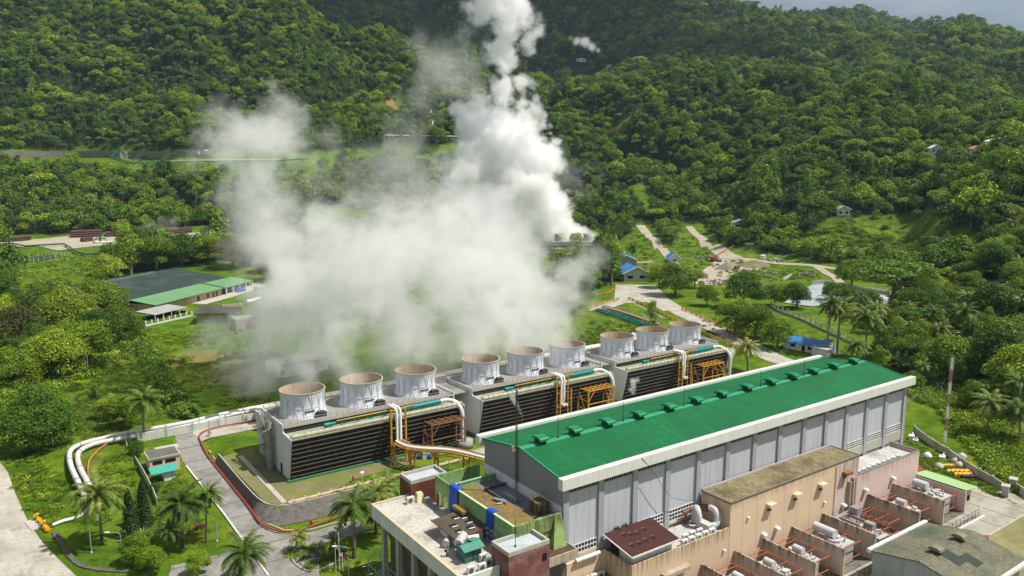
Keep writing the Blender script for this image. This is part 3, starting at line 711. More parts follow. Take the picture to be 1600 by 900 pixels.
for x, y in ((53.0, 89.4), (54.9, 89.3), (55.5, 90.8), (55.6, 92.4), (54.6, 93.0), (53.2, 91.2)):
    z = 14.27 + (x - 51.5) * .055 + (y - 87.6) * .025; mb = MB(); mb.slab([(x-.5, y-.35, z+.03), (x+.5, y-.35, z+.03), (x+.5, y+.35, z+.05), (x-.5, y+.35, z+.05)], .02); mb.build('hole', M_black, hr)
    lf.slab([(x-.5, y-.4, z+.07), (x+.45, y-.5, z+.09), (x+.45, y-.75, z+.12), (x-.5, y-.7, z+.1)], .03)
lf.build('broken_sheet', M_white, hr)
mb = MB(); mb.bar((51.4, 87.5, 14.3), (57.1, 87.5, 14.6), .22); mb.bar((51.4, 87.5, 14.3), (51.4, 94.5, 14.45), .18); mb.build('fascia', mat('brown_fascia', (.16, .06, .04), .8, .2, .6), rh)
mb = MB(); mb.obox((55.9, 93.9, 15.1), (.8, 3.0, .5)); single('beam', mb, mat('ochre_timber', (.3, .17, .04), .7, .3, .6), 'ochre painted timber box lying on the hut roof against the green wall', 'beam')
gs = thing('metal_cabinet', 'dark green sheet metal cabinet with a round hole in its side on the terrace', 'cabinet', (51.9, 84.6, 12.6))
mb = MB(); mb.box(50.6, 53.2, 83.7, 86.0, 12.6, 14.5); mb.build('body', mat('dark_green_sheet', (.045, .13, .115), .5, .15, .5), gs)
mb = MB(); mb.slab([(50.3, 83.3, 14.45), (53.6, 83.3, 14.45), (53.6, 84.6, 14.95), (50.3, 84.6, 14.95)], .08); mb.slab([(52.4, 84.6, 14.95), (53.6, 84.6, 14.95), (53.6, 86.3, 14.6), (52.4, 86.3, 14.6)], .08); mb.build('roof', mat('mid_green_sheet', (.07, .24, .18), .45, .12, .5), gs)
mb = MB(); mb.box(51.85, 51.93, 83.64, 83.7, 12.7, 14.4); mb.build('seam', M_dark, gs)
mb = MB(); mb.tube((50.9, 85.9, 14.6), (52.4, 86.9, 15.0), .62, 14); mb.tube((50.8, 85.83, 14.57), (50.9, 85.9, 14.6), .66, 14); single('duct', mb, mat('duct_bare', (.5, .5, .5), .4, .2, 1, (.25, .14, .1), .4), 'large open silver duct leaning over the dark green cabinet', 'duct', group='silver ducts on the terrace')
mb = MB(); mb.tube((53.2, 87.3, 14.0), (54.8, 86.9, 14.0), .42, 14); single('duct', mb, mat('duct_pinkish', (.6, .52, .48), .5, .15, 1), 'short beige duct lying in front of the collapsed hut roof', 'duct', group='silver ducts on the terrace')
mb = MB(); mb.tube((50.6, 88.9, 13.3), (51.8, 90.0, 13.3), .55, 14); single('duct', mb, mat('duct_bare2', (.55, .55, .54), .4, .2, 1, (.3, .18, .12), .4), 'round silver duct lying beside the hut near the man', 'duct', group='silver ducts on the terrace')
for k, (x, y) in enumerate(((50.0, 81.2), (51.6, 81.0), (53.0, 81.6), (53.1, 83.1))):
    aircon(x, y, 12.6, 0 if k < 3 else .2, ['white air conditioner nearest the white parapet on the terrace', 'white air conditioner in the middle at the near terrace edge', 'white air conditioner beside the peeling maroon tower', 'lone white air conditioner behind the near terrace row, by the cabinet'][k], 'air conditioners on the terrace', 1.2)
aircon(53.4, 104.9, 12.6, 0, 'white air conditioner at the foot of the dark maroon stair tower', 'air conditioners on the terrace', 1.3)
mb = MB(); mb.prism([(54.3, 104.2, 12.6), (55.8, 104.2, 12.6), (55.8, 105.4, 12.6), (54.3, 105.4, 12.6)], [(54.6, 104.7, 14.0), (55.5, 104.7, 14.0), (55.5, 105.4, 14.0), (54.6, 105.4, 14.0)]); single('ramp_block', mb, mat('cream_paint', (.62, .56, .34), .7, .1, .5), 'cream wedge shaped block against the dark maroon tower', 'block')
mb = MB(); mb.tube((57.6 - .9, 101.9, 12.6), (56.7, 101.9, 14.3), .2, 10); mb.lathe([(.2, 0), (.12, .14), (.06, .2), (.06, .3)], (56.7, 101.9, 14.3), 10); single('gas_cylinder', mb, M_red, 'red gas cylinder standing by the opening in the green courtyard wall', 'gas cylinder')
tk = MB(); tk.box(62.6, 64.6, 83.3, 85.5, 16.32, 18.1); single('water_tank', tk, mat('rusty_tank', (.10, .06, .035), .9, .4, .8, (.28, .25, .16), .5, True), 'rusty brown box tank standing on the ponded green roof', 'tank')
mb = MB(); mb.tube((63.4, 83.9, 18.1), (63.4, 83.9, 19.2), .06, 6); mb.tube((63.4, 83.9, 19.1), (64.6, 84.4, 19.1), .06, 6); mb.tube((62.9, 84.8, 18.1), (62.9, 84.8, 18.9), .05, 6); single('pipe', mb, M_rust, 'short rusty bent pipe rising from the brown roof tank', 'pipe')
mb = MB(); mb.tube((60.4, 91.4, 16.6), (61.2, 89.2, 16.6), .26, 10); mb.tube((59.9, 89.9, 16.45), (61.0, 89.6, 16.45), .12, 8); single('roof_pump', mb, M_steel, 'silver cylinder and fittings lying on the ponded green roof', 'pump', group='fittings on the ponded roof')
mb = MB(); mb.tube((62.8, 91.8, 16.6), (62.9, 89.0, 16.6), .34, 10); mb.obox((62.9, 90.4, 16.5), (.9, 3.2, .3)); single('roof_pump', mb, mat('grey_pump', (.25, .25, .25), .5, .3, 1), 'dark grey cylinder on a skid near the hall on the ponded roof', 'pump', group='fittings on the ponded roof')
mb = MB(); mb.tube((57.6, 98.05, 17.15), (65.0, 98.05, 17.15), .22, 10); single('roof_pipe', mb, mat('pale_green_pipe', (.2, .36, .2), .5, .2, .7), 'long pale green pipe lying along the back wall of the ponded roof', 'pipe')
mb = MB(); mb.box(61.2, 65.1, 95.0, 95.3, 16.3, 16.7); mb.box(61.2, 61.5, 91, 95, 16.3, 16.7); single('roof_curb', mb, mat('dark_curb', (.08, .07, .06), .9, .2, 1), 'low dark kerb on the ponded roof next to the hall gable', 'kerb')
sc = MB()
for i in range(3):
    for j in range(2): sc.tube((56.3 + .5*j, 84.7 + i * 1.1, 12.6), (56.3 + .5*j, 84.7 + i * 1.1, 15.2), .04, 5)
for z in (13.3, 14.1, 14.9):
    for j in range(2): sc.tube((56.3 + .5*j, 84.2, z), (56.3 + .5*j, 87.4, z), .04, 5)
    for i in range(3): sc.tube((55.9, 84.7 + i * 1.1, z), (56.9, 84.7 + i * 1.1, z), .04, 5)
single('scaffold', sc, M_steel, 'small tube scaffold by the narrow blue tarpaulin', 'scaffold')
mb = MB()
for k in range(26):
    x, y = random.uniform(57.6, 64.8), random.uniform(98.8, 102.6); a = random.uniform(0, 3.1); l = random.uniform(.6, 2.2)
    mb.obox((x, y, 12.75 + random.uniform(0, .5)), (l, .12, .1), a, ('Y', random.uniform(-.3, .3)))
single('scrap_pile', mb, M_rust, 'tangle of rusty scrap in the green walled courtyard', 'scrap', kind='stuff')

def person(x, y, z, rz):
    """A crouching worker: one body, with vest, trousers, helmet, boots as clothing."""
    t = thing('person', 'worker in yellow vest and green helmet stooping on the white terrace', 'person', (x, y, z))
    j = {'pelvis': (0, 0, .88), 'waist': (.04, 0, 1.02), 'chest': (.16, 0, 1.28), 'neck': (.25, 0, 1.44), 'head0': (.29, 0, 1.52), 'head1': (.33, 0, 1.66),
         'hl': (0, .1, .86), 'kl': (.1, .13, .46), 'al': (-.02, .14, .08), 'tl': (.16, .15, .04), 'hr': (0, -.1, .86), 'kr': (.2, -.12, .47), 'ar': (.14, -.13, .08), 'tr': (.32, -.14, .04),
         'sl': (.19, .2, 1.38), 'el': (.3, .26, 1.1), 'wl': (.52, .2, 1.0), 'fl': (.6, .18, .98), 'sr': (.19, -.2, 1.38), 'er': (.28, -.27, 1.1), 'wr': (.5, -.22, .96), 'fr': (.58, -.2, .94)}
    rad = dict(pelvis=.15, waist=.14, chest=.16, neck=.06, head0=.085, head1=.1, hl=.09, kl=.065, al=.05, tl=.04, hr=.09, kr=.065, ar=.05, tr=.04, sl=.065, el=.05, wl=.035, fl=.04, sr=.065, er=.05, wr=.035, fr=.04)
    ed = [('pelvis','waist'),('waist','chest'),('chest','neck'),('neck','head0'),('head0','head1'),('pelvis','hl'),('hl','kl'),('kl','al'),('al','tl'),('pelvis','hr'),('hr','kr'),('kr','ar'),('ar','tr'),
          ('chest','sl'),('sl','el'),('el','wl'),('wl','fl'),('chest','sr'),('sr','er'),('er','wr'),('wr','fr')]
    def skin(name, keys, edges, grow, m):
        ks = list(keys); me = bpy.data.meshes.new(name); me.from_pydata([j[k] for k in ks], [(ks.index(a), ks.index(b)) for a, b in edges], [])
        o = bpy.data.objects.new(name, me); COL.objects.link(o); o.parent = t
        mo = o.modifiers.new('skin', 'SKIN'); sv = me.skin_vertices[0].data
        for i, k in enumerate(ks): sv[i].radius = (rad[k] * grow, rad[k] * grow); sv[i].use_root = (i == 0)
        ss = o.modifiers.new('sub', 'SUBSURF'); ss.levels = ss.render_levels = 2
        me.materials.append(m); return o
    skin('body', j.keys(), ed, 1.0, mat('skin', (.32, .19, .12), .6, .1, 2))
    skin('vest', ['pelvis','waist','chest','sl','sr'], ed[0:2] + [('chest','sl'),('chest','sr')], 1.22, mat('hi_vis', (.62, .66, .02), .6, .1, 2))
    skin('trousers', ['pelvis','hl','kl','al','hr','kr','ar'], [('pelvis','hl'),('hl','kl'),('kl','al'),('pelvis','hr'),('hr','kr'),('kr','ar')], 1.18, mat('denim', (.03, .04, .07), .8, .2, 2))
    mb = MB(); mb.lathe([(.0, .15), (.06, .14), (.11, .1), (.135, .03), (.135, 0), (.17, -.01), (.17, -.03), (.13, -.03)], (.33, 0, 1.66), 16)
    o = bpy.data.objects.new('helmet', mb.mesh('helmet', mat('helmet_green', (.01, .3, .14), .35, .05, 1))); COL.objects.link(o); o.parent = t
    t.rotation_euler = (0, 0, rz)
person(49.55, 87.0, 12.6, R(-50))
# bamboo scaffolding against the office front, and its sheets
mb = MB()
for k in range(9):
    y = 81 + k * 2.6
    for x in (44.6, 46.6): mb.tube((x, y, -2), (x, y + .1, 6.2 + (k % 3) * .9), .06, 5)
for z in (.2, 2.2, 4.2, 6.2):
    for x in (44.6, 46.6): mb.tube((x, 80.2, z), (x, 102.8, z + .1), .06, 5)
    for k in range(9): mb.tube((43.6, 81 + k * 2.6, z), (47.4, 81 + k * 2.6, z), .05, 5)
for k in range(8): mb.tube((44.6, 81 + k * 2.6, .2 + 2 * (k % 3)), (44.6, 83.6 + k * 2.6, 2.2 + 2 * (k % 3)), .05, 5)
single('scaffold', mb, M_steel, 'grey tube scaffold along the shaded front of the office wing', 'scaffold', (45.6, 91, -2))
mb = MB(); mb.slab([(46.9, 89.2, 9.0), (46.9, 90.8, 9.0), (47.1, 90.8, 6.0), (47.1, 89.2, 6.0)], .08); single('tarpaulin', mb, M_tarp, 'blue sheet hanging below the white parapet on the scaffold', 'tarpaulin')

# ------------------------------------------------------------------ cooling towers
M_tower = mat('tower_sheet', (.60, .61, .60), .6, .08, .4, (.32, .26, .19), .3, True, ribs=(1, .5, .03), bump=.25)
M_louvre = mat('dark_louvre', (.04, .034, .03), .85, .45, .35, (.09, .075, .06), .45, True)
M_ledger = mat('ledger_rail', (.155, .135, .115), .8, .25, .8, (.15, .1, .07), .5)
M_deck = mat('grey_deck', (.27, .26, .24), .9, .15, .2, (.16, .15, .13), .5)
M_basin = mat('green_basin', (.045, .17, .09), .8, .2, .4)
M_header = mat('cream_pipe', (.46, .43, .31), .7, .15, .8, (.2, .17, .1), .5)
M_stack = mat('white_stack_sheet', (.68, .71, .76), .6, .05, .35, (.52, .53, .53), .4, True)
M_lining = mat('brown_lining', (.46, .37, .27), .85, .18, .3, (.22, .14, .08), .5, True)
M_bracket = mat('stack_brace', (.56, .585, .63), .55, .08, .7)
FANS = [[57.1, 71.2, 85.4], [104.2, 118.4, 132.7], [151.3, 165.6, 179.8]]
ENDS = [(50.0, 92.0), (97.0, 139.3), (144.2, 187.0)]
YC = 163.6
def louvre_x(z): return 153.8 - 2.3 * z / 9.7
def make_tower(k):
    x0, x1 = ENDS[k]
    place = ('nearest to the road', 'middle of the row', 'farthest from the road')[k]
    t = thing('cooling_tower', 'long cooling tower with dark louvres and three white fan stacks, ' + place, 'cooling tower', ((x0+x1)/2, YC, 0), 'cooling towers in a row')
    mb = MB(); mb.box(x0 - .5, x1 + .5, 152.9, 174.6, -.2, .35); mb.build('basin', M_basin, t)
    prof = [(153.8, .3), (151.45, 9.75), (156.4, 9.9), (156.4, 11.6), (170.8, 11.6), (170.8, 9.9), (175.75, 9.75), (173.4, .3)]
    for x in (x0, x1 - .3):
        mb = MB(); mb.prism([(x, y, z) for y, z in prof], [(x + .3, y, z) for y, z in prof]); mb.build('end_wall', M_tower, t)
    mb = MB(); mb.box(x0 - .02, x0 + .35, 151.2, 151.45, 3.2, 9.7) if False else None
    for sgn in (-1, 1):
        def Y(z, off=0): return YC + sgn * (YC - louvre_x(z) + off)
        lb = MB(); rb = MB()
        p0, p1 = Y(.35, -.25), Y(9.6, -.25)
        lb.add([(x0 + .3, p0, .35), (x1 - .3, p0, .35), (x1 - .3, p1, 9.6), (x0 + .3, p1, 9.6)], [(0, 1, 2, 3)])
        for i in range(30):
            z = .5 + i * .3; lb.slab([(x0 + .3, Y(z + .22, -.05), z + .22), (x1 - .3, Y(z + .22, -.05), z + .22), (x1 - .3, Y(z, .1), z), (x0 + .3, Y(z, .1), z)], .03)
        for i in range(9):
            z = .9 + i * 1.06 + .03 * (i % 3); rb.box(x0 + .3, x1 - .3, min(Y(z, .1), Y(z, .28)), max(Y(z, .1), Y(z, .28)), z, z + .11)
        q = x0 + .3
        lv = lb.build('louvre', M_louvre, t); rb.build('ledger_rail', M_ledger, lv)
    # hot water deck, fan deck
    mb = MB(); mb.box(x0 + .3, x1 - .3, 151.5, 156.4, 9.3, 9.6); mb.box(x0 + .3, x1 - .3, 170.8, 175.6, 9.3, 9.6); mb.build('water_deck', mat('pale_green_deck', (.30, .34, .24), .9, .25, .3, (.12, .12, .09), .6), t)
    mb = MB(); mb.box(x0 + .3, x1 - .3, 156.4, 170.8, 9.6, 10.9); mb.build('dark_band', mat('dark_timber', (.05, .045, .04), .9, .3, .8), t)
    mb = MB(); mb.box(x0 + .3, x1 - .3, 156.3, 170.9, 10.9, 11.1); mb.build('fan_deck', M_deck, t)
    mb = MB(); mb.box(x0 + .3, x1 - .3, 156.2, 156.3, 10.75, 11.2); mb.box(x0+.3, x1-.3, 156.25, 156.5, 11.1, 11.14); mb.build('deck_edge', M_conc_lt, t)
    rl = MB()
    for y in (156.6, 170.6):
        n = int((x1 - x0) / 1.5)
        for i in range(n + 1): q = x0 + .4 + (x1 - x0 - .8) * i / n; rl.tube((q, y, 11.1), (q, y, 12.25), .055, 4, caps=False)
        for z in (11.65, 12.2): rl.tube((x0 + .4, y, z), (x1 - .4, y, z), .05, 4)
    for x in (x0 + .5, x1 - .5):
        for i in range(10): q = 156.6 + 14 * i / 9; rl.tube((x, q, 11.1), (x, q, 12.25), .035, 4, caps=False)
        for z in (11.65, 12.2): rl.tube((x, 156.6, z), (x, 170.6, z), .035, 4)
    n = int((x1 - x0) / 1.4)
    for i in range(n + 1): q = x0 + .4 + (x1 - x0 - .8) * i / n; rl.tube((q, 151.7, 9.6), (q, 151.7, 10.7), .035, 4, caps=False)
    rl.build('railing', mat('railing_grey', (.33, .31, .28), .6, .2, 1), t)
    # pipes along the louvre edge
    hd = MB(); hd.tube((x0 + .4, 152.3, 9.95), (x1 - .5, 152.3, 9.95), .48, 12)
    for i in range(int((x1 - x0) / 1.4)): q = x0 + .8 + i * 1.4; hd.tube((q, 152.3, 9.95), (q + .14, 152.3, 9.95), .56, 12)
    hd.build('header_pipe', M_header, t)
    gp = MB(); gp.path([(x0 + 8.5, 154.2, 10.5), (x0 + 10, 154.2, 10.5), (x0 + 27, 154.2, 10.6)], .38, 10); gp.tube((x0 + 27, 154.2, 10.65), (x1 - 5.2, 154.2, 10.75), .62, 12); gp.tube((x0 + 8.3, 154.2, 10.5), (x0 + 10, 154.2, 10.5), .5, 10)
    for i in range(9): q = x0 + 9 + i * 3.2; gp.tube((q, 154.2, 10.5), (q, 153.0, 9.9), .16, 6); gp.tube((q+.6, 154.2, 10.5), (q+.8, 154.2, 10.5), .5, 10)
    gp.build('green_pipe', mat('teal_pipe', (.01, .20, .19), .4, .15, .6), t)
    yp = MB(); yp.tube((x0 + 11, 153.75, 11.1), (x0 + 30, 153.75, 11.2), .17, 8)
    for i in range(7): yp.tube((x0 + 12 + i * 3, 153.75, 11.1), (x0 + 12 + i * 3, 153.75, 9.6), .05, 4)
    yp.build('yellow_pipe', M_yellow, t)
    el = MB(); el.path(spline([(x1 - 5.2, 154.2, 10.75), (x1 - 3.6, 154.1, 10.85), (x1 - 2.2, 153.4, 10.5), (x1 - 1.5, 151.6, 9.6), (x1 - 1.3, 150.7, 8.2), (x1 - 1.3, 150.6, 6)], .5) + [Vector((x1 - 1.3, 150.6, .6))], .52, 12)
    el.build('riser_pipe', mat('white_riser', (.6, .62, .62), .5, .1, .7, (.3, .24, .18), .3), t)
    mb = MB(); mb.lathe([(0, 0), (2.0, 0), (2.0, 1.9), (0, 1.9)], (x1 - 1.3, 149.7, 0), 16); mb.build('riser_base', M_concrete, t)
    # fan stacks
    for f, fx in enumerate(FANS[k]):
        pr = [(5.25, 0), (4.92, .75), (4.72, 1.6), (4.66, 2.5), (4.70, 3.6), (4.82, 4.8), (4.95, 5.55)]
        mb = MB(); mb.lathe(pr, (fx, YC, 11.1), 44); st = mb.build('fan_stack', M_stack, t)
        mb = MB(); mb.lathe([(r - .14, z) for r, z in reversed(pr)], (fx, YC, 11.1), 44); mb.lathe([(4.6, .45), (0, .5)], (fx, YC, 11.1), 44); mb.build('stack_lining', M_lining, st)
        mb = MB(); mb.lathe([(4.80, 5.45), (5.02, 5.45), (5.02, 5.62), (4.80, 5.62)], (fx, YC, 11.1), 44); mb.build('rim', mat('rim_tan', (.42, .36, .29), .7, .2, .6), st)
        br = MB()
        def rad(z):
            for (r0, z0), (r1, z1) in zip(pr, pr[1:]):
                if z <= z1: return r0 + (r1 - r0) * (z - z0) / (z1 - z0) + .05
            return pr[-1][0] + .05
        def sp(a, z): r = rad(z); return (fx + r*cos(a), YC + r*sin(a), 11.1 + z)
        N_ = 16
        for i in range(N_):
            a = 2 * pi * i / N_ + .1; da = pi / N_
            for (aa, za), (ab_, zb) in (((a, 2.2), (a + da * .8, 5.4)), ((a + 2 * da, 2.2), (a + da * 1.2, 5.4)), ((a, 2.2), (a - da * .7, .1)), ((a, 2.2), (a + da * .7, .1)), ((a, .1), (a, 5.4))):
                pts = [sp(aa + (ab_ - aa) * q / 3, za + (zb - za) * q / 3) for q in range(4)]; br.path(pts, .045, 4)
        for z in (2.2,): br.path([sp(2 * pi * i / 40, z) for i in range(41)], .05, 4)
        br.build('bracing', M_bracket, st)
        mt = MB(); mx, my = fx + 2.2, YC - 5.0; mt.tube((mx - .7, my, 12.1), (mx + .8, my, 12.1), .45, 10); mt.obox((mx + .1, my, 11.45), (2.0, 1.0, .7)); mt.tube((mx - 1.6, my + .8, 12.1), (mx - .7, my, 12.1), .14, 6); mt.obox((mx - 2.3, my + .3, 12.7), (2.2, .5, .16)); mt.obox((mx-1.3, my, 11.5), (.12, .8, .9)); mt.obox((mx+1.2, my, 11.6), (.12, .8, 1.1))
        mt.build('fan_motor', M_dark, t)
    if k == 0:  # zigzag stair at the end wall
        sb = MB()
        for i in range(6):
            z0, z1 = i * 1.9, (i + 1) * 1.9; ya, yb = (164.5, 167.9) if i % 2 else (167.9, 164.5)
            for dx in (0, .8): sb.bar((48.6 + dx, ya, z0), (48.6 + dx, yb, z1), .12); sb.bar((48.6 + dx, ya, z0 + 1), (48.6 + dx, yb, z1 + 1), .06)
            for s_ in range(8): q = s_ / 8; sb.obox((49.0, ya + (yb - ya) * q, z0 + 1.9 * q), (.8, .28, .05))
            sb.obox((49.0, yb + (.4 if yb > ya else -.4), z1), (1.0, 1.0, .07))
        for y in (164.0, 166.2, 168.4):
            for x in (48.5, 49.5): sb.tube((x, y, 0), (x, y, 12), .06, 5)
        sb.lathe([(.75, 0), (.75, 11)], (48.9, 162.4, 0), 10)
        for i in range(40):
            a = i * .5; sb.obox((48.9 + .8*cos(a), 162.4 + .8*sin(a), .3 + i * .27), (1.3, .3, .05), a)
        sb.build('staircase', mat('stair_grey', (.30, .28, .26), .7, .25, 1), t)
        mb = MB(); mb.box(49.93, 50.0, 157.7, 158.7, .4, 2.6); mb.build('door', M_black, t)
    return t
for k in range(3): make_tower(k)
mb = MB()
for a, b in ((92.0, 97.0), (139.3, 144.2)): mb.box(a + .1, b - .1, 158, 169.5, 10.3, 10.5); mb.box(a + .4, b - .4, 168, 169.6, 10.5, 12.4)
for a, b in ((92.0, 97.0), (139.3, 144.2)):
    for y in (158.1, 163): mb.tube((a, y, 11.6), (b, y, 11.6), .05, 5); mb.tube((a, y, 11.1), (b, y, 11.1), .05, 5)
single('walkway', mb, M_deck, 'grey bridges joining the decks of the three cooling towers', 'walkway', (94.5, 163, 10.3))

# pipe trestles in front of the louvres
for k, m in ((0, M_rust), (1, M_yellow), (2, M_yellow)):
    x = (81.3, 127.6, 171.5)[k]; mb = MB(); W, Dp, Hh = 8.8, 4.2, 7.5; y = 148.4
    for dx in (0, W):
        for dy in (0, Dp): mb.bar((x + dx, y + dy, 0), (x + dx, y + dy, Hh), .32)
        mb.bar((x + dx, y, 2.4), (x + dx, y + Dp, 2.4), .16); mb.bar((x + dx, y, 0), (x + dx, y + Dp, Hh), .14); mb.bar((x + dx, y, 4.8), (x + dx, y + Dp, 4.8), .16)
    for dy in (0, Dp * .33, Dp * .66, Dp): mb.bar((x, y + dy, Hh), (x + W, y + dy, Hh), .26)
    for i in range(6): q = x + W * i / 5; mb.bar((q, y, Hh + .15), (q, y + Dp, Hh + .15), .2)
    mb.bar((x, y, 4.0), (x + W, y, 4.0), .2)
    for dx, s_ in ((0, 1), (W, -1)): mb.bar((x + dx, y, 4.6), (x + dx + s_ * 2.2, y, Hh), .18)
    mb.bar((x + 1.6, y, 0), (x, y, 4), .14)
    single('pipe_trestle', mb, m, ('rusty brown steel trestle before the nearest cooling tower', 'yellow steel trestle before the middle cooling tower', 'yellow steel trestle before the farthest cooling tower')[k], 'trestle', group='trestles before the cooling towers')
# gantries carrying pipes up to the towers, and the pipe bridge
for k in range(3):
    gx = (72.3, 118.9, 163.5)[k]; y = 150.6
    g = thing('pipe_gantry', ('yellow pipe gantry climbing the nearest cooling tower, carrying white pipes', 'yellow pipe gantry climbing the middle cooling tower', 'yellow pipe gantry climbing the farthest cooling tower')[k], 'gantry', (gx + 1.7, y, 0), 'gantries at the cooling towers')
    mb = MB()
    for dx in (0, 3.6):
        for dy in (0, -1.4): mb.bar((gx + dx, y + dy, 0), (gx + dx, y + dy, 12.2 if dy == 0 else (4.6 if k == 0 else 9)), .38 if k == 0 else .26)
        for i in range(5): mb.bar((gx + dx, y, 2 + i * 1.8), (gx + dx, y - 1.4 if i < 2 or k else y, 3.5 + i * 1.8), .12)
    for z in (4.4, 8, 12): mb.bar((gx, y, z), (gx + 3.6, y, z), .2)
    mb.build('frame', M_yellow, g)
    for dx in (1.4, 2.3):
        mb = MB(); mb.path([(gx + dx, 154.5, 12.1), (gx + dx, 151.2, 12.25), (gx + dx, 150.7, 11.9), (gx + dx, 150.5, 11.2), (gx + dx, 150.5, 5.2), (gx + dx, 150.3, 4.9), (gx + dx + .2, 149.4, 4.9)], .3, 10)
        mb.build('pipe', M_white_clean, g)
def bridge(name, pts, z, label, m, legs):
    b = thing(name, label, 'pipe bridge', (*pts[0], 0))
    c = spline([(x, y, z) for x, y in pts], 1.2); mb = MB()
    L_ = [];
    for i in range(len(c) - 1):
        d = (c[i+1] - c[i]).normalized(); n = Vector((-d.y, d.x, 0))
        for o_ in (-1.3, 1.3): mb.bar(c[i] + n * o_, c[i+1] + n * o_, .3); mb.bar(c[i] + n * o_ + Vector((0, 0, -.8)), c[i+1] + n * o_ + Vector((0, 0, -.8)), .16)
        mb.bar(c[i] - n * 1.3, c[i] + n * 1.3, .18)
    mb.build('frame', m, b)
    for o_, r, mm in ((-.75, .3, M_white_clean), (-.05, .24, mat('tan_pipe', (.42, .32, .22), .6, .2, .7)), (.6, .2, M_rust)):
        pp = MB(); pp.path([c[i] + Vector((-(c[min(i+1, len(c)-1)] - c[max(i-1, 0)]).normalized().y, (c[min(i+1, len(c)-1)] - c[max(i-1, 0)]).normalized().x, 0)) * o_ + Vector((0, 0, .4)) for i in range(len(c))], r, 8); pp.build('pipe', mm, b)
    for t_ in legs:
        p = c[int(t_ * (len(c) - 1))]; mb = MB()
        d = (c[min(int(t_ * (len(c) - 1)) + 1, len(c) - 1)] - p); d = d.normalized() if d.length else Vector((1, 0, 0)); n = Vector((-d.y, d.x, 0))
        for o_ in (-1.2, 1.2): q = p + n * o_; mb.bar((q.x, q.y, hgt(q.x, q.y)), (q.x, q.y, z), .34)
        mb.bar(p - n * 1.2 - Vector((0, 0, 3.4)), p + n * 1.2 - Vector((0, 0, .4)), .16); mb.bar(p + n * 1.2 - Vector((0, 0, 3)), p - d * 2 + n * 1.2 - Vector((0, 0, .3)), .16)
        mb.build('leg', m, b)
bridge('pipe_bridge', [(73.9, 150), (74.2, 146.5), (76.5, 143.2), (79.5, 140.5), (82.2, 136.5), (85.5, 128), (88.5, 120)], 4.7, 'yellow pipe bridge curving from the nearest cooling tower towards the hall', M_yellow, (.12, .3, .52, .7, .9))
# pipe tray along the terrace front
mb = MB(); mb.box(46.2, 92, 142.5, 143.6, .02, .35)
single('pipe_tray', mb, mat('pale_tray', (.5, .42, .33), .9, .2, .5, (.3, .2, .12), .5), 'long pale concrete pipe tray along the front edge of the cooling tower terrace', 'pipe tray')
mb = MB()
for i in range(17): x = 47 + i * 2.7; mb.box(x, x + .4, 142.3, 142.52, .0, .75); mb.box(x, x + .4, 143.6, 143.8, .0, .6)
mb.tube((46.3, 142.3, .62), (92, 142.3, .62), .07, 6)
single('pipe_rail', mb, mat('pale_orange_paint', (.58, .36, .2), .7, .2, .5), 'orange tinted rail on short posts along the pale pipe tray', 'rail')
# things on the terrace lawn
def hydrant(x, y, z, label):
    h = thing('fire_hydrant', label, 'hydrant', (x, y, z), 'red fire hydrants'); mb = MB()
    mb.tube((x, y, z), (x, y, z + 1.1), .17, 10); mb.tube((x - .45, y, z + .75), (x + .45, y, z + .75), .12, 8); mb.tube((x, y - .35, z + .65), (x, y, z + .65), .12, 8); mb.lathe([(.26, 0), (.26, .1), (.17, .1)], (x, y, z), 10); mb.build('barrel', M_red, h)
    mb = MB(); mb.lathe([(.24, 0), (.2, .16), (.05, .25), (0, .25)], (x, y, z + 1.1), 10); mb.build('cap', M_red, h)
p = at(552, 753, 0); hydrant(p.x, p.y, 0, 'red fire hydrant on the lawn before the nearest cooling tower')
p = at(486.5, 822, -2); hydrant(p.x, p.y, -2, 'red fire hydrant at the foot of the stone slope')
p = at(327.5, 683, -.4); hydrant(p.x, p.y, hgt(p.x, p.y), 'red fire hydrant on the verge by the white wall')
p = at(566, 753, 0); mb = MB(); mb.tube((p.x, p.y, 0), (p.x, p.y, 2.0), .05, 6); mb.obox((p.x, p.y, 2.05), (.9, .5, .3), .4); single('flood_light', mb, M_white_clean, 'small white floodlight on a short pole in the terrace lawn', 'light')
p = at(614, 722, 0); mb = MB(); mb.obox((p.x, p.y, .5), (1.4, .9, .8), .3); mb.tube((p.x-.3, p.y-.2, .9), (p.x+.3, p.y+.2, .9), .4, 10); single('pump_set', mb, M_steel, 'small grey and white pump on the grass beside the yellow gantry', 'pump')
for (u, v, lab) in ((650, 717, 'blue drum in the shade below the yellow pipe bridge'), (672, 717, 'blue drum right of the grey cubicles under the pipe bridge')):
    p = at(u, v, 0); mb = MB(); mb.lathe([(0, 0), (.4, 0), (.4, 1.1), (0, 1.1)], (p.x, p.y, 0), 12); single('drum', mb, mat('blue_drum', (.02, .15, .45), .4, .1, 1), lab, 'drum', group='blue drums')
p = at(664, 716, 0); mb = MB(); mb.box(p.x - .9, p.x + .9, p.y - .7, p.y + .7, 0, 2.3); mb.box(p.x - .95, p.x + .95, p.y - .75, p.y + .75, 2.3, 2.4); single('cubicle', mb, M_grey, 'grey electrical cubicle under the yellow pipe bridge', 'cubicle')

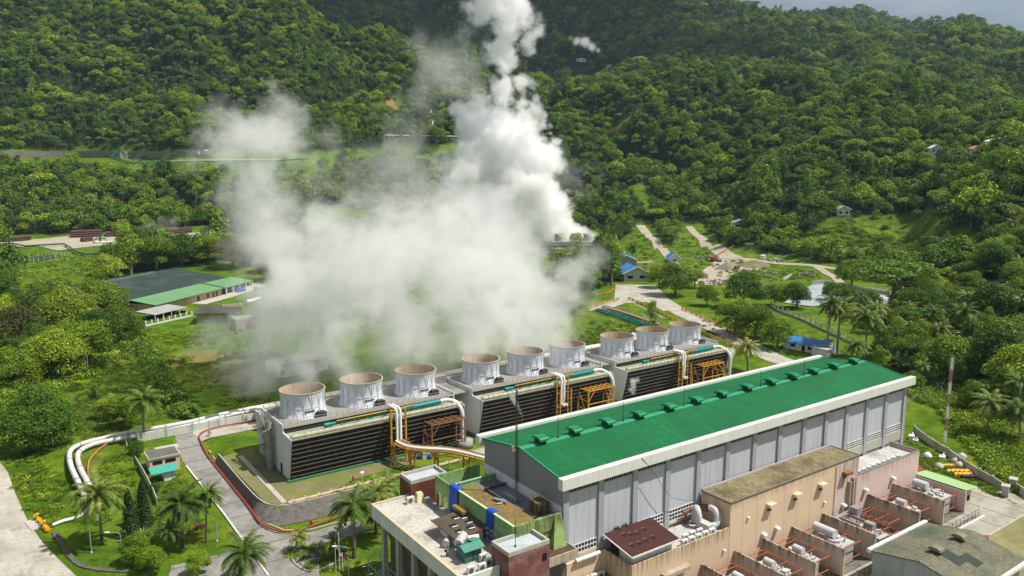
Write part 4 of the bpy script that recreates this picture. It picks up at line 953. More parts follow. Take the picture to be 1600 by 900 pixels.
# white pipelines behind the towers, bending down to the left
def pipeline(name, pts, r, m, label, group=None, sup=6.0, n=10):
    t = thing(name, label, 'pipeline', (pts[0][0], pts[0][1], hgt(pts[0][0], pts[0][1])), group)
    mb = MB(); mb.path(pts, r, n); mb.build('pipe', m, t)
    jbs = []; acc = 0
    for a, b in zip(pts, pts[1:]):
        a, b = Vector(a), Vector(b); acc += (b - a).length
        if acc > sup:
            acc = 0; d = (b - a).normalized(); g = hgt(a.x, a.y)
            jb = MB(); jbs.append(jb); jb.tube(a - d * .12, a + d * .12, r * 1.25, n)
            if a.z - r > g + .1: jb.obox((a.x, a.y, (a.z - r + g) / 2 - .1), (r * 1.6, r * 1.6, a.z - r - g + .2))
    each(jbs, 'support', M_concrete, t)
for k in range(2):
    o_ = k * 1.7; P = []
    for q in [(206, 214 - o_, 1.2), (200, 208 - o_, 1.6), (190, 205.8 - o_, 1.6), (130, 204.5 - o_, 1.6), (59, 203.4 - o_, 1.5)] + [tuple(at(*q)) for q in ([(293, 660, 1.4), (200, 677, 1.2), (150, 687.5, 1.1), (124, 695, 1.0), (111, 703, .9), (108, 714, .8), (112, 732, .3), (121, 751, -.3), (131, 772, -.9), (140, 790, -1.2)], [(293, 666, 1.3), (200, 683.5, 1.1), (158, 691, 1.0), (136, 698, .9), (124, 706, .8), (121, 715, .7), (125, 731, .2), (135, 750, -.3), (145, 770, -.9), (154, 788, -1.2)])[k]]: P.append(q)
    pipeline('white_pipeline', spline(P, 2.0), .56, mat('white_lagging', (.60, .59, .56), .55, .12, .5, (.33, .28, .22), .45), ('outer' if k == 0 else 'inner') + ' of the two fat white lagged pipelines bending behind the guard house', 'twin white pipelines', 9)
pipeline('yellow_pipeline', spline([(190, 201.5, .8), (130, 200.6, .8), (59, 199.8, .7), (50, 199.7, .7)], 2.5), .28, M_yellow, 'thin yellow pipeline along the foot of the white wall behind the towers')
# white wall with green posts
wl = thing('boundary_wall', 'low white boundary wall with pale green posts behind the plant road', 'wall', (60, 197.6, 0))
for i in range(27):
    mb = MB(); pb = MB(); x = 28.4 + i * 6.2; mb.box(x + .25, x + 5.95, 197.5, 197.75, -1.2 if x < 42 else -.3, 2.0); pb.box(x - .25, x + .25, 197.4, 197.85, -1.2 if x < 42 else -.3, 2.2); mb.build('panel', mat('wall_white', (.58, .6, .55), .8, .15, .3, (.3, .3, .24), .5, True), wl); pb.build('post', mat('post_green', (.3, .5, .32), .7, .15, .5), wl)
# red fire mains
rp = spline([(64, 196.2, .2), (52, 196.3, .2), (46, 196.3, .1), (41.7, 194, -.2), (40.75, 189, -.9), (40.6, 172, -1.75), (40.4, 150, -1.72), (40.1, 141, -1.7), (42.0, 135.8, -1.7), (45.5, 134.3, -1.7), (50, 134.8, -1.7), (54, 135.4, -1.7), (62, 136.0, -1.7)], 1.5)
mb = MB(); mb.path([(p.x, p.y, (max(hgt(p.x - .8, p.y), -2) if p.y > 180 else -2) + .5) for p in rp], .17, 8)
for i in range(0, len(rp), 5): p = rp[i]; mb.tube((p.x, p.y, hgt(p.x - .8, p.y) - .3), (p.x, p.y, hgt(p.x - .8, p.y) + .4), .09, 5)
single('fire_main', mb, M_red, 'red fire main pipe running round the foot of the stone slope by the road', 'pipe')

# ------------------------------------------------------------------ transformer bays
WX = [(80.0, 5.0), (87.9, 5.0), (95.6, 4.9), (102.9, 4.8), (110.5, 4.8), (119.4, 4.8), (133.6, 4.8), (142.3, 4.8)]
NB = ['at the tan block, last one towards the office', 'second from the office end', 'third from the office end', 'fourth from the office end', 'between the big transformer and the one seen only by its white cylinder, left of it', 'on the near side of the widest bay', 'on the far side of the widest bay', 'nearest the green roofed annex']
FWL = ['concrete fire wall %s' % s for s in ('closest to the office wing', 'second from the office wing', 'third from the office wing', 'fourth from the office wing', 'left of the big long cylinder transformer', 'between the big transformer and the wide duct bay', 'right of the wide duct bay', 'beside the transformer next to the green roofed shed')]
for (x, h), lab in zip(WX, FWL):
    mb = MB(); mb.box(x - .14, x + .14, 65.1, 74.86, .06, h); mb.box(x - .16, x + .16, 65.0, 65.1, .06, h)
    t = single('fire_wall', mb, M_firewall, lab, 'fire wall', group='concrete fire walls between the transformers')
def transformer(x, y, label, size=1.0, cons=True, frame=True, tank=True):
    t = thing('transformer', label, 'transformer', (x, y, .06), 'transformers in the fire walled bays')
    w, l, h = 2.6 * size, 4.6 * size, 2.4 * size
    if tank:
        mb = MB(); mb.box(x - w/2, x + w/2, y - l/2, y + l/2, .3, h); mb.box(x - w/2 - .15, x + w/2 + .15, y - l/2 - .15, y + l/2 + .15, h, h + .12); mb.box(x - w/2 - .1, x + w/2 + .1, y - l/2, y + l/2, .06, .3); mb.build('tank', M_grey, t)
        mb = MB()
        for s in (-1, 1):
            for i in range(12): q = y - l/2 + .3 + i * (l - .6) / 11; mb.box(x + s * (w/2 + .1) - .05 - .35, x + s * (w/2 + .1) + .35, q - .06, q + .06, .6, h - .15)
        mb.build('radiator', mat('radiator_grey', (.5, .53, .55), .5, .1, .7), t)
        mb = MB()
        for i in range(3):
            q = y - l/2 + .9 + i * (l - 1.8) / 2; mb.lathe([(.14, 0), (.2, .1), (.12, .2), (.2, .32), (.12, .44), (.18, .56), (.1, .68), (.05, 1.0), (0, 1.0)], (x + .5, q, h + .12), 8); mb.lathe([(.12, 0), (.16, .2), (.1, .3), (.05, .6), (0, .6)], (x - .6, q + .4, h + .12), 8)
        for i in range(16): hh = random.uniform(.25, .6); mb.obox((x + random.uniform(-w/2 + .3, w/2 - .3), y + random.uniform(-l/2 + .3, l/2 - .3), h + .08 + hh/2), (random.uniform(.3, .9), random.uniform(.3, 1.0), hh), random.uniform(0, 1))
        for i in range(0): q_ = (x + random.uniform(-w/2, w/2), y + random.uniform(-l/2, l/2)); mb.tube((*q_, h), (q_[0] + random.uniform(-.6, .6), q_[1] + random.uniform(-.6, .6), h + random.uniform(.5, 1.3)), .1, 6)
        mb.build('top_gear', mat('porcelain', (.55, .55, .52), .3, .25, 1.5), t)
    if cons:
        r = .58 * size; mb = MB(); zc = h + 1.25; cl = 3.9 if size > 1.2 and x < 130 else 2.6 if size > 1.2 else 1.7; y0_ = y + l/2 - (.2 if size > 1.2 else 1.4); a, b = (x - .5, y0_, zc), (x - .5, y0_ - cl, zc); mb.tube(a, b, r, 14); mb.lathe([(0, 0)], (0, 0)) if False else None
        mb.tube((x - .5, y0_ - .05, zc), (x - .5, y0_ + .22, zc), r, 14, r * .6); mb.box(x - .75, x - .25, y0_ - .5, y0_ - .3, .3, zc); mb.box(x - .75, x - .25, y0_ - cl + .3, y0_ - cl + .5, h * .6, zc); mb.build('conservator', mat('conservator_grey', (.50, .52, .55), .45, .08, .7), t)
    return t
def deluge(x, y, label, w=5.2, l=7.0, h=3.6):
    mb = MB()
    for z in (1.2, h):
        for a, b in (((-w/2, -l/2), (w/2, -l/2)), ((w/2, -l/2), (w/2, l/2)), ((w/2, l/2), (-w/2, l/2)), ((-w/2, l/2), (-w/2, -l/2))): mb.tube((x + a[0], y + a[1], z), (x + b[0], y + b[1], z), .085, 6)
    for dx in (-w/2, w/2):
        for dy in (-l/2, 0, l/2): mb.tube((x + dx, y + dy, .06), (x + dx, y + dy, h + .4), .085, 6)
    for i in range(4): q = y - l/2 + l * (i + .5) / 4; mb.tube((x - w/2, q, h), (x + w/2 if i % 2 else x - w/4, q, h), .06, 6); mb.tube((x - w/2, q, h), (x - w/2 + .5, q + .2, h + .35), .05, 5); mb.tube((x + w/2, q, h), (x + w/2 - .5, q + .2, h - .4), .05, 5)
    mb.tube((x - w/2, y + l/2, h), (x - w/2, 74.8, h), .08, 6)
    for i in range(9): q = y - l/2 + l * random.random(); z_ = random.uniform(.5, h); mb.tube((x - w/2, q, z_), (x - w/2 + random.uniform(.4, 2.2), q + random.uniform(-.6, .6), z_ + random.uniform(-.3, .5)), .06, 5); mb.tube((x + w/2, q, .06), (x + w/2, q + random.uniform(-.3, .3), random.uniform(1.2, h)), .06, 5)
    single('sprinkler_frame', mb, M_orange, label, 'sprinkler frame', (x, y, .06), 'orange sprinkler pipe frames')
BAYS = [(83.9, 'closest to the office wing'), (91.7, 'second from the office wing'), (99.2, 'third from the office wing'), (106.7, 'fourth from the office wing'), (115.0, 'with the longest white drum on top'), (124.0, 'under the grey ducts of the wide bay'), (138.0, 'seen between two bare walls by its white drum'), (147.2, 'next to the green roofed annex')]
for x, d in BAYS:
    big = x in (115.0, 147.2)
    transformer(x + (.3 if x == 147.2 else 0), 70.3 if x != 124.0 else 68.5, 'grey transformer ' + d, 1.34 if big else 1.05, x != 124.0)
    deluge(x, 70.2, 'orange sprinkler frame round the transformer ' + d, 5.4 if big else 4.6, 7.4)
mb = MB()
for x in (122.0, 124.4): mb.path([(x, 74.2, 3.4), (x, 74.0, 3.8), (x, 69.5, 3.8), (x, 69, 3.4), (x, 68.9, 2.4)], .34, 4)
mb.obox((123.2, 73.4, 3.7), (4.6, .8, .8)); mb.obox((125.6, 72.4, 4.6), (1.5, 1.4, 1.3)); mb.obox((123.9, 68.6, 3.6), (1.2, 1.6, 1.3)); mb.obox((121.2, 73.8, 3.4), (1.2, 1.1, .9))
single('bus_duct', mb, mat('bus_grey', (.27, .28, .29), .5, .15, .7, (.18, .1, .06), .4), 'grey boxed bus duct crossing the wide transformer bay', 'bus duct')
deluge(129.0, 70.0, 'orange sprinkler pipe frame in the wide bay beyond the bus duct', 4.2, 5.6)
mb = MB(); mb.box(135.6, 137.4, 64.2, 65.6, .06, 1.5); mb.box(135.4, 137.6, 64.0, 65.8, 1.5, 1.65); single('cubicle', mb, M_conc_lt, 'pale flat topped cubicle in front of the bay with the white drum', 'cubicle')
mb = MB(); mb.box(103.6, 105, 64.4, 65.6, .06, 1.3); mb.lathe([(0, 0), (.9, 0), (.9, 1.1), (.7, 1.3), (0, 1.3)], (105.9, 63.6, .06), 14); single('cubicle', mb, M_grey, 'grey round topped tank at the mouth of the fourth bay', 'tank')
# low yard fence
fe = thing('yard_fence', 'low grey steel fence along the front of the transformer bays', 'fence', (125, 62.9, .06))
mb = MB(); 
for i in range(40): mb.tube((96 + i * 1.42, 62.9, .06), (96 + i * 1.42, 62.9, 1.5), .04, 4)
for z in (.5, 1.0, 1.5): mb.tube((96, 62.9, z), (151.4, 62.9, z), .04, 4)
mb.build('rail', M_dark, fe)
mb = MB(); mb.box(96, 152.5, 62.2, 62.5, .06, .3); mb.build('kerb', M_white, fe)
# annex with the pale green roof
an = thing('annex', 'small annex with a pale green sloping roof at the end of the transformer bays', 'annex', (153.4, 70.4, .06))
mb = MB(); mb.box(150.9, 151.2, 65.3, 74.86, .06, 4.2); mb.build('fire_wall', M_pinkwall, an)
mb = MB(); mb.box(151.2, 155.6, 66.4, 74.8, .06, 3.7); mb.build('wall', mat('cream_render', (.55, .48, .33), .85, .1, .4, (.3, .24, .15), .4, True), an)
mb = MB(); mb.slab([(151.1, 65.4, 4.5), (156.2, 65.4, 3.9), (156.2, 75.6, 3.9), (151.1, 75.6, 4.5)], .14); mb.build('roof', mat('pale_green_roof', (.30, .46, .21), .6, .08, .3, (.22, .34, .15), .4, ribs=(1, .4, .03)), an)
mb = MB(); mb.box(152.4, 153.4, 66.34, 66.4, .1, 2.3); mb.build('door', M_black, an)
mb = MB(); mb.box(154.2, 155.1, 66.34, 66.4, 1.2, 2.2); mb.build('window', M_black, an)
# control house with a mossy sheet roof
ch = thing('control_house', 'big low building with a mossy patched grey green sheet roof and white eaves', 'building', (121.6, 54.5, .06))
mb = MB(); mb.box(113.3, 130.0, 47.2, 61.9, .06, 5.0); mb.build('wall', mat('grey_green_wall', (.34, .38, .37), .7, .12, .4, (.2, .24, .2), .5, True), ch)
mb = MB(); 
for x in (113.25, 129.9):
    mb = MB(); mb.prism([(x, 47.2, 4.9), (x, 61.9, 4.9), (x, 54.55, 6.35)], [(x + .12, 47.2, 4.9), (x + .12, 61.9, 4.9), (x + .12, 54.55, 6.35)]); mb.build('gable', mat('grey_green_wall', (0, 0, 0)), ch)
M_moss = mat('mossy_roof_sheet', (.115, .125, .085), .9, .3, .22, (.05, .075, .06), .8, bump=.4, fine=(.19, .165, .11), planks=(0, 1.0, (.05, .05, .035)))
mb = MB(); mb.slab([(113.0, 46.6, 5.0), (130.3, 46.6, 5.0), (130.3, 54.55, 6.6), (113.0, 54.55, 6.6)], .14); mb.slab([(113.0, 54.55, 6.6), (130.3, 54.55, 6.6), (130.3, 62.1, 5.05), (113.0, 62.1, 5.05)], .14); cr_ = mb.build('roof', M_moss, ch)
mb = MB(); mb.slab([(118, 51.0, 5.93), (120.5, 51.0, 5.93), (120.5, 54.2, 6.56), (118, 54.2, 6.56)], .02); mb.slab([(120.4, 49.5, 5.62), (122.6, 49.5, 5.62), (122.6, 52.2, 6.17), (120.4, 52.2, 6.17)], .02); mb.build('roof_patch', mat('roof_patch', (.04, .055, .045), .8, .3, .5), cr_)
mb = MB(); mb.box(112.8, 130.5, 62.1, 62.7, 4.7, 5.3); mb.box(112.8, 130.5, 46.1, 46.6, 4.7, 5.2); mb.build('gutter', M_white, ch)
for u, v in ((1461, 862), (1500, 843)):
    p = at(u, v, 6.6); x = p.x; mb = MB(); mb.box(x - .5, x + .5, 54.0, 55.1, 6.3, 7.0); vv = mb.build('roof_vent', M_dark, ch)
    pr = [(-1.0, 7.0), (-.9, 7.35), (-.4, 7.55), (.4, 7.55), (.9, 7.35), (1.0, 7.0)]
    mb = MB(); mb.prism([(x - .7, 54.55 + a, b) for a, b in pr], [(x + .7, 54.55 + a, b) for a, b in pr]); mb.build('hood', mat('vent_olive', (.2, .19, .12), .6, .15, .7), vv)
mb = MB(); mb.box(130.0, 131.4, 52.0, 53.0, .06, .9); 
p = at(1541, 846, 0); mb = MB(); mb.obox((p.x, p.y, .5), (1.1, .6, .9), .5); single('barrier', mb, M_red, 'small red plastic barrier on the yard beside the mossy roofed building', 'barrier', group='red barriers')
p = at(1529, 841, 0); mb = MB(); mb.obox((p.x, p.y, .4), (.9, .5, .7), .5); single('barrier', mb, M_red, 'red barrier half hidden by the mossy roof edge', 'barrier', group='red barriers')
mb = MB()
for a, b in (((1487, 827), (1530, 800)), ((1530, 800), (1536, 790)), ((1545, 838), (1600, 806)), ((1600, 806), (1640, 790))):
    p, q = at(*a, 0), at(*b, 0); mb.obox(((p.x+q.x)/2, (p.y+q.y)/2, .16), ((q-p).length, .25, .2), atan2(q.y-p.y, q.x-p.x))
structure('yard_kerb', mb, M_conc_lt)
drape('yard_verge', gpts([(1546,838),(1600,807),(1700,770),(1720,900),(1600,950)], 0), mat('dry_verge', (.24, .22, .10), .95, .3, .2, (.11, .13, .03), .7), .10)

# ------------------------------------------------------------------ left foreground
def lamp(u, v, h, label, z=None, arm=True, double=False):
    p = at(u, v, -2 if z is None else z); p.z = hgt(p.x, p.y)
    t = thing('street_lamp', label, 'street lamp', p, 'lamp posts of the plant'); mb = MB()
    mb.tube((p.x, p.y, p.z), (p.x, p.y, p.z + h), .11, 8, .07); mb.lathe([(.25, 0), (.2, .3), (.1, .35)], (p.x, p.y, p.z), 8)
    dx, dy = -1.5, 1.0
    if arm: mb.path([(p.x, p.y, p.z + h - .1), (p.x + dx * .3, p.y + dy * .3, p.z + h + .2), (p.x + dx, p.y + dy, p.z + h + .25)], .05, 6)
    mb.build('pole', M_steel, t)
    if arm:
        mb = MB(); mb.obox((p.x + dx * 1.2, p.y + dy * 1.2, p.z + h + .25), (.8, .3, .14), atan2(dy, dx)); mb.build('lamp_head', M_white_clean, t)
lamp(191, 876, 5.0, 'lamp post with a short arm on the lawn island by the left road')
lamp(143, 864, 6.6, 'tall pale blue lamp post by the tall palm', arm=False)
lamp(339, 846, 5.5, 'lamp post on the lawn edge of the plant road')
lamp(327.5, 684, 4.2, 'lamp post by the white wall at the road corner', z=-.3)
lamp(545, 905, 5.6, 'curved lamp post with a white head in the island bed by the office')
lamp(400, 662, 3.2, 'lamp post close to the first cooling tower by the white wall', z=0) if False else None
gh = thing('guard_house', 'small cream flat roofed guard house with dark windows beside the plant road', 'hut', (30.7, 182, -2))
p = at(223, 728, -2); q = at(269, 722, -2)
gx0, gx1, gy0, gy1 = 27.6, 33.8, 179.4, 184.6
mb = MB(); mb.box(gx0, gx1, gy0, gy1, -2.1, 1.4); mb.build('wall', mat('cream_wall', (.62, .53, .38), .85, .08, .4, (.36, .28, .18), .4, True), gh)
mb = MB(); mb.box(gx0 - .25, gx1 + .25, gy0 - .25, gy1 + .25, 1.4, 1.75); mb.build('roof', M_conc_lt, gh)
mb = MB(); mb.box(gx0, gx1, gy0, gy1, 1.75, 1.8); mb.build('roof_screed', mat('dark_screed', (.13, .125, .11), .95, .3, .4), gh)
for a, b in ((gx0 + .6, gx0 + 2.6), (gx0 + 3.2, gx0 + 5.4)):
    mb = MB(); mb.box(a, b, gy0 - .06, gy0, .1, .9); mb.build('window', M_black, gh)
mb = MB(); mb.box(30.2, 35.2, 185.8, 188.6, -1.8, .9); single('hut', mb, M_conc_lt, 'pale flat topped block behind the guard house', 'hut')
aw = thing('kiosk', 'small kiosk with a turquoise roof in front of the guard house', 'kiosk', (30.2, 175, -2))
mb = MB(); mb.slab([(26.8, 173.4, .2), (32.2, 173.4, .2), (32.2, 176.6, .7), (26.8, 176.6, .7)], .12); mb.build('roof', mat('turquoise_sheet', (.05, .33, .26), .5, .1, .5), aw)
mb = MB(); mb.box(29.4, 31.6, 174.0, 176.4, -2.1, .25); mb.build('wall', M_white, aw)
fe = thing('garden_fence', 'low concrete slab fence between the pipe lawn and the guard house', 'fence', (23, 172, -2)); mb = MB()
c = [at(*q, -2) for q in ((211, 722), (225, 745), (240, 775), (246, 790))]
for a, b in zip(c, c[1:]): mb.obox(((a.x+b.x)/2, (a.y+b.y)/2, -1.2), ((b-a).length, .15, 1.7), atan2(b.y-a.y, b.x-a.x))
mb.build('panel', M_conc_lt, fe)
pl = spline([tuple(at(*q, -1.6)) for q in ((196, 690), (170, 705), (148, 722), (138, 735), (141, 760), (152, 782), (156, 800))], 1.5)
mb = MB(); mb.path([(p.x, p.y, hgt(p.x, p.y) + .45) for p in pl], .2, 8); single('orange_pipe', mb, mat('faded_orange_pipe', (.48, .16, .06), .6, .2, .8), 'thin orange pipe crossing the lawn inside the white pipe bend', 'pipe')
pl = [at(*q, -1.7) for q in ((82, 822), (100, 815), (120, 810), (135, 800), (147, 790), (150, 780))]
mb = MB(); mb.path([(p.x, p.y, hgt(p.x, p.y) + .5) for p in spline(pl, 1.2)], .34, 8); single('white_pipe', mb, M_white, 'short white pipe curving through the bushes near the yellow valve', 'pipe')
p = at(60, 818, -2); vt = thing('valve_assembly', 'yellow valve and flange set on a slab beside the left road', 'valve', (p.x, p.y, -1.9)); mb = MB()
a, b = at(55, 806, -1.4), at(75, 828, -1.4); d = (b - a)
mb.tube(a, b, .28, 10)
for t_ in (.05, .3, .55, .8, .97): q = a + d * t_; mb.tube(q - d.normalized() * .09, q + d.normalized() * .09, .5, 12)
for t_ in (.18, .7): q = a + d * t_; mb.tube(q, q + Vector((0, 0, .9)), .16, 8); mb.lathe([(.4, 0), (.4, .06), (0, .06)], (q.x, q.y, q.z + .9), 12)
mb.build('pipe', mat('bright_yellow', (.68, .36, .02), .45, .1, 1), vt)
mb = MB(); mb.obox((p.x - .9, p.y - .4, -1.86), (1.7, 5, .18), atan2(d.y, d.x) - pi/2); mb.build('slab', M_conc_lt, vt)
# little stone ditch
c = spline([tuple(at(*q, -2)) for q in ((84, 832), (95, 848), (106, 866), (125, 884), (150, 890), (175, 893), (200, 893))], 1.0); mb = MB()
for i in range(len(c) - 1):
    p, q = c[i], c[i+1]; d = (q - p).normalized(); n = Vector((-d.y, d.x, 0)); a = atan2(d.y, d.x); L_ = (q - p).length + .05
    r_ = (p + q) / 2; mb.obox((r_.x, r_.y, -1.9), (L_, random.uniform(.7, 1.1), .3), a)
structure('stone_ditch', mb, M_stone)
# flag pole at the front island
p = at(531, 893, -2); fl = thing('flag_pole', 'thin white flag pole with a blue, red and white flag by the office', 'flag pole', (p.x, p.y, -2)); mb = MB(); mb.tube((p.x, p.y, -2), (p.x, p.y, 5.0), .06, 6); mb.build('pole', M_white_clean, fl)
for k, (c_, za, zb) in enumerate((((.03, .06, .4), 0, .4), ((.5, .02, .03), -.4, 0))):
    mb = MB(); mb.add([(p.x + .06 + .15 * i, p.y - .1 * sin(i * 1.3), 1.0 + z - .05 * i) for z in (za, zb) for i in range(8)], [(i, i + 1, 9 + i, 8 + i) for i in range(7)])
    o = mb.build('flag_stripe', mat('flag_%d' % k, c_, .8, .05, 1), fl); s = o.modifiers.new('thick', 'SOLIDIFY'); s.thickness = .02
mb = MB(); mb.add([(p.x + .05, p.y - .02, .58), (p.x + .05, p.y - .02, 1.42), (p.x + .5, p.y - .06, 1.0)], [(0, 1, 2)]); o = mb.build('flag_triangle', M_white_clean, fl); s = o.modifiers.new('thick', 'SOLIDIFY'); s.thickness = .05
p = at(525, 893, -2); mb = MB(); mb.tube((p.x, p.y, -2), (p.x, p.y, 3.2), .05, 6); single('flag_pole', mb, M_white_clean, 'bare thin pole beside the flag by the office', 'flag pole')
p = at(535.5, 893, -2); mb = MB(); mb.tube((p.x, p.y, -2), (p.x, p.y, 1.4), .05, 6); single('flag_pole', mb, M_white_clean, 'short bare pole close to the flag by the office', 'flag pole')
c = spline([tuple(at(*q, -2)) for q in ((540, 872), (500, 892), (478, 893), (459, 880), (456, 868), (463, 858), (480, 855))], 1.0); mb = MB()
for i in range(len(c) - 1): p, q = c[i], c[i+1]; mb.obox(((p.x+q.x)/2, (p.y+q.y)/2, -1.82), ((q-p).length + .04, .2, .3), atan2(q.y-p.y, q.x-p.x))
structure('island_kerb', mb, M_conc_lt)
# row of thin poles along the old fence line on the left field
for k, (u, v, h) in enumerate(((206, 505, 2.2), (222, 530, 2.2), (238, 558, 2.2), (252, 585, 2.2), (268, 612, 2.2), (280, 638, 2.2))):
    p = at(u, v, 0); mb = MB(); mb.tube((p.x, p.y, 0), (p.x, p.y, h), .09, 6); single('fence_post', mb, M_steel, ORD[k] + ' grey post down the hedged ditch line from the warehouse', 'post', group='posts along the hedge line')
p = at(201.5, 680, 0); mb = MB(); mb.tube(at(206, 725, -2), at(196, 686, 1.0), .12, 6); single('pole', mb, M_conc_lt, 'leaning grey pole in front of the white pipes near the guard house', 'pole')
for k, (u, v, h) in enumerate(((403, 583, 6), (134, 585, 7), (152, 622, 4))):
    p = at(u if k else 138, v if k else 582, 0); mb = MB(); mb.tube((p.x, p.y, 0), (p.x, p.y, h), .12, 6, .08); single('pole', mb, M_conc_lt, ('grey pole rising at the edge of the big tree clump on the left', 'second grey pole beside the left tree clump', 'short grey pole on the left field')[k], 'pole')

# ------------------------------------------------------------------ buildings behind the towers on the left
def frame_of(a, b):
    d = Vector((b[0] - a[0], b[1] - a[1], 0)); L_ = d.length; d.normalize(); n = Vector((-d.y, d.x, 0)); return Vector((a[0], a[1], 0)), d, n, L_
W0, Wd, Wn, WL = frame_of(at(243, 477, 4.2), at(396, 438, 4.2))
def wp(s, t, z): q = W0 + Wd * s + Wn * t; return (q.x, q.y, z)
wh = thing('warehouse', 'long warehouse with a dark grey green roof and a light green lean-to strip', 'warehouse', wp(WL/2, 20, 0))
def ob(mb, s0, s1, t0, t1, z0, z1): return mb.prism([wp(s0, t0, z0), wp(s1, t0, z0), wp(s1, t1, z0), wp(s0, t1, z0)], [wp(s0, t0, z1), wp(s1, t0, z1), wp(s1, t1, z1), wp(s0, t1, z1)])
M_dkroof = mat('dark_green_roof', (.028, .05, .042), .8, .3, .06, (.07, .095, .08), .6, ribs=(0, .8, .03))
mb = MB(); ob(mb, 1, WL - 1, 2.5, 42, 0, 4.2); mb.build('wall', M_tanwall, wh)
mb = MB(); mb.slab([wp(-5, 13, 5.6), wp(WL - 3, 13, 5.6), wp(WL - 3, 45, 9.6), wp(-5, 45, 9.6)], .3); mb.slab([wp(-5, 45, 9.6), wp(WL - 3, 45, 9.6), wp(WL - 3, 56, 8.0), wp(-5, 56, 8.0)], .3); r_ = mb.build('roof', M_dkroof, wh)
mb = MB(); mb.prism([wp(-5, 43.6, 9.5), wp(-5, 45.4, 9.5), wp(-5, 44.5, 10.6)], [wp(WL * .72, 43.6, 9.5), wp(WL * .72, 45.4, 9.5), wp(WL * .72, 44.5, 10.6)]); mb.build('ridge_vent', mat('ridge_dark', (.05, .09, .08), .7, .2, .5), r_)
M_ltroof = mat('light_green_roof', (.13, .27, .13), .65, .12, .15, (.09, .19, .1), .4)
mb = MB(); mb.slab([wp(0, 0, 4.2), wp(WL * .66, 0, 4.2), wp(WL * .66, 13.5, 5.9), wp(0, 13.5, 5.9)], .2); mb.slab([wp(WL * .665, 0, 4.0), wp(WL, 0, 4.0), wp(WL, 13.5, 5.7), wp(WL * .665, 13.5, 5.7)], .2); mb.build('lean_to_roof', M_ltroof, wh)
mb = MB(); mb.prism([wp(WL*.655, -.1, 4.25), wp(WL*.67, -.1, 4.25), wp(WL*.67, 13.5, 5.95), wp(WL*.655, 13.5, 5.95)], [wp(WL*.655, -.1, 4.5), wp(WL*.67, -.1, 4.5), wp(WL*.67, 13.5, 6.2), wp(WL*.655, 13.5, 6.2)]); mb.build('roof_divider', M_basin, wh)
mb = MB(); 
for k in range(5): mb = MB(); s_ = WL * (.69 + .075 * k); ob(mb, s_, s_ + .6, .4, 1.0, 0, 3.9); mb.build('porch_column', M_white, wh)
mb = MB(); ob(mb, WL * .68, WL - 1.2, 2.3, 2.45, .1, 3.6); mb.build('open_bay', M_black, wh)
mb = MB()
for s_, a in ((.42, 1.6), (.52, 1.2), (.58, .9), (.615, .9)): ob(mb, WL * s_, WL * s_ + a, 2.3, 2.48, .8 if a == 1.2 else .1, 2.6)
mb.build('doorway', M_glass, wh)
drape('warehouse_apron', [wp(WL * .35, -6, 0)[:2], wp(WL * 1.06, -6, 0)[:2], wp(WL * 1.06, 2, 0)[:2], wp(WL * .35, 2, 0)[:2]], M_conc_lt, .15)
S0, Sd, Sn, SL = frame_of(at(243, 492, 2.6), at(293, 480, 2.6))
def sp2(s, t, z): q = S0 + Sd * s + Sn * t; return (q.x, q.y, z)
sh = thing('open_shed', 'open sided shed with a pale corrugated lean-to roof before the warehouse', 'shed', sp2(SL/2, 5, 0))
mb = MB(); mb.slab([sp2(0, 0, 2.6), sp2(SL, 0, 2.6), sp2(SL - 1, 10, 3.6), sp2(-1, 10, 3.6)], .1); mb.build('roof', mat('corrugated', (.34, .34, .33), .6, .2, .3, (.2, .19, .17), .5, ribs=(0, .7, .05)), sh)
mb = MB()
for k in range(5): a = sp2(SL * k / 4, .3, 0); mb.bar(a, (a[0], a[1], 2.6), .25); b = sp2(SL * k / 4 - 1, 9.6, 0); mb.bar(b, (b[0], b[1], 3.4), .25)
mb.build('post', M_white, sh)
mb = MB()
for k in range(22): q = sp2(random.uniform(0, SL), random.uniform(1, 9), 0); mb.obox((q[0], q[1], .5), (random.uniform(.6, 2.4), random.uniform(.5, 1), random.uniform(.5, 1.3)), random.uniform(0, 3))
mb.build('stores', M_dark, sh)
fe = thing('shed_fence', 'white posted fence with low panels in front of the open shed', 'fence', tuple(at(255, 505, 0))); mb = MB()
a, b = at(228, 510, 0), at(300, 494, 0)
for k in range(9): q = a + (b - a) * k / 8; mb.box(q.x - .3, q.x + .3, q.y - .3, q.y + .3, 0, 2.2)
d = b - a; mb.obox((*((a + b) / 2)[:2], .3), (d.length, .2, .6), atan2(d.y, d.x)); mb.build('post', M_white, fe)
B0, Bd, Bn, BL = frame_of(at(308, 507, 0), at(369, 505, 0))
def bp2(s, t, z): q = B0 + Bd * s + Bn * t; return (q.x, q.y, z)
bb = thing('store_building', 'beige store with a dark sloping roof and slim porch columns near the steam', 'building', bp2(BL/2, 6, 0))
mb = MB(); mb.prism([bp2(0, 0, 0), bp2(BL * .66, 0, 0), bp2(BL * .66, 12, 0), bp2(0, 12, 0)], [bp2(0, 0, 4.4), bp2(BL * .66, 0, 4.4), bp2(BL * .66, 12, 4.4), bp2(0, 12, 4.4)]); mb.build('wall', mat('khaki_wall', (.36, .34, .20), .85, .1, .4, (.22, .2, .12), .4), bb)
mb = MB(); mb.slab([bp2(-1, -.6, 4.5), bp2(BL, -.6, 4.5), bp2(BL + 1.5, 13, 5.6), bp2(-1, 13, 5.6)], .25); mb.build('roof', mat('dark_flat_roof', (.06, .065, .055), .9, .3, .2, (.12, .11, .08), .5), bb)
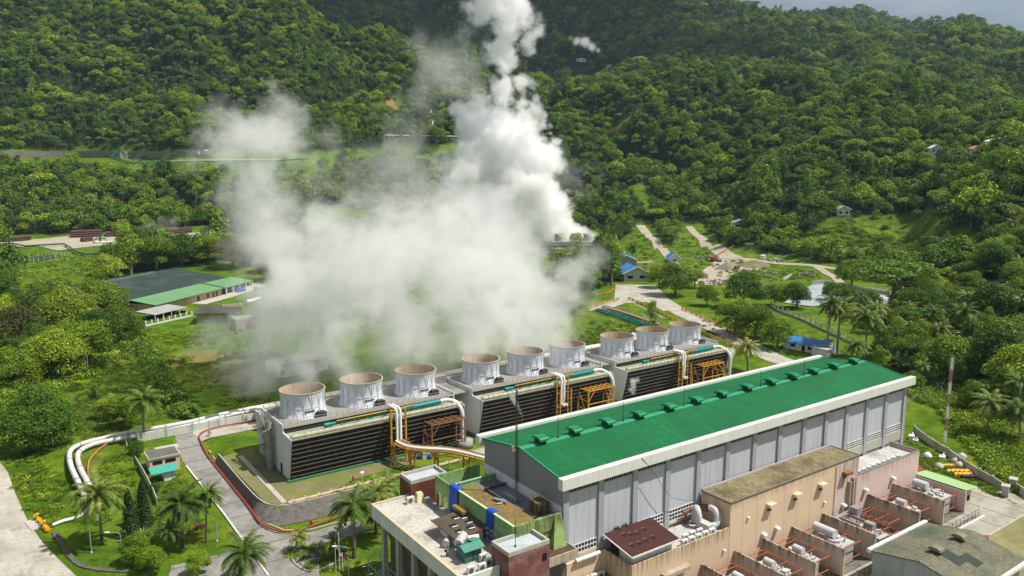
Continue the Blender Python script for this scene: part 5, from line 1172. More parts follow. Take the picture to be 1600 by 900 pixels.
mb = MB(); mb.prism([bp2(BL*.55, 9, 5.3), bp2(BL + 1.5, 9, 5.3), bp2(BL + 1.5, 9.5, 5.3), bp2(BL*.55, 9.5, 5.3)], [bp2(BL*.55, 9, 6.6), bp2(BL + 1.5, 9, 6.6), bp2(BL + 1.5, 9.5, 6.6), bp2(BL*.55, 9.5, 6.6)]); mb.build('parapet', mat('cream_wall', (0,0,0)), bb)
mb = MB(); 
for s_ in (BL*.8, BL - .8): mb.prism([bp2(s_, 0, 0), bp2(s_ + .6, 0, 0), bp2(s_ + .6, .6, 0), bp2(s_, .6, 0)], [bp2(s_, 0, 4.5), bp2(s_ + .6, 0, 4.5), bp2(s_ + .6, .6, 4.5), bp2(s_, .6, 4.5)])
mb.build('porch_column', mat('cream_wall', (0,0,0)), bb)
p = at(385, 515, 0); rt = thing('rusty_plant', 'dark block with a red rusty ladder frame half lost in the steam', 'plant', (p.x, p.y, 0)); mb = MB(); mb.obox((p.x, p.y + 4, 2.2), (8, 8, 4.4)); mb.build('body', M_concrete, rt)
mb = MB(); mb.obox((p.x + 2.2, p.y - .6, 2.6), (2.0, .9, 5.2)); mb.tube((p.x+3, p.y-.6, 5.2), (p.x + 5, p.y - .6, 2), .3, 6); mb.build('ladder_frame', mat('red_rust', (.22, .05, .03), .8, .3, .8), rt)
p = at(432, 592, 0); q = at(512, 577, 0); wb = thing('white_building', 'low white building behind the first fan stacks', 'building', ((p.x+q.x)/2, (p.y+q.y)/2, 0)); d = q - p; a_ = atan2(d.y, d.x); n = Vector((-d.y, d.x, 0)).normalized()
c_ = (p + q) / 2 + n * 4
mb = MB(); mb.obox((c_.x, c_.y, 1.9), (d.length, 8, 3.8), a_); mb.build('wall', M_white, wb)
mb = MB(); mb.obox((c_.x, c_.y, 3.95), (d.length + .6, 8.6, .3), a_); mb.build('roof', M_conc_lt, wb)
q = p + d * .12; mb = MB(); mb.obox((q.x - n.x*.05, q.y - n.y*.05, 1.6), (1.4, .12, 1.6), a_); mb.build('window', M_black, wb)
for t_ in (.45, .75): q = p + d * t_; mb = MB(); mb.obox((q.x - n.x*.05, q.y - n.y*.05, 1.9), (.3, .12, 3.7), a_); mb.build('pilaster', M_conc_lt, wb)
for k, (u, v, c_) in enumerate(((376, 457, (.02, .12, .42)), (404, 456, (.03, .17, .5)))):
    p = at(u, v, 0); mb = MB(); mb.obox((p.x, p.y, 1.0), (4.5, 3.0, 2.0), .4); mb.obox((p.x - 1, p.y, 2.1), (2, 2.4, .8), .4); single('covered_crate', mb, M_tarp, ('blue sheeted stack under the warehouse porch end', 'blue sheeted stack out on the grass by the warehouse')[k], 'crate', group='blue sheeted stacks')
for k, (u, v) in enumerate(((392, 474), (402, 471))):
    p = at(u, v, 0); mb = MB(); mb.tube((p.x - 2, p.y, 1.0), (p.x + 2, p.y + .8, 1.0), 1.0, 12); single('white_tank', mb, M_white_clean, ('white horizontal tank on the grass near the store', 'second white tank nearer the steam by the store')[k], 'tank', group='white tanks by the store')

# ------------------------------------------------------------------ pipe yards on the hillside, left
def gp(u, v, dz=0): p = ground(u, v); return (p.x, p.y, p.z + dz)
M_earth = mat('bare_earth', (.24, .155, .08), .95, .3, .15, (.13, .1, .05), .6)
for px in ([(600,150),(612,156),(622,170),(619,178),(604,166)], [(562,148),(580,150),(578,165),(565,162)], [(940,205),(965,198),(995,180),(992,187),(965,207),(945,212)]): drape('bare_earth', gpts(px), M_earth, .8, 8)
drape('dry_grass', gpts([(262,562),(300,548),(335,546),(362,556),(400,575),(425,612),(380,604),(330,602),(300,594),(275,590)]), mat('dry_grass', (.19,.165,.04), .95, .3, .3, (.115,.15,.012), .9, fine=(.12,.10,.025)), .12, 6)
drape('pipe_yard', gpts([(0,378),(60,374),(120,368),(200,372),(335,362),(335,376),(205,380),(150,385),(90,392),(60,385),(0,388)]), M_dirt, .3, 8)
M_gpipe = mat('dark_green_pipe', (.03, .13, .08), .45, .2, .5)
pipeline('green_pipeline', [Vector(gp(*q, 1.6)) for q in ((0, 385), (20, 384), (40, 388), (70, 386), (100, 384.5), (103, 386), (122, 398), (135, 401), (165, 399.5), (195, 397), (240, 396), (300, 392))], .55, M_gpipe, 'dark green pipeline stepping across the lower pipe yard lawn', None, 20, 8)
pipeline('white_pipeline_far', [Vector(gp(*q, 1.2)) for q in ((150, 381), (165, 381), (195, 379), (240, 393), (330, 388), (420, 381))], .45, M_white_clean, 'thin white pipeline along the lower pipe yard', None, 30, 8)
for k, (u, v) in enumerate(((4, 384), (157, 380))):
    p = Vector(gp(u, v)); w_ = thing('wellhead', ('green wellhead frame at the left end of the lower yard', 'green wellhead tripod before the stacked pipes')[k], 'wellhead', p, 'green wellheads'); mb = MB()
    mb.path(spline([p + Vector(q) for q in ((-4, 0, 0), (-4, 0, 6), (-3, 0, 8), (2, 0, 8), (4, 0, 6.5), (4, 0, 0))], 1), .5, 8) if k == 0 else mb.tube(p, p + Vector((0, 0, 9)), .7, 8, .4)
    mb.tube(p + Vector((-5, 0, 0)), p + Vector((0, 0, 7)), .25, 6); mb.tube(p + Vector((5, 0, 0)), p + Vector((0, 0, 7)), .25, 6); mb.tube(p + Vector((-3.5, 0, 3)), p + Vector((3.5, 0, 3)), .4, 8); mb.tube(p + Vector((0, -1, 4.5)), p + Vector((0, 1, 4.5)), .9, 10); mb.build('frame', M_gpipe, w_)
def rack(name, u0, v0, u1, v1, n, r, m, label):
    a, b = Vector(gp(u0, v0)), Vector(gp(u1, v1)); d = (b - a).normalized(); nn = Vector((-d.y, d.x, 0)).normalized(); mb = MB()
    for lay in range(3):
        for i in range(n - lay): o_ = nn * ((i + lay / 2) * r * 2.05) + Vector((0, 0, r + .4 + lay * r * 1.8)); mb.tube(a + o_, b + o_, r, 7)
    return single(name, mb, m, label, 'pipe stack', group='stacks of spare pipes')
M_brown = mat('dark_rust_pipe', (.10, .055, .04), .8, .3, .5)
rack('pipe_stack', 12, 379, 47, 376, 8, .5, M_brown, 'low stack of dark pipes at the left end of the lower yard')
rack('pipe_stack', 111, 372, 158, 370, 8, .8, M_brown, 'big stack of rusty brown pipes under the trees in the lower yard')
rack('pipe_stack', 166, 371, 205, 368, 8, .6, M_brown, 'stack of dark pipes behind the green wellhead tripod')
rack('pipe_stack', 130, 379, 146, 377, 6, .5, M_brown, 'short stack of pipe ends in front of the big rusty stack')
rack('pipe_stack', 265, 366, 300, 363, 6, .6, M_brown, 'brown pipe stack behind the drifting white steam wisp')
rack('pipe_stack', 320, 362, 350, 359, 6, .6, M_brown, 'dark pipe stack nearest the steam cloud in the lower yard')
mb = MB(); c = [gp(*q) for q in ((20, 405), (85, 398), (105, 401), (60, 409), (25, 411))]
o = drape('pond', [q[:2] for q in c], mat('pond_water', (.05, .085, .06), .12, .2, .1), .35, 6); 
fe = thing('pond_fence', 'white stakes round the small pond in the lower yard', 'fence', gp(55, 404)); mb = MB()
for (a, b) in zip(c, c[1:] + c[:1]):
    for k in range(5): q = Vector(a).lerp(Vector(b), k / 5); q.z = hgt(q.x, q.y); mb = MB(); mb.tube(q, q + Vector((0, 0, 2.4)), .14, 5); mb.build('stake', M_white, fe)
# upper pipe yard, with its long grey retaining wall
wl = thing('retaining_wall', 'long grey retaining wall at the foot of the forest above the upper pipe yard', 'wall', gp(160, 243)); mb = MB()
q = [Vector(gp(u, 246)) for u in range(-60, 331, 13)]
for a, b in zip(q, q[1:]): d = b - a; mb.prism([a + Vector((0, 0, -6)), b + Vector((0, 0, -6)), b + Vector((.5, 1, -6)), a + Vector((.5, 1, -6))], [a + Vector((0, 0, 6.4)), b + Vector((0, 0, 6.4)), b + Vector((.5, 1, 6.4)), a + Vector((.5, 1, 6.4))])
mb.build('face', mat('grey_block', (.22, .20, .185), .95, .2, .2, (.12, .11, .1), .5), wl)
pipeline('green_pipeline', [Vector(gp(*q, 1.8)) for q in ((165, 245), (185, 250), (200, 256), (215, 257), (260, 256), (330, 255), (420, 254), (480, 250))], .75, M_gpipe, 'dark green pipeline along the upper pipe yard lawn', None, 40, 8)
pipeline('white_pipeline_far', [Vector(gp(*q, 1.6)) for q in ((245, 254), (290, 253.5), (340, 252.5), (440, 251))], .4, M_white, 'white pipeline along the upper pipe yard lawn', None, 40, 8)
pipeline('white_pipeline_far', [Vector(gp(*q, .8)) for q in ((245, 270), (270, 273), (290, 276), (320, 279))], .5, M_conc_lt, 'thin grey pipe down the upper lawn', None, 40, 6)
for k, (u, v) in enumerate(((188, 247), (222, 252), (270, 250))):
    p = Vector(gp(u, v)); w_ = thing('wellhead', ('tall green wellhead below the grey retaining wall, leftmost of the upper three', 'green wellhead with a white sloping pipe in the upper yard', 'low green wellhead nearest the steaming tank in the upper yard')[k], 'wellhead', p, 'green wellheads'); mb = MB()
    mb.tube(p + Vector((-4, 0, 0)), p + Vector((-1, 0, 8)), .5, 6); mb.tube(p + Vector((5, 0, 0)), p + Vector((1, 0, 8)), .5, 6); mb.tube(p + Vector((-3, 0, 6)), p + Vector((4, 0, 6)), .6, 6); mb.tube(p + Vector((0, 0, 6)), p + Vector((0, 0, 10 if k == 0 else 7)), 1.0, 8); mb.tube(p + Vector((3, 0, 6)), p + Vector((9, -4, 1)), .5, 6); mb.tube(p + Vector((-3, 0, 6)), p + Vector((-9, -2, 1)), .5, 6); mb.build('frame', M_gpipe, w_)
p = Vector(gp(322, 245)); mb = MB(); mb.lathe([(0, 0), (2.2, 0), (2.2, 6), (1.6, 7), (0, 7)], tuple(p), 14); mb.lathe([(0, 0), (2.0, 0), (2.0, 5), (0, 6)], (p.x - 6, p.y + 3, p.z), 14); single('steam_tank', mb, M_conc_lt, 'squat pale silencer tank steaming at the right end of the upper yard', 'tank')
# pipes climbing the slope behind the steam
for k, pts in enumerate((((672, 158), (674, 187), (692, 187)), ((676, 196), (677, 214), (660, 215)), ((600, 221), (740, 223)))):
    pipeline('slope_pipeline', [Vector(gp(*q, 7)) for q in pts], .5, M_white_clean, ('white pipe rising up the wooded slope left of the white plume', 'short white pipe bending at the foot of the rising pipe', 'long pale pipe crossing the slope behind the steam')[k], None, 20, 6)
pipeline('slope_pipeline', [Vector(gp(*q, 1.5)) for q in ((478, 283), (484, 292), (492, 302), (496, 312))], 1.0, mat('mustard_pipe', (.4, .3, .1), .6, .2, .6), 'pair of mustard and grey pipes running down a lawn behind the steam column', None, 30, 6)

# ------------------------------------------------------------------ steam station behind the cloud
p = at(902, 400, 0); ss = thing('steam_station', 'small pale cooling cell on green pipework, the source of the dense white plume', 'cooling cell', (p.x, p.y, 0))
def cb(mb, dx0, dx1, dd0, dd1, z0, z1):
    U, D = ud(p.x, p.y); f = lambda a, b, z: (*xy(U + a, D + b), z)
    return mb.prism([f(dx0, dd0, z0), f(dx1, dd0, z0), f(dx1, dd1, z0), f(dx0, dd1, z0)], [f(dx0, dd0, z1), f(dx1, dd0, z1), f(dx1, dd1, z1), f(dx0, dd1, z1)])
mb = MB(); cb(mb, -18, 14, 4, 16, 6, 10); mb.build('cell', M_conc_lt, ss)
for dx in (-12, 0, 9):
    U, D = ud(p.x, p.y); q = xy(U + dx, D + 10); mb = MB(); mb.lathe([(4.2, 0), (3.8, 2), (4.0, 5.5), (3.7, 5.5), (3.5, 1)], (*q, 10), 20); mb.build('stack', M_conc_lt, ss)
mb = MB(); 
for z in (.5, 3.2, 6): cb(mb, -26, 15, 2, 3, z, z + 1.1); cb(mb, -26, 15, 0, .6, z + .6, z + 1.4)
mb.build('pipework', M_gpipe, ss)
mb = MB()
for dx in (-17, -9, -1, 7, 13): cb(mb, dx, dx + .9, 4.2, 5.1, 0, 6)
cb(mb, 12, 14, 3.0, 4.0, 0, 11); mb.build('column', mat('bluegrey', (.4, .48, .55), .6, .1, .6), ss)

# ------------------------------------------------------------------ houses with blue roofs, bridge, roads on the right
M_blue = mat('blue_sheet_roof', (.03, .17, .46), .5, .15, .25, (.08, .27, .55), .4)
def gable_house(name, label, a, b, depth, hw, hr, wallm, roofm, over=.8, wins=2, group=None, cat='house', z=None):
    a, b = Vector((*a[:2], 0)), Vector((*b[:2], 0)); O, d, n, L_ = frame_of(a, b); z = min(hgt(a.x, a.y), hgt(b.x, b.y)) if z is None else z
    f = lambda s, t, h: tuple(O + d * s + n * t + Vector((0, 0, z + h)))
    t = thing(name, label, cat, f(L_/2, depth/2, 0), group)
    mb = MB(); mb.prism([f(0, 0, -1), f(L_, 0, -1), f(L_, 0, hw), f(L_/2, 0, hr - .2), f(0, 0, hw)], [f(0, depth, -1), f(L_, depth, -1), f(L_, depth, hw), f(L_/2, depth, hr - .2), f(0, depth, hw)]); mb.build('wall', wallm, t)
    mb = MB(); k = (hr - hw) / (L_/2); e = over
    mb.slab([f(-e, -e, hw - k*e), f(L_/2, -e, hr), f(L_/2, depth + e, hr), f(-e, depth + e, hw - k*e)], .18); mb.slab([f(L_/2, -e, hr), f(L_ + e, -e, hw - k*e), f(L_ + e, depth + e, hw - k*e), f(L_/2, depth + e, hr)], .18); r = mb.build('roof', roofm, t)
    mb = MB(); mb.bar(f(-e, -e, hw - k*e - .1), f(L_/2, -e - .02, hr - .1), .35); mb.bar(f(L_/2, -e - .02, hr - .1), f(L_ + e, -e, hw - k*e - .1), .35); mb.build('barge_board', M_white_clean, r)
    for i in range(wins):
        s = L_ * (i + .5) / wins; mb = MB(); mb.prism([f(s - L_*.11, -.08, hw*.3), f(s + L_*.11, -.08, hw*.3), f(s + L_*.11, .05, hw*.3), f(s - L_*.11, .05, hw*.3)], [f(s - L_*.11, -.08, hw*.62), f(s + L_*.11, -.08, hw*.62), f(s + L_*.11, .05, hw*.62), f(s - L_*.11, .05, hw*.62)]); mb.build('window', M_black, t)
    return t
gable_house('house', 'pale gabled house with a bright blue roof facing the concrete forecourt', at(975, 440, 0), at(1013, 439, 0), 15, 5.2, 8.6, mat('stone_white', (.5, .5, .47), .9, .12, .4), M_blue, 1.5)
q0, q1 = at(982, 427, 0), at(1016, 427, 0); gable_house('house', 'second blue roofed house standing right behind the gabled one', (q0.x + 4, q0.y + 16), (q1.x + 4, q1.y + 16), 12, 6.6, 9.6, M_conc_lt, M_blue, 1.2)
gable_house('hut', 'tiny blue roofed hut beside the dirt track', at(1046, 411, 0), at(1062, 411, 0), 10, 3.4, 6.0, M_white, M_blue, 1.0, 1)
# long low house with the blue roof
O, d, n, L_ = frame_of(at(1225, 544, 0), at(1292, 556, 0)); f = lambda s, t, h: tuple(O + d * s + n * t + Vector((0, 0, h)))
bh = thing('bungalow', 'long low white bungalow with a bright blue roof on the lawn beyond the hall', 'house', f(L_/2, 4, 0))
mb = MB(); mb.prism([f(0, 0, 0), f(L_, 0, 0), f(L_, 7, 0), f(0, 7, 0)], [f(0, 0, 3), f(L_, 0, 3), f(L_, 7, 3), f(0, 7, 3)]); mb.prism([f(L_ * .74, -3, 0), f(L_ * 1.1, -3, 0), f(L_ * 1.1, 0, 0), f(L_ * .74, 0, 0)], [f(L_ * .74, -3, 2.9), f(L_ * 1.1, -3, 2.9), f(L_ * 1.1, 0, 2.9), f(L_ * .74, 0, 2.9)]); mb.build('wall', M_white, bh)
mb = MB(); mb.slab([f(-.6, -1, 3.0), f(L_ * .78, -1, 3.0), f(L_ * .78, 3.6, 4.4), f(-.6, 3.6, 4.4)], .15); mb.slab([f(-.6, 3.6, 4.4), f(L_ * .78, 3.6, 4.4), f(L_ * .78, 7.8, 3.0), f(-.6, 7.8, 3.0)], .15); mb.slab([f(L_ * .78, -1.6, 3.2), f(L_ * .98, -1.6, 3.2), f(L_ * .98, 6, 4.7), f(L_ * .78, 6, 4.7)], .15); mb.build('roof', M_blue, bh)
mb = MB(); mb.slab([f(L_ * .72, -3.6, 2.95), f(L_ * 1.14, -3.6, 2.95), f(L_ * 1.14, .5, 3.25), f(L_ * .72, .5, 3.25)], .12); mb.build('porch_roof', M_conc_lt, bh)
for s_, w_, z0, z1 in ((.16, 1.6, 1.2, 2.3), (.42, 1.1, .1, 2.3), (.56, 1.6, 1.0, 2.2), (.68, 1.0, .1, 2.2)):
    mb = MB(); mb.prism([f(L_*s_, -.08, z0), f(L_*s_ + w_, -.08, z0), f(L_*s_ + w_, .02, z0), f(L_*s_, .02, z0)], [f(L_*s_, -.08, z1), f(L_*s_ + w_, -.08, z1), f(L_*s_ + w_, .02, z1), f(L_*s_, .02, z1)]); mb.build('window' if z0 > .5 else 'door', M_black, bh)
# roads
def trk(pts, w, dz):
    TRACKS.extend((p.x, p.y) for p in spline([(a, b, 0) for a, b in pts], 5)); return ribbon(pts, w, dz)
structure('forecourt_road', ribbon(gpts([(930, 484), (965, 472), (1000, 462), (1030, 468), (1060, 486), (1100, 505), (1140, 524), (1180, 545), (1215, 562), (1260, 575)]), 9.0), M_road)
drape('forecourt', gpts([(962,445),(1024,446),(1040,462),(1062,486),(1036,486),(1010,472),(975,474),(960,466)]), M_road, .16, 5)
drape('gravel_court', gpts([(1086,444),(1092,428),(1112,411),(1126,402),(1165,404),(1200,410),(1180,424),(1145,432),(1122,446)]), M_dirt, .16, 6)
structure('track', trk(gpts([(1076, 354), (1083, 362), (1098, 374), (1120, 389), (1134, 399), (1150, 404)]), (6, 12), .3), M_dirt)
structure('track', trk(gpts([(1130, 403), (1190, 408), (1235, 413), (1290, 418), (1330, 423), (1360, 427)]), 5.5, .25), M_dirt)
structure('track', trk(gpts([(1275, 416), (1290, 426), (1305, 434), (1312, 442)]), 5.0, .25), M_dirt)
structure('track', trk(gpts([(1000, 352), (1015, 370), (1028, 384), (1045, 402), (1058, 418), (1062, 432)]), (8, 5), .35), M_dirt)
structure('track', trk(gpts([(975, 412), (1000, 411), (1020, 409)]), 5, .3), M_dirt)
# yellow guard rails
def rail(pts, label):
    c = spline(pts, 2.4); mb = MB()
    for a, b in zip(c, c[1:]): mb.bar((a.x, a.y, hgt(a.x, a.y) + 1.1), (b.x, b.y, hgt(b.x, b.y) + 1.1), .25); mb.bar((a.x, a.y, hgt(a.x, a.y) + .6), (b.x, b.y, hgt(b.x, b.y) + .6), .16)
    t = thing('guard_rail', label, 'guard rail', c[0], 'yellow guard rails of the concrete road'); mb.build('rail', M_yellow, t); 
    for a in c[::2]: pb = MB(); pb.box(a.x - .28, a.x + .28, a.y - .28, a.y + .28, hgt(a.x, a.y) - .2, hgt(a.x, a.y) + 1.3); pb.build('post', M_yellow, t)
G0 = lambda q: tuple(at(*q, 0))
rail([G0(q) for q in ((900, 470), (930, 463), (950, 460), (962, 452))], 'yellow guard rail on the far side of the bridge by the dark tree')
rail([G0(q) for q in ((918, 484), (945, 475), (968, 468))], 'short yellow guard rail on the near side of the bridge')
rail([G0(q) for q in ((983, 468), (1000, 475), (1020, 484), (1036, 492), (1060, 505), (1100, 523), (1150, 545))], 'long yellow guard rail with posts behind the far fan stacks')
rail([G0(q) for q in ((1066, 484), (1085, 492), (1110, 504), (1140, 519), (1166, 532))], 'yellow guard rail along the outer side of the descending road')
br = thing('bridge', 'concrete bridge abutment over the pipe trench at the edge of the forecourt', 'bridge', tuple(at(960, 490, 0))); mb = MB()
def cw(a, b, z0, z1, th=.6):
    d = (Vector(b) - Vector(a)); m_ = (Vector(a) + Vector(b)) / 2; mb.obox((m_.x, m_.y, (z0 + z1) / 2), (d.length, th, z1 - z0), atan2(d.y, d.x))
cw(at(920, 486, 0), at(968, 469, 0), -.6, .15, 2.0); cw(at(970, 470, 0), at(982, 470, 0), -3.5, .2, 1.2); cw(at(983, 470, 0), at(1036, 496, 0), -3.5, .1, .8)
mb.build('abutment', M_concrete, br)
for k, (o_, m_) in enumerate(((0, M_green), (3.0, M_green), (9, M_conc_lt), (11, M_rust))):
    pts = [at(930, 488, 0), at(960, 496, 0), at(1000, 510, 0), at(1022, 518, 0)]
    pipeline('trench_pipe', spline([(q.x + o_ * .9, q.y + o_ * .5, .9) for q in pts], 4), .55, m_, ('green pipe nearest the towers coming from under the bridge', 'second green pipe coming from under the bridge', 'pale pipe coming from under the bridge', 'brown pipe hugging the trench wall below the guard rail')[k], 'pipes from under the bridge', 12, 8)
# crane truck
p = ground(1118, 409); ct = thing('crane_truck', 'white cabbed truck crane with a raised red boom on the gravel court', 'truck', p); q = Matrix.Translation(p) @ Matrix.Rotation(R(-60), 4, 'Z') @ Matrix.Scale(1.05, 4)
def part(name, fn, m, par=None):
    mb = MB(); fn(mb); mb.v = [tuple(q @ Vector(v)) for v in mb.v]; return mb.build(name, m, par or ct)
part('chassis', lambda b: b.box(-4.4, 4.2, -1.15, 1.15, .7, 1.2), M_dark)
part('cab', lambda b: b.prism([(2.2, -1.2, 1.2), (4.3, -1.2, 1.2), (4.2, -1.2, 2.2), (3.9, -1.2, 3.1), (2.2, -1.2, 3.1)], [(2.2, 1.2, 1.2), (4.3, 1.2, 1.2), (4.2, 1.2, 2.2), (3.9, 1.2, 3.1), (2.2, 1.2, 3.1)]), M_white_clean)
part('windscreen', lambda b: b.slab([(4.23, -1.0, 2.2), (4.23, 1.0, 2.2), (3.95, 1.0, 2.95), (3.95, -1.0, 2.95)], .03), M_glass)
for x in (3.2, -1.8, -3.3):
    for y in (-1.0, 1.0): part('wheel', lambda b, x=x, y=y: b.tube((x, y - .22, .55), (x, y + .22, .55), .55, 14), M_black)
part('crane_body', lambda b: (b.box(-2.6, .6, -1.0, 1.0, 1.2, 2.4), b.box(-3.4, -2.0, -.9, .9, 1.4, 2.9)), mat('crane_red', (.42, .05, .03), .4, .1, 1))
part('boom', lambda b: (b.tube((-1.6, .2, 2.6), (3.6, 6.0, 6.2), .42, 4, .34), b.tube((3.6, 6.0, 6.2), (9.0, 12.0, 10), .3, 4, .22)), mat('crane_red', (0, 0, 0)))
part('bed', lambda b: (b.box(-4.4, -2.7, -1.2, 1.2, 1.2, 1.5),), M_white_clean)
def heap(name, u, v, r, h, m, label, cat, n=26):
    p = ground(u, v); mb = MB(); vs = [(p.x, p.y, p.z + h)]; k = 18
    for i, (f_, z_) in enumerate(((.3, .8), (.62, .42), (1.0, -.05))):
        for j in range(k): a = 2*pi*j/k; w_ = 1 + .28 * noise.noise(Vector((cos(a) * 1.5 + p.x, sin(a) * 1.5, i))); vs.append((p.x + r*f_*w_*cos(a), p.y + r*f_*w_*sin(a), p.z + h * (z_ + .1 * noise.noise(Vector((cos(a) * 3, sin(a) * 3 + p.y, i)))) if i < 2 else p.z - .3))
    mb.add(vs, [(0, 1 + j, 1 + (j + 1) % k) for j in range(k)] + [(1 + i*k + j, 1 + (i+1)*k + j, 1 + (i+1)*k + (j+1) % k, 1 + i*k + (j+1) % k) for i in range(2) for j in range(k)], True)
    return single(name, mb, m, label, cat)
heap('gravel_heap', 1137, 420, 7.5, 4.2, mat('grey_gravel', (.22, .20, .17), .95, .3, .8), 'cone of grey gravel on the pale court', 'heap')
heap('earth_heap', 1180, 415, 12, 3.6, mat('mossy_earth', (.16, .15, .07), .95, .35, .3, (.3, .26, .18), .6), 'low grassy earth heap beside the dirt track', 'heap')
p = ground(1152, 422); mb = MB()
for k in range(16): mb.obox((p.x + random.uniform(-1, 1), p.y + random.uniform(-.6, .6), p.z + .3 + k * .2), (8.5, .6, .18), R(20) + random.uniform(-.06, .06), ('X', .25))
single('plank_stack', mb, mat('brown_timber', (.24, .14, .07), .8, .3, .6), 'stack of long brown planks beside the gravel cone', 'plank stack')
def debris(u, v, r, n, m, label, sz=(1.2, 3.2)):
    p = ground(u, v); mb = MB()
    for k in range(n):
        a = random.uniform(0, 2*pi); rr = r * sqrt(random.random()); x, y = p.x + rr*cos(a), p.y + rr*sin(a); h = (1 - rr / r) * 1.8
        mb.obox((x, y, hgt(x, y) + .3 + h * random.random()), (random.uniform(*sz), random.uniform(.3, 1.0), random.uniform(.2, .7)), random.uniform(0, pi), ('Y', random.uniform(-.4, .4)))
    return single('debris_pile', mb, m, label, 'debris', p, kind='stuff')
M_deb = mat('rubble', (.28, .25, .21), .95, .4, .5, (.12, .1, .08), .6)
debris(1104, 403, 9, 60, M_deb, 'pile of mixed scrap beside the truck crane')
debris(1128, 442, 9, 60, M_deb, 'rubble tipped at the edge of the gravel court')
debris(1190, 428, 10, 50, M_deb, 'scattered rubble below the grassy heap')
debris(1260, 430, 6, 30, M_deb, 'broken timber and stones in the dry ditch', (1.5, 4))
p = ground(1192, 405); mb = MB(); mb.obox((p.x, p.y, p.z + 1.3), (5, 2.5, 2.6), R(30)); mb.obox((p.x, p.y, p.z + 2.7), (5.4, 2.9, .2), R(30)); single('container', mb, M_white, 'small white site container beside the dirt track', 'container')
debris(1212, 408, 5, 24, M_conc_lt, 'pale slabs lying along the track near the white container', (2, 4))
# concrete channel and lined pond
mb = MB(); a, b = ground(1223, 440), ground(1236, 430); d = b - a; mb.obox((*((a + b) / 2)[:2], .9), (d.length, .8, 1.8), atan2(d.y, d.x)); single('concrete_kerb_wall', mb, M_conc_lt, 'short pale concrete channel wall in the grass by the track', 'wall')
M_liner = mat('grey_liner', (.36, .375, .40), .6, .25, .15, (.2, .21, .22), .6)
c = [ground(*q) for q in ((1225, 474), (1268, 446), (1290, 444), (1345, 455), (1388, 462), (1386, 476), (1330, 474), (1270, 480))]
drape('lined_pond', [q.to_tuple()[:2] for q in c], M_liner, .4, 6)
mb = MB()
for a, b in zip(c[1:5], c[2:5]): d = b - a; mb.obox((*((a + b) / 2)[:2], hgt(*((a + b) / 2)[:2]) + 1.1), (d.length, .8, 2.4), atan2(d.y, d.x))
single('pond_wall', mb, mat('liner_wall', (.33, .36, .40), .7, .15, .4), 'grey retaining wall behind the lined basin', 'wall')
p = ground(1355, 468); mb = MB()
for k in range(5): mb.obox((p.x, p.y, p.z + .6 + .35 * k), (22 - k * 3, 9 - k * 1.5, .36), R(-8))
single('sheet_stack', mb, mat('white_sheets', (.62, .61, .57), .7, .15, .4), 'stepped stack of pale sheets in the lined basin', 'stack')
# posted fence
fe = thing('post_fence', 'concrete posted wire fence curving down the lawn behind the palms', 'fence', G0((1270, 505))); mb = MB(); wb_ = MB()
c = spline([G0(q) for q in ((1205, 481), (1222, 490), (1250, 500), (1275, 512), (1300, 524), (1325, 535), (1345, 548))], 4.2)
for a, b in zip(c, c[1:]):
    mb = MB(); mb.box(a.x - .28, a.x + .28, a.y - .28, a.y + .28, 0, 3.0); mb.build('post', M_steel, fe); d = b - a; wb_.obox(((a.x+b.x)/2, (a.y+b.y)/2, .5), (d.length, .25, 1.0), atan2(d.y, d.x)); wb_.tube((a.x, a.y, 2.3), (b.x, b.y, 2.3), .04, 4); wb_.tube((a.x, a.y, 1.7), (b.x, b.y, 1.7), .04, 4)
wb_.build('panel', M_concrete, fe)
# lattice mast and boundary wall on the right
p = at(1476, 692, 0); lm = thing('lattice_mast', 'tall red and white lattice mast by the boundary wall', 'mast', (p.x, p.y, 0)); H_ = 21.5; mr_, mw_ = MB(), MB()
for i in range(36):
    z0, z1 = H_ * i / 36, H_ * (i + 1) / 36; mb = mr_ if (i // 5) % 2 else mw_; w = .34
    cs = [(p.x + w*cos(a), p.y + w*sin(a)) for a in (.5, 2.59, 4.69)]
    for k in range(3): a, b = cs[k], cs[(k+1) % 3]; mb.tube((*a, z0), (*a, z1), .06, 5); mb.tube((*a, z0), (*b, z1), .04, 4); mb.tube((*a, z1), (*b, z1), .035, 4)
mw_.build('white_section', M_white_clean, lm); mr_.build('red_section', mat('faded_red', (.36, .22, .19), .6, .25, 1), lm)
wl = thing('yard_wall', 'low weathered concrete wall bounding the junk strewn grass on the right', 'wall', tuple(at(1500, 722, 0))); mb = MB()
c = [at(*q, 0) for q in ((1428, 677), (1455, 697), (1480, 712), (1505, 730), (1530, 746), (1550, 757), (1567, 768))]
for a, b in zip(c, c[1:]):
    d = b - a; mb.obox((*((a + b) / 2)[:2], .85), (d.length, .22, 1.9), atan2(d.y, d.x)); mb.obox((*a[:2], .95), (.45, .45, 2.1), atan2(d.y, d.x))
c2 = [at(*q, 0) for q in ((1586, 767), (1600, 777), (1640, 800))]
for a, b in zip(c2, c2[1:]): d = b - a; mb.obox((*((a + b) / 2)[:2], .85), (d.length, .22, 1.9), atan2(d.y, d.x))
mb.build('panel', mat('pale_wall', (.48, .44, .37), .9, .2, .4, (.2, .17, .13), .5), wl)
for k, (u, v) in enumerate(((1570, 775), (1582, 764))):
    p = at(u, v, 0); mb = MB(); mb.obox((p.x, p.y, 1.1), (1.6, 1.2, 2.2), .3); mb.obox((p.x, p.y, 2.25), (1.9, 1.5, .2), .3); single('gate_pillar', mb, M_conc_lt, ('pale gate pillar in front at the gap of the yard wall', 'second gate pillar behind at the gap of the yard wall')[k], 'pillar', group='gate pillars')
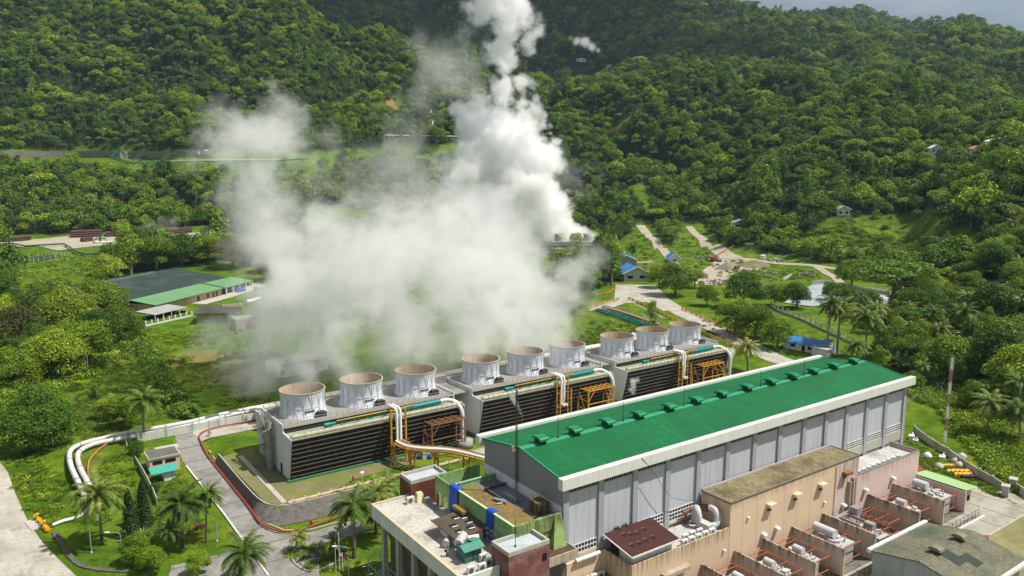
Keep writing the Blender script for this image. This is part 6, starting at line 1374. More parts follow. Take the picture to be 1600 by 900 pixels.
drape('service_path', gpts([(1395,600),(1413,588),(1436,596),(1462,622),(1450,628),(1436,622),(1420,612),(1404,612)], 0), M_conc_lt, .14)
fe = thing('mesh_fence', 'green framed mesh fence at the end of the short path behind the hall', 'fence', tuple(at(1460, 612, 0)))
c = [at(*q, 0) for q in ((1440, 585), (1450, 597), (1460, 608), (1471, 620), (1471, 628), (1458, 628))]; mb = MB()
for a, b in zip(c, c[1:]):
    mb.tube(a, a + Vector((0, 0, 2.6)), .08, 5)
    for h in (.3, 1.4, 2.5): mb.tube(a + Vector((0, 0, h)), b + Vector((0, 0, h)), .05, 4)
    for k in range(1, 4): q = a.lerp(b, k / 4); mb.tube(q, q + Vector((0, 0, 2.5)), .03, 4)
mb.build('frame', mat('fence_green', (.12, .25, .2), .6, .15, 1), fe)
fe = thing('wire_fence', 'pale post and wire fence running along the weeds behind the hall', 'fence', tuple(at(1430, 625, 0))); c = [at(*q, 0) for q in ((1416, 634), (1425, 629), (1434, 626), (1444, 624), (1455, 627))]
for a, b in zip(c, c[1:]):
    mb = MB(); mb.tube(a, a + Vector((0, 0, 2.0)), .1, 5); mb.build('post', M_conc_lt, fe)
    mb = MB()
    for h in (.7, 1.3, 1.9): mb.tube(a + Vector((0, 0, h)), b + Vector((0, 0, h)), .03, 4)
    mb.build('wire', M_steel, fe)
p = at(1437, 622, 0); mb = MB(); mb.tube((p.x, p.y, 0), (p.x, p.y, 6.2), .14, 7, .1); single('pole', mb, mat('dark_pole', (.09, .07, .06), .9, .2, 1), 'dark wooden pole by the short path behind the hall', 'pole')
# junk on the grass
def junk(u, v, label, m, kind='tube', n=1):
    p = at(u, v, 0); mb = MB()
    if kind == 'tube':
        for k in range(n): a = R(-30) + random.uniform(-.2, .2); x, y = p.x + k * .7 - n * .3, p.y - k * .55; mb.tube((x - cos(a), y - sin(a), .4), (x + cos(a), y + sin(a), .4), .38, 10); mb.tube((x + cos(a) * .8, y + sin(a) * .8, .4), (x + cos(a), y + sin(a), .4), .52, 10)
    elif kind == 'blob': mb.lathe([(.0, 0), (.95, .1), (1.0, .5), (.7, 1.0), (.2, 1.3), (0, 1.3)], (p.x, p.y, 0), 12)
    else: mb.obox((p.x, p.y, .5), (1.6, 1.2, 1.0), .4); mb.tube((p.x, p.y, 1.0), (p.x + .6, p.y, 1.5), .2, 8)
    single('scrap', mb, m, label, 'scrap', group='scrap on the right hand grass')
M_bryel = mat('bright_yellow', (0, 0, 0)); M_pale = mat('pale_scrap', (.5, .47, .42), .7, .25, 1.2)
junk(1490, 736, 'row of bright yellow drums lying on the grass', M_bryel, 'tube', 5); junk(1478, 729, 'yellow valve bodies behind the row of yellow drums', M_bryel, 'tube', 2); junk(1500, 742, 'yellow flanged pieces in front of the row of yellow drums', M_bryel, 'tube', 3)
junk(1512, 746, 'black and white motor at the end of the yellow drums', M_dark, 'tube', 2); junk(1467, 732, 'pale grey ball float left of the yellow drums', M_pale, 'blob'); junk(1493, 724, 'pinkish casing behind the yellow drums', M_pale, 'blob'); junk(1499, 730, 'pinkish casing beside the yellow drums', M_pale, 'blob')
junk(1449, 715, 'crumpled white sheet by the pink wall corner', M_white_clean, 'blob'); junk(1472, 719, 'white casing in the grass below the mast', M_white_clean, 'box'); junk(1503, 716, 'grey casing near the boundary wall', M_pale, 'blob'); junk(1424, 686, 'white scrap bags at the hall corner', M_white_clean, 'box'); junk(1430, 693, 'grey scrap bags next to the hall corner', M_pale, 'box')
junk(1547, 741, 'dark blue barrel by the right boundary wall', mat('navy_barrel', (.06, .09, .16), .5, .2, 1), 'tube', 1)
p = at(1440, 733, 0); drape('rusty_soil', gpts([(1432,728),(1445,727),(1464,735),(1450,738),(1434,736)], 0), mat('red_soil', (.22, .075, .04), .95, .3, .5), .12)
# little houses among the trees
def hut(u, v, w, label, roofc, lift=4, wallm=None):
    lift = min(lift, 1.5); p = ground(u, v); U, D = ud(p.x, p.y); a, b = xy(U - w/2, D), xy(U + w/2, D)
    TAKEN.append((p.x, p.y, w * .9)); TAKEN.append((*xy(U, D - 9), w * .75)); TAKEN.append((*xy(U, D - 17), w * .6))
    return gable_house('hut', label, a, b, w * .7, 3.4 + lift, 5.6 + lift, wallm or M_white, mat('hutroof_%d_%d_%d' % tuple(int(c*99) for c in roofc), roofc, .6, .15, .4), 1.0, 2, 'village houses on the slope', 'house', p.z)
hut(1531, 242, 10, 'white walled hut with an orange roof among the trees on the right', (.5, .17, .08)); hut(1563, 230, 13, 'pale roofed house high among the trees on the right', (.7, .7, .7)); hut(1588, 223, 9, 'pale turquoise roofed hut at the right edge above the orange roof', (.4, .6, .55)); hut(1516, 455, 7, 'white and rust roofed house in the palms on the right', (.45, .12, .1), 1)
hut(1318, 337, 9, 'grey roofed hut in the clearing above the grassy mound', (.3, .28, .26)); hut(1158, 357, 12, 'pale blue roofed shed under the trees above the dirt track', (.3, .5, .6), 2); hut(1462, 240, 7, 'tiny white roofed hut in the dark trees left of the orange roof', (.6, .6, .6), 6)
hut(908, 96, 20, 'pink and white roofed house on the ridge below the distant white plume', (.6, .4, .38), 10); hut(866, 90, 15, 'grey blue roofed house on the ridge right of the white plume', (.35, .42, .5), 10); hut(850, 83, 12, 'dark blue roofed house on the ridge nearest the white plume', (.2, .26, .36), 10); hut(952, 106, 12, 'brown roofed house lower on the ridge', (.4, .25, .18), 10); hut(970, 106, 10, 'terracotta roofed house on the ridge, right of the brown one', (.45, .22, .14), 10)
hut(1134, 112, 12, 'pale blue roofed house on the right ridge', (.45, .6, .65), 10); hut(1077, 105, 10, 'dark roofed house on the right ridge beside a tall tree', (.25, .35, .4), 10); hut(1345, 130, 14, 'pale grey roofed house in the ridge trees on the right', (.5, .52, .53), 10); hut(1597, 168, 10, 'white roofed house at the right edge of the ridge', (.6, .6, .6), 8)
# power pylon on the skyline
p = ground(1541, 14); mb = MB(); H_ = 52
for i in range(10):
    z0, z1 = H_ * i / 10, H_ * (i + 1) / 10; w0, w1 = 5.0 * (1 - i / 10.5), 5.0 * (1 - (i + 1) / 10.5)
    c0 = [(p.x + a * w0, p.y + b * w0, p.z + z0) for a, b in ((-1,-1),(1,-1),(1,1),(-1,1))]; c1 = [(p.x + a * w1, p.y + b * w1, p.z + z1) for a, b in ((-1,-1),(1,-1),(1,1),(-1,1))]
    for k in range(4): mb.tube(c0[k], c1[k], .5, 4); mb.tube(c0[k], c1[(k+1) % 4], .35, 4)
for z in (34, 42, 50): mb.tube((p.x - 9 * _c, p.y + 9 * _s, p.z + z), (p.x + 9 * _c, p.y - 9 * _s, p.z + z), .45, 4)
single('pylon', mb, M_steel, 'steel power pylon standing on the distant skyline ridge', 'pylon', p)

# ------------------------------------------------------------------ trees
rnd = random.Random(5)
M_leaf = [leafmat('leaf_deep', (.038, .096, .004), (.094, .19, .009), (.23, .345, .02)),
          leafmat('leaf_olive', (.078, .135, .005), (.16, .24, .011), (.33, .41, .025)),
          leafmat('leaf_bright', (0.095, 0.185, 0.005), (0.19, 0.3, 0.011), (0.35, 0.43, 0.025)),
          leafmat('leaf_brown', (0.07, 0.08, 0.015), (0.12, 0.125, 0.024), (0.17, 0.165, 0.04))]
M_frond = leafmat('palm_frond', (.045, .085, .007), (.10, .165, .014), (.23, .26, .05), .25)
M_pine = leafmat('conifer_leaf', (.012, .030, .007), (.02, .048, .01), (.035, .07, .014), .15)
def leafquad(mb, p, n, size, r):
    n = n.normalized(); a = n.orthogonal().normalized(); a.rotate(Matrix.Rotation(r.uniform(0, 6.28), 3, n)); b = n.cross(a)
    s = size * r.uniform(.6, 1.3); l = s * r.uniform(.5, .8)
    mb.add([p - a*s*.5, p + b*l*.5 + n*s*.12, p + a*s*.5 - n*s*.08, p - b*l*.5 + n*s*.1], [(0, 3, 2, 1)])
def crown(lobes, nper, size, seed, flat=.75, under=.25):
    r = random.Random(seed); mb = MB()
    for (cx, cy, cz, rr) in lobes:
        k = int(nper * (rr / 2.2) ** 2)
        for _ in range(k):
            z = r.uniform(-under - .2, 1); a = r.uniform(0, 2*pi); q = sqrt(max(0, 1 - z*z))
            d = Vector((q*cos(a), q*sin(a), z)); t = r.uniform(.72, 1.08) * (1 + .2 * noise.noise(d * 2.2 + Vector((cx, cy, cz))))
            p = Vector((cx, cy, cz)) + Vector((d.x, d.y, d.z * flat)) * rr * t
            leafquad(mb, p, d + Vector((r.uniform(-.7, .7), r.uniform(-.7, .7), r.uniform(-.3, .9))), size, r)
    return mb
def lobes_round(seed, n=15, R_=3.9, z0=4.9, H_=3.6):
    r = random.Random(seed); L_ = []
    for i in range(n):
        a = i * 2.4 + r.uniform(-.4, .4); t = sqrt((i + .5) / n); L_.append((R_ * t * cos(a) * r.uniform(.85, 1.15), R_ * t * sin(a) * r.uniform(.85, 1.15), z0 + H_ * (1 - t * t) * r.uniform(.7, 1.1) + r.uniform(-.9, .7), r.uniform(1.4, 2.5)))
    for i in range(n // 3): a = r.uniform(0, 6.28); L_.append((R_ * .85 * cos(a), R_ * .85 * sin(a), z0 - r.uniform(.8, 2.4), r.uniform(1.2, 2.0)))
    return L_
def lobes_umbrella(seed):
    r = random.Random(seed); return [(5.2 * sqrt((i + .5) / 20) * cos(i * 2.4), 5.2 * sqrt((i + .5) / 20) * sin(i * 2.4), 8.2 + r.uniform(-.7, .7) - 1.4 * (i / 20), r.uniform(1.2, 1.9)) for i in range(20)]
def lobes_tall(seed):
    r = random.Random(seed); return [(r.uniform(-1, 1) * (2.6 - i * .1), r.uniform(-1, 1) * (2.6 - i * .1), 3.5 + i * .62, r.uniform(1.2, 2.1)) for i in range(14)]
def trunk_mb(h, spread, seed, r0=.34, limbs=6):
    r = random.Random(seed); mb = MB(); top = Vector((r.uniform(-.4, .4), r.uniform(-.4, .4), h * .62))
    mb.path([(0, 0, -1.2), (0, 0, .0), top * .5, top], .3, 7, [r0 * 1.4, r0 * 1.15, r0 * .85, r0 * .6])
    for i in range(limbs):
        a = i * 6.283 / limbs + r.uniform(-.4, .4); s = top * r.uniform(.6, 1.0); e = Vector((cos(a) * spread, sin(a) * spread, h * r.uniform(.75, .98)))
        m_ = s.lerp(e, .5) + Vector((0, 0, -.3)); mb.path([s, m_, e], .1, 5, [r0 * .5, r0 * .33, r0 * .12])
    return mb
KINDS = {}
def kind(name, lb, nper, size, leaf, h, spread, seed, flat=.75):
    KINDS[name] = (trunk_mb(h, spread, seed).mesh(name + '_trunk', M_trunk), crown(lb, nper, size, seed, flat).mesh(name + '_crown', leaf))
for i in range(3):
    kind('round%d' % i, lobes_round(20 + i, 19), 400, .45, M_leaf[(0, 1, 2)[i]], 7.2, 3.0, 40 + i)
kind('olive', lobes_round(31, 20, 4.2, 4.7, 3.2), 380, .45, M_leaf[1], 7, 3.2, 51)
kind('umbrella', lobes_umbrella(7), 420, .42, M_leaf[0], 9, 4.4, 52, .5)
kind('tall', lobes_tall(9), 360, .44, M_leaf[2], 11, 2.0, 53)
kind('brown', lobes_round(33, 17, 3.8, 4.8, 3.0), 320, .42, M_leaf[3], 8.5, 3.0, 54)
kind('giant0', lobes_round(71, 34, 4.4, 3.6, 4.0), 560, .34, M_leaf[0], 6.8, 3.2, 61)
kind('giant1', lobes_round(72, 32, 4.3, 3.6, 3.8), 540, .34, M_leaf[1], 6.6, 3.2, 62)
def conifer_mb(seed):
    r = random.Random(seed); mb = MB()
    for i in range(1500):
        z = r.uniform(.4, 10); t = z / 10; rr = (1.9 * (1 - t) ** .8 + .15) * r.uniform(.55, 1.1); a = r.uniform(0, 6.283)
        leafquad(mb, Vector((rr*cos(a), rr*sin(a), z)), Vector((cos(a), sin(a), r.uniform(-.1, .8))), .5, r)
    return mb
mb = MB(); mb.tube((0, 0, -1), (0, 0, 9.6), .22, 7, .05); KINDS['conifer'] = (mb.mesh('conifer_trunk', M_trunk), conifer_mb(3).mesh('conifer_crown', M_pine))
def fronds(mb, c, n, L_, seed, droop=1.0, wid=.95):
    r = random.Random(seed)
    for i in range(n):
        a = i * 2.399 + r.uniform(-.2, .2); el = 1.15 - 1.45 * (i / n) + r.uniform(-.12, .12); ll = L_ * r.uniform(.82, 1.1)
        pts = []; p = Vector(c); d = Vector((cos(a) * cos(el), sin(a) * cos(el), sin(el))); m = 9
        for k in range(m + 1): pts.append(p.copy()); p += d * (ll / m); d = (d + Vector((0, 0, -.105 * droop * (1.25 + k * .16)))).normalized()
        side = Vector((-sin(a), cos(a), 0))
        for k in range(m):
            q, q2 = pts[k], pts[k+1]; w = wid * (.35 + .65 * sin(pi * min(1, (k + 1.2) / (m + .6)))) ; dr = (q2 - q)
            mb.add([q + side*.04, q2 + side*.04, q2 - side*.04, q - side*.04], [(0, 1, 2, 3)])
            for s in (-1, 1):
                for h in range(3):
                    b = q + dr * (h / 3.0); e = b + side * s * w * r.uniform(.8, 1.1) + dr * .9 + Vector((0, 0, -w * r.uniform(.25, .55))); mb.add([b, b + dr * .42, e], [(0, 1, 2)])
def palm(name, h, lean, seed, n=30, L_=4.6):
    top = Vector((lean, lean * .3, h)); tk = MB(); tk.path([(0, 0, -.8), (lean * .08, 0, h * .25), (lean * .4, lean * .1, h * .6), tuple(top)], .2, 8, [.34, .24, .19, .15])
    cr = MB(); fronds(cr, top, n, L_, seed)
    KINDS[name] = (tk.mesh(name + '_trunk', M_palmtrunk), cr.mesh(name + '_crown', M_frond))
    dm = MB(); r = random.Random(seed)
    for i in range(5):
        a = r.uniform(0, 6.28); p = top + Vector((.2*cos(a), .2*sin(a), -.2)); d = Vector((cos(a)*.75, sin(a)*.75, -.35)); sd = Vector((-sin(a), cos(a), 0))
        for k in range(6):
            q = p + d * .5; w0, w1 = .12 + .07 * k, .12 + .07 * (k + 1) if k < 4 else .1; dm.add([p - sd*w0, p + sd*w0, q + sd*w1, q - sd*w1], [(0, 1, 2, 3)]); p = q; d = (d + Vector((0, 0, -.45))).normalized()
    DRY[name] = dm.mesh(name + '_dry', leafmat('dry_frond', (.16, .10, .04), (.24, .16, .07), None, .2))
    co = MB(); r = random.Random(seed)
    for i in range(9): a = r.uniform(0, 6.28); q = top + Vector((.35*cos(a), .35*sin(a), -.35 - r.uniform(0, .35))); co.lathe([(0, -.16), (.13, -.08), (.15, 0), (.1, .12), (0, .16)], tuple(q), 7)
    COCO[name] = co.mesh(name + '_coconuts', mat('coconut', (.28, .17, .04), .5, .3, 2))
COCO = {}; DRY = {}
palm('palm0', 10, .7, 1); palm('palm1', 10, -1.1, 2, 28, 4.4); palm('palm2', 10, .2, 3, 33, 4.8); palm('palm3', 10, 1.4, 4, 24, 4.2); palm('palm4', 10, -.6, 5, 36, 5.0)
def banana():
    mb = MB(); r = random.Random(8)
    for c in range(3):
        c0 = Vector((r.uniform(-1, 1), r.uniform(-1, 1), 0)); 
        for i in range(8):
            a = i * 2.4 + c; el = r.uniform(.5, 1.3); d = Vector((cos(a)*cos(el), sin(a)*cos(el), sin(el))); p = c0 + Vector((0, 0, 1.6)); s = Vector((-sin(a), cos(a), 0)); pts = []
            for k in range(6): pts.append(p.copy()); p += d * .55; d = (d + Vector((0, 0, -.22))).normalized()
            for k in range(5): w0, w1 = .42 * sin(pi * (k + .3) / 5.6), .42 * sin(pi * (k + 1.3) / 5.6); mb.add([pts[k] + s*w0, pts[k+1] + s*w1, pts[k+1] - s*w1, pts[k] - s*w0], [(0, 1, 2, 3)])
    return mb
def bush(seed, leaf, n=260, size=.34):
    r = random.Random(seed); lb = [(r.uniform(-.9, .9), r.uniform(-.9, .9), r.uniform(.3, .8), r.uniform(.6, 1.0)) for _ in range(5)]
    return crown(lb, n * 5, size, seed, .8, .1)
_seq = {}
def plant(k, p, sc, label, cat, group, rz=None, name=None, zs=1.0):
    tm, cm = KINDS[k]
    o = tag(bpy.data.objects.new(name or 'tree', tm), label, cat, group); COL.objects.link(o); o.location = p; o.rotation_euler = (0, 0, rnd.uniform(0, 6.28) if rz is None else rz); o.scale = (sc, sc, sc * zs)
    c = bpy.data.objects.new('crown', cm); COL.objects.link(c); c.parent = o
    if k in COCO: c = bpy.data.objects.new('coconuts', COCO[k]); COL.objects.link(c); c.parent = o; c = bpy.data.objects.new('dry_fronds', DRY[k]); COL.objects.link(c); c.parent = o; o.rotation_euler.x, o.rotation_euler.y = rnd.uniform(-.09, .09), rnd.uniform(-.09, .09)
    return o
def height_to(p, v):
    U, D = ud(p.x, p.y); lo, hi = p.z, p.z + 60
    for _ in range(30):
        m = (lo + hi) / 2
        if pix((p.x, p.y, m))[1] > v: lo = m
        else: hi = m
    return lo - p.z
def palm_at(u, v, vc, label, w=None, k=None, cat='palm tree', group='coconut palms'):
    p = ground(u, v); h = height_to(p, vc); k = k or 'palm%d' % rnd.randrange(5)
    U, D = ud(p.x, p.y); s = (w * D / FOC / 8.2) if w else 1.0
    o = plant(k, p, s, label, cat, group, name='palm_tree', zs=h / (10 * s)); TAKEN.append((p.x, p.y, 3))
    if o.scale.z / s > 1.0 or True:
        pass
    for c in o.children: c.scale = (1, 1, 1)
    # keep the fronds in proportion when only the stem is longer
    zs = h / (10 * s)
    for c in o.children: c.scale = (1, 1, 1 / zs); c.location = (0, 0, 10 - 10 / zs)
    return o
PALMS = [
 (160, 850, 772, 86, 'tall coconut palm on the lawn island left of the dark conifers'), (286, 856, 788, 84, 'coconut palm on the lawn left of the plant road, middle of a row of three'), (322, 848, 775, 62, 'coconut palm close to the plant road kerb, farthest of the row of three'),
 (372, 915, 862, 96, 'big coconut palm at the bottom by the road fork'), (226, 686, 626, 70, 'coconut palm behind the guard house roof'), (553, 872, 795, 96, 'large coconut palm in the island bed before the white terrace'), (588, 835, 772, 76, 'coconut palm squeezed between terrace wall and stone slope'), (612, 800, 762, 60, 'palm at the foot of the dark maroon tower'),
 (150, 800, 768, 50, 'low coconut palm hiding the lower end of the white pipe bend'), (262, 868, 826, 50, 'low young palm between the lawn palms and the left road island'), (600, 850, 800, 64, 'dense coconut palm against the end of the white terrace'), (520, 876, 846, 44, 'young palm inside the island bed beside the large one'), (470, 860, 838, 34, 'short young palm at the island tip'), (1168, 580, 543, 46, 'yellowing coconut palm at the end of the farthest cooling tower'), (1290, 556, 476, 54, 'tall slim coconut palm beside the blue roofed bungalow'), (1308, 552, 486, 56, 'tall coconut palm right beside the slim one at the bungalow'), (1352, 560, 497, 56, 'coconut palm on the lawn edge right of the bungalow pair'),
 (1340, 582, 540, 44, 'shorter coconut palm behind the hall roof'), (988, 412, 388, 26, 'small palm between the blue roofs'), (1024, 520, 503, 24, 'small yellow palm at the trench wall'), (1592, 700, 645, 74, 'broad coconut palm at the right edge beyond the yard wall'), (1540, 680, 628, 58, 'coconut palm in the thicket beyond the mast'), (1570, 600, 530, 54, 'coconut palm high on the wooded slope at the right edge'), (1500, 560, 488, 50, 'coconut palm standing out of the banana thicket'), (1455, 540, 492, 44, 'coconut palm in the thicket right of the hall'),
 (352, 292, 262, 20, 'palm on the upper lawn, left of a trio'), (372, 294, 264, 20, 'palm on the upper lawn, middle of a trio'), (388, 292, 262, 18, 'palm on the upper lawn, right of a trio')]
for u, v, vc, w, lab in PALMS: palm_at(u, v, vc, lab, w)
TREES = [  # base pixel, crown width, kind, label
 (58, 700, 112, 'round0', 'huge dark round tree on the left beside the white pipe bend'), (195, 668, 60, 'round2', 'light bushy tree left of the palm behind the guard house'), (170, 655, 44, 'olive', 'small loose tree on the left field'),
 (12, 520, 70, 'round1', 'tree at the left edge in the middle of the clump'), (160, 540, 64, 'round0', 'dark tree before the olive one at the warehouse corner'), (110, 560, 74, 'round1', 'round tree in the heart of the left clump'), (55, 570, 70, 'round0', 'dark tree between the brownish and the large front tree'), (2, 470, 56, 'round0', 'dark round tree at the left edge below the pond'), (155, 498, 78, 'olive', 'olive tree touching the corner of the dark green roof'), (108, 520, 88, 'round1', 'big olive tree in the left clump'), (62, 515, 84, 'olive', 'broad tree in the left clump below the pond lawn'), (186, 532, 70, 'olive', 'tree at the shed end of the warehouse'), (30, 545, 80, 'brown', 'brownish tree at the left edge of the clump'), (140, 575, 84, 'round2', 'bright green tree at the near side of the left clump'), (85, 590, 96, 'olive', 'large tree in front of the left clump'), (25, 605, 80, 'round1', 'tree at the left edge above the huge dark one'), (5, 660, 60, 'round0', 'dark tree cut by the left edge'),
 (205, 432, 74, 'tall', 'tall ragged tree behind the far corner of the warehouse'), (168, 446, 56, 'olive', 'tree left of the ragged tree above the warehouse'), (245, 420, 60, 'round1', 'tree behind the warehouse ridge, left part'), (285, 415, 56, 'round0', 'dark tree behind the warehouse ridge, middle part'), (325, 412, 52, 'olive', 'olive tree behind the warehouse ridge, right part'), (365, 418, 60, 'brown', 'brownish feathery tree where the steam begins'), (225, 400, 50, 'round0', 'dark tree at the steam wisp in the lower yard'),
 (955, 446, 66, 'tall', 'tall dark feathery tree left of the blue roofed house'), (935, 420, 44, 'round0', 'dark tree beside the small cooling cell'), (1055, 462, 60, 'olive', 'loose tree in front of the dirt track'), (1030, 450, 40, 'olive', 'small tree beside the blue roofed house'), (1086, 450, 34, 'round1', 'small tree by the gravel court'), (1016, 512, 36, 'tall', 'ragged little tree rising by the long yellow rail'),
 (1162, 482, 66, 'round0', 'dark round tree in front of the gravel court'), (1210, 478, 42, 'round1', 'small round tree right of the dark one by the court'), (1245, 482, 46, 'round0', 'upright dark tree at the posted fence'), (1148, 522, 62, 'olive', 'olive tree above the descending road'), (1180, 530, 62, 'olive', 'olive tree on the lawn left of the bungalow'), (1214, 545, 56, 'round0', 'dark bushy tree touching the bungalow'), (1105, 478, 36, 'round2', 'small bright tree by the tipped rubble'),
 (1392, 480, 120, 'umbrella', 'very broad flat topped dark tree over the lined basin'), (1330, 452, 52, 'round2', 'bright tree behind the lined basin'), (1300, 470, 34, 'round0', 'small tree in front of the lined basin'), (1318, 480, 40, 'olive', 'olive tree at the near edge of the lined basin'), (1350, 490, 46, 'round1', 'round tree in front of the stepped sheets in the basin'), (1390, 560, 64, 'olive', 'rounded tree behind the far end of the hall'), (1420, 575, 60, 'olive', 'tree at the corner beyond the hall roof'), (1375, 590, 44, 'tall', 'slender tree behind the last roof vents'), (1440, 500, 70, 'round0', 'dark tree beside the broad flat topped one'),
 (215, 880, 56, 'round2', 'bushy small tree by the left road lawn island'), (238, 895, 50, 'round2', 'bushy small tree beside the one on the lawn island'), (243, 770, 20, 'round0', 'little shrub tree by the kiosk'), (213, 712, 28, 'round0', 'dark small tree behind the guard house'), (270, 770, 22, 'round2', 'small bright bush tree right of the kiosk'), (310, 900, 44, 'round2', 'bright bush at the bottom by the lawn')]
for u, v, w, k, lab in TREES:
    p = ground(u, v); U, D = ud(p.x, p.y); s = w * D / FOC / 10.4
    if w >= 70 and k in ('round0', 'olive', 'round1'): k = {'round0': 'giant0', 'olive': 'giant1', 'round1': 'giant1'}[k]
    plant(k, p, s, lab, 'tree', 'trees around the plant', zs=.72 if k == 'umbrella' else 1.0); TAKEN.append((p.x, p.y, 4.5 * s))
for u, v, w, lab in ((205, 838, 34, 'dark dense conifer, taller of the pair by the tall palm'), (226, 822, 30, 'dark dense conifer next to the taller one by the tall palm')):
    p = ground(u, v); U, D = ud(p.x, p.y); plant('conifer', p, .92, lab, 'conifer', 'dark conifers on the lawn island', name='conifer')
KINDS['agave'] = None
mb = MB(); r = random.Random(4)
for i in range(26):
    a = i * 2.4; el = r.uniform(.15, 1.2); d = Vector((cos(a)*cos(el), sin(a)*cos(el), sin(el))); s = Vector((-sin(a), cos(a), 0)) * .14; mb.add([s, -s, d * 1.5 - s * .3 + Vector((0, 0, -.1)), d * 1.5 + s * .3 + Vector((0, 0, -.1))], [(0, 1, 2, 3)])
for (u, v, lab) in ((223, 838, 'pale spiky agave on the lawn island, right one'), (199, 842, 'pale spiky agave on the lawn island, left one')):
    p = ground(u, v); o = bpy.data.objects.new('agave', mb.mesh('agave', leafmat('agave_leaf', (.16, .22, .10), (.26, .32, .16), None, .1))); COL.objects.link(o); o.location = p; o.scale = (1.3,) * 3; tag(o, lab, 'agave', 'agaves')
mb = bush(9, leafmat('red_leaf', (.12, .015, .02), (.25, .03, .04), None, .3))
for (u, v, lab) in ((275, 838, 'dark red leaved shrub under the middle palm'), (314, 826, 'red leaved shrub beside the palm at the plant road')):
    p = ground(u, v); o = bpy.data.objects.new('red_shrub', mb.mesh('red_shrub', _mats['red_leaf'])); COL.objects.link(o); o.location = p; o.scale = (.7,) * 3; tag(o, lab, 'shrub', 'red shrubs')
hd = []
# forest: the nearest trees one by one, the far rest as one mass
def far_kind(name, lb, leaf, seed, size=1.05, nper=62, flat=.8):
    mb = crown(lb, nper, size, seed, flat); n0 = len(mb.f); mb.path([(0, 0, -3), (0, 0, 2), (.2, 0, 6)], .3, 5, [.4, .3, .2])
    me = mb.mesh(name, leaf); me.materials.append(M_trunk)
    for i in range(n0, len(mb.f)): me.polygons[i].material_index = 1
    return bpy.data.objects.new(name, me)
FAR = bpy.data.collections.new('forest_sources')
fk = [far_kind('wood_tree_a', lobes_round(61, 13), M_leaf[0], 1), far_kind('wood_tree_b', lobes_round(62, 12), M_leaf[1], 2), far_kind('wood_tree_c', lobes_round(63, 14, 4.3, 5.5, 3.0), M_leaf[2], 3), far_kind('wood_tree_d', lobes_tall(64), M_leaf[0], 4), far_kind('wood_tree_e', lobes_umbrella(65), M_leaf[1], 5, .9, 70, .5), far_kind('wood_tree_f', lobes_round(66, 11), M_leaf[3], 6)]
mb = MB(); fronds(mb, (0, 0, 10), 18, 4.2, 4, 1.1, .95); n0 = len(mb.f); mb.path([(0, 0, -2), (.1, 0, 5), (0, 0, 10)], .2, 5, [.3, .2, .16]); me = mb.mesh('wood_palm', M_frond); me.materials.append(M_palmtrunk)
for i in range(n0, len(mb.f)): me.polygons[i].material_index = 1
fk.append(bpy.data.objects.new('wood_palm', me)); fk.append(bpy.data.objects.new('wood_tree_g', banana().mesh('wood_banana', leafmat('banana_leaf', (.06, .11, .012), (.12, .20, .025), (.19, .25, .04), .35))))
for i, o in enumerate(fk): o.name = 'forest_%s_%d' % ('abcdefgh'[i], i); FAR.objects.link(o)
def scatter_points():
    P = []; d = 160.0; run = {}
    while d < 3200:
        step = 7.6 if d < 420 else 7.6 if d < 700 else 7.8 if d < 1400 else 12.5 + (d - 1400) * .004
        n = int(1.62 * (d + 60) / step)
        for k in range(n):
            U = (k - n / 2) * step + rnd.uniform(-.48, .48) * step; D = d + rnd.uniform(-.48, .48) * step
            u0 = 800 + FOC * U / D
            if u0 < -120 or u0 > 1730: continue
            x, y = xy(U, D); z = hgt(x, y); b = int(u0 / 12); ang = (z + 14 - CAM_H) / D
            hid = ang < run.get(b, -9) - 16 / D
            g = (z - CAM_H) / D
            if g > run.get(b, -9): run[b] = g
            if hid: continue
            uu, vv = pix((x, y, z))
            if vv < -60 or vv > 960: continue
            w = wooded(x, y)
            if w < 1 and rnd.random() > w: continue
            if any((x - a)**2 + (y - c)**2 < q*q for a, c, q in TAKEN): continue
            if D < 760 and any((x - a)**2 + (y - c)**2 < 90 for a, c in TRACKS): continue
            sc = rnd.choice((rnd.uniform(.45, .9), rnd.uniform(.6, 1.0), rnd.uniform(.9, 1.35), rnd.uniform(1.3, 2.1))) * (1.0 if d < 500 else .86 if d < 1400 else 1.12) * (1 + .35 * noise.noise(Vector((x / 60, y / 60, 9))))
            if D < 420: sc *= .9
            t = noise.noise(Vector((x / 85, y / 85, 2))) + rnd.uniform(-.45, .45)
            i = 2 if t > .35 else 1 if t > .08 else 0 if t > -.3 else 4 if t > -.42 else 3
            if rnd.random() < .014: i = 5
            if t > .52 and D < 1300: sc *= .5; i = rnd.choice((2, 2, 7)); sc *= 1.6 if i == 7 else 1
            if uu > 1280 and D < 480: 
                q = rnd.random(); i = 6 if q < .16 else 7 if q < .36 else i
                if i == 7: sc = rnd.uniform(1.1, 2.0)
                if i == 6: sc = rnd.uniform(.7, 1.1)
            elif D < 1100 and rnd.random() < .09: i = 6; sc = rnd.uniform(.8, 1.2)
            P.append((D, x, y, z, i, sc))
        d += step
    return P
PTS = sorted(scatter_points())
near, rest = [], []
for q in PTS:
    if len(near) < 225 and q[4] != 7: near.append(q)
    else: rest.append(q)
ZN = {6: 'palm0'}
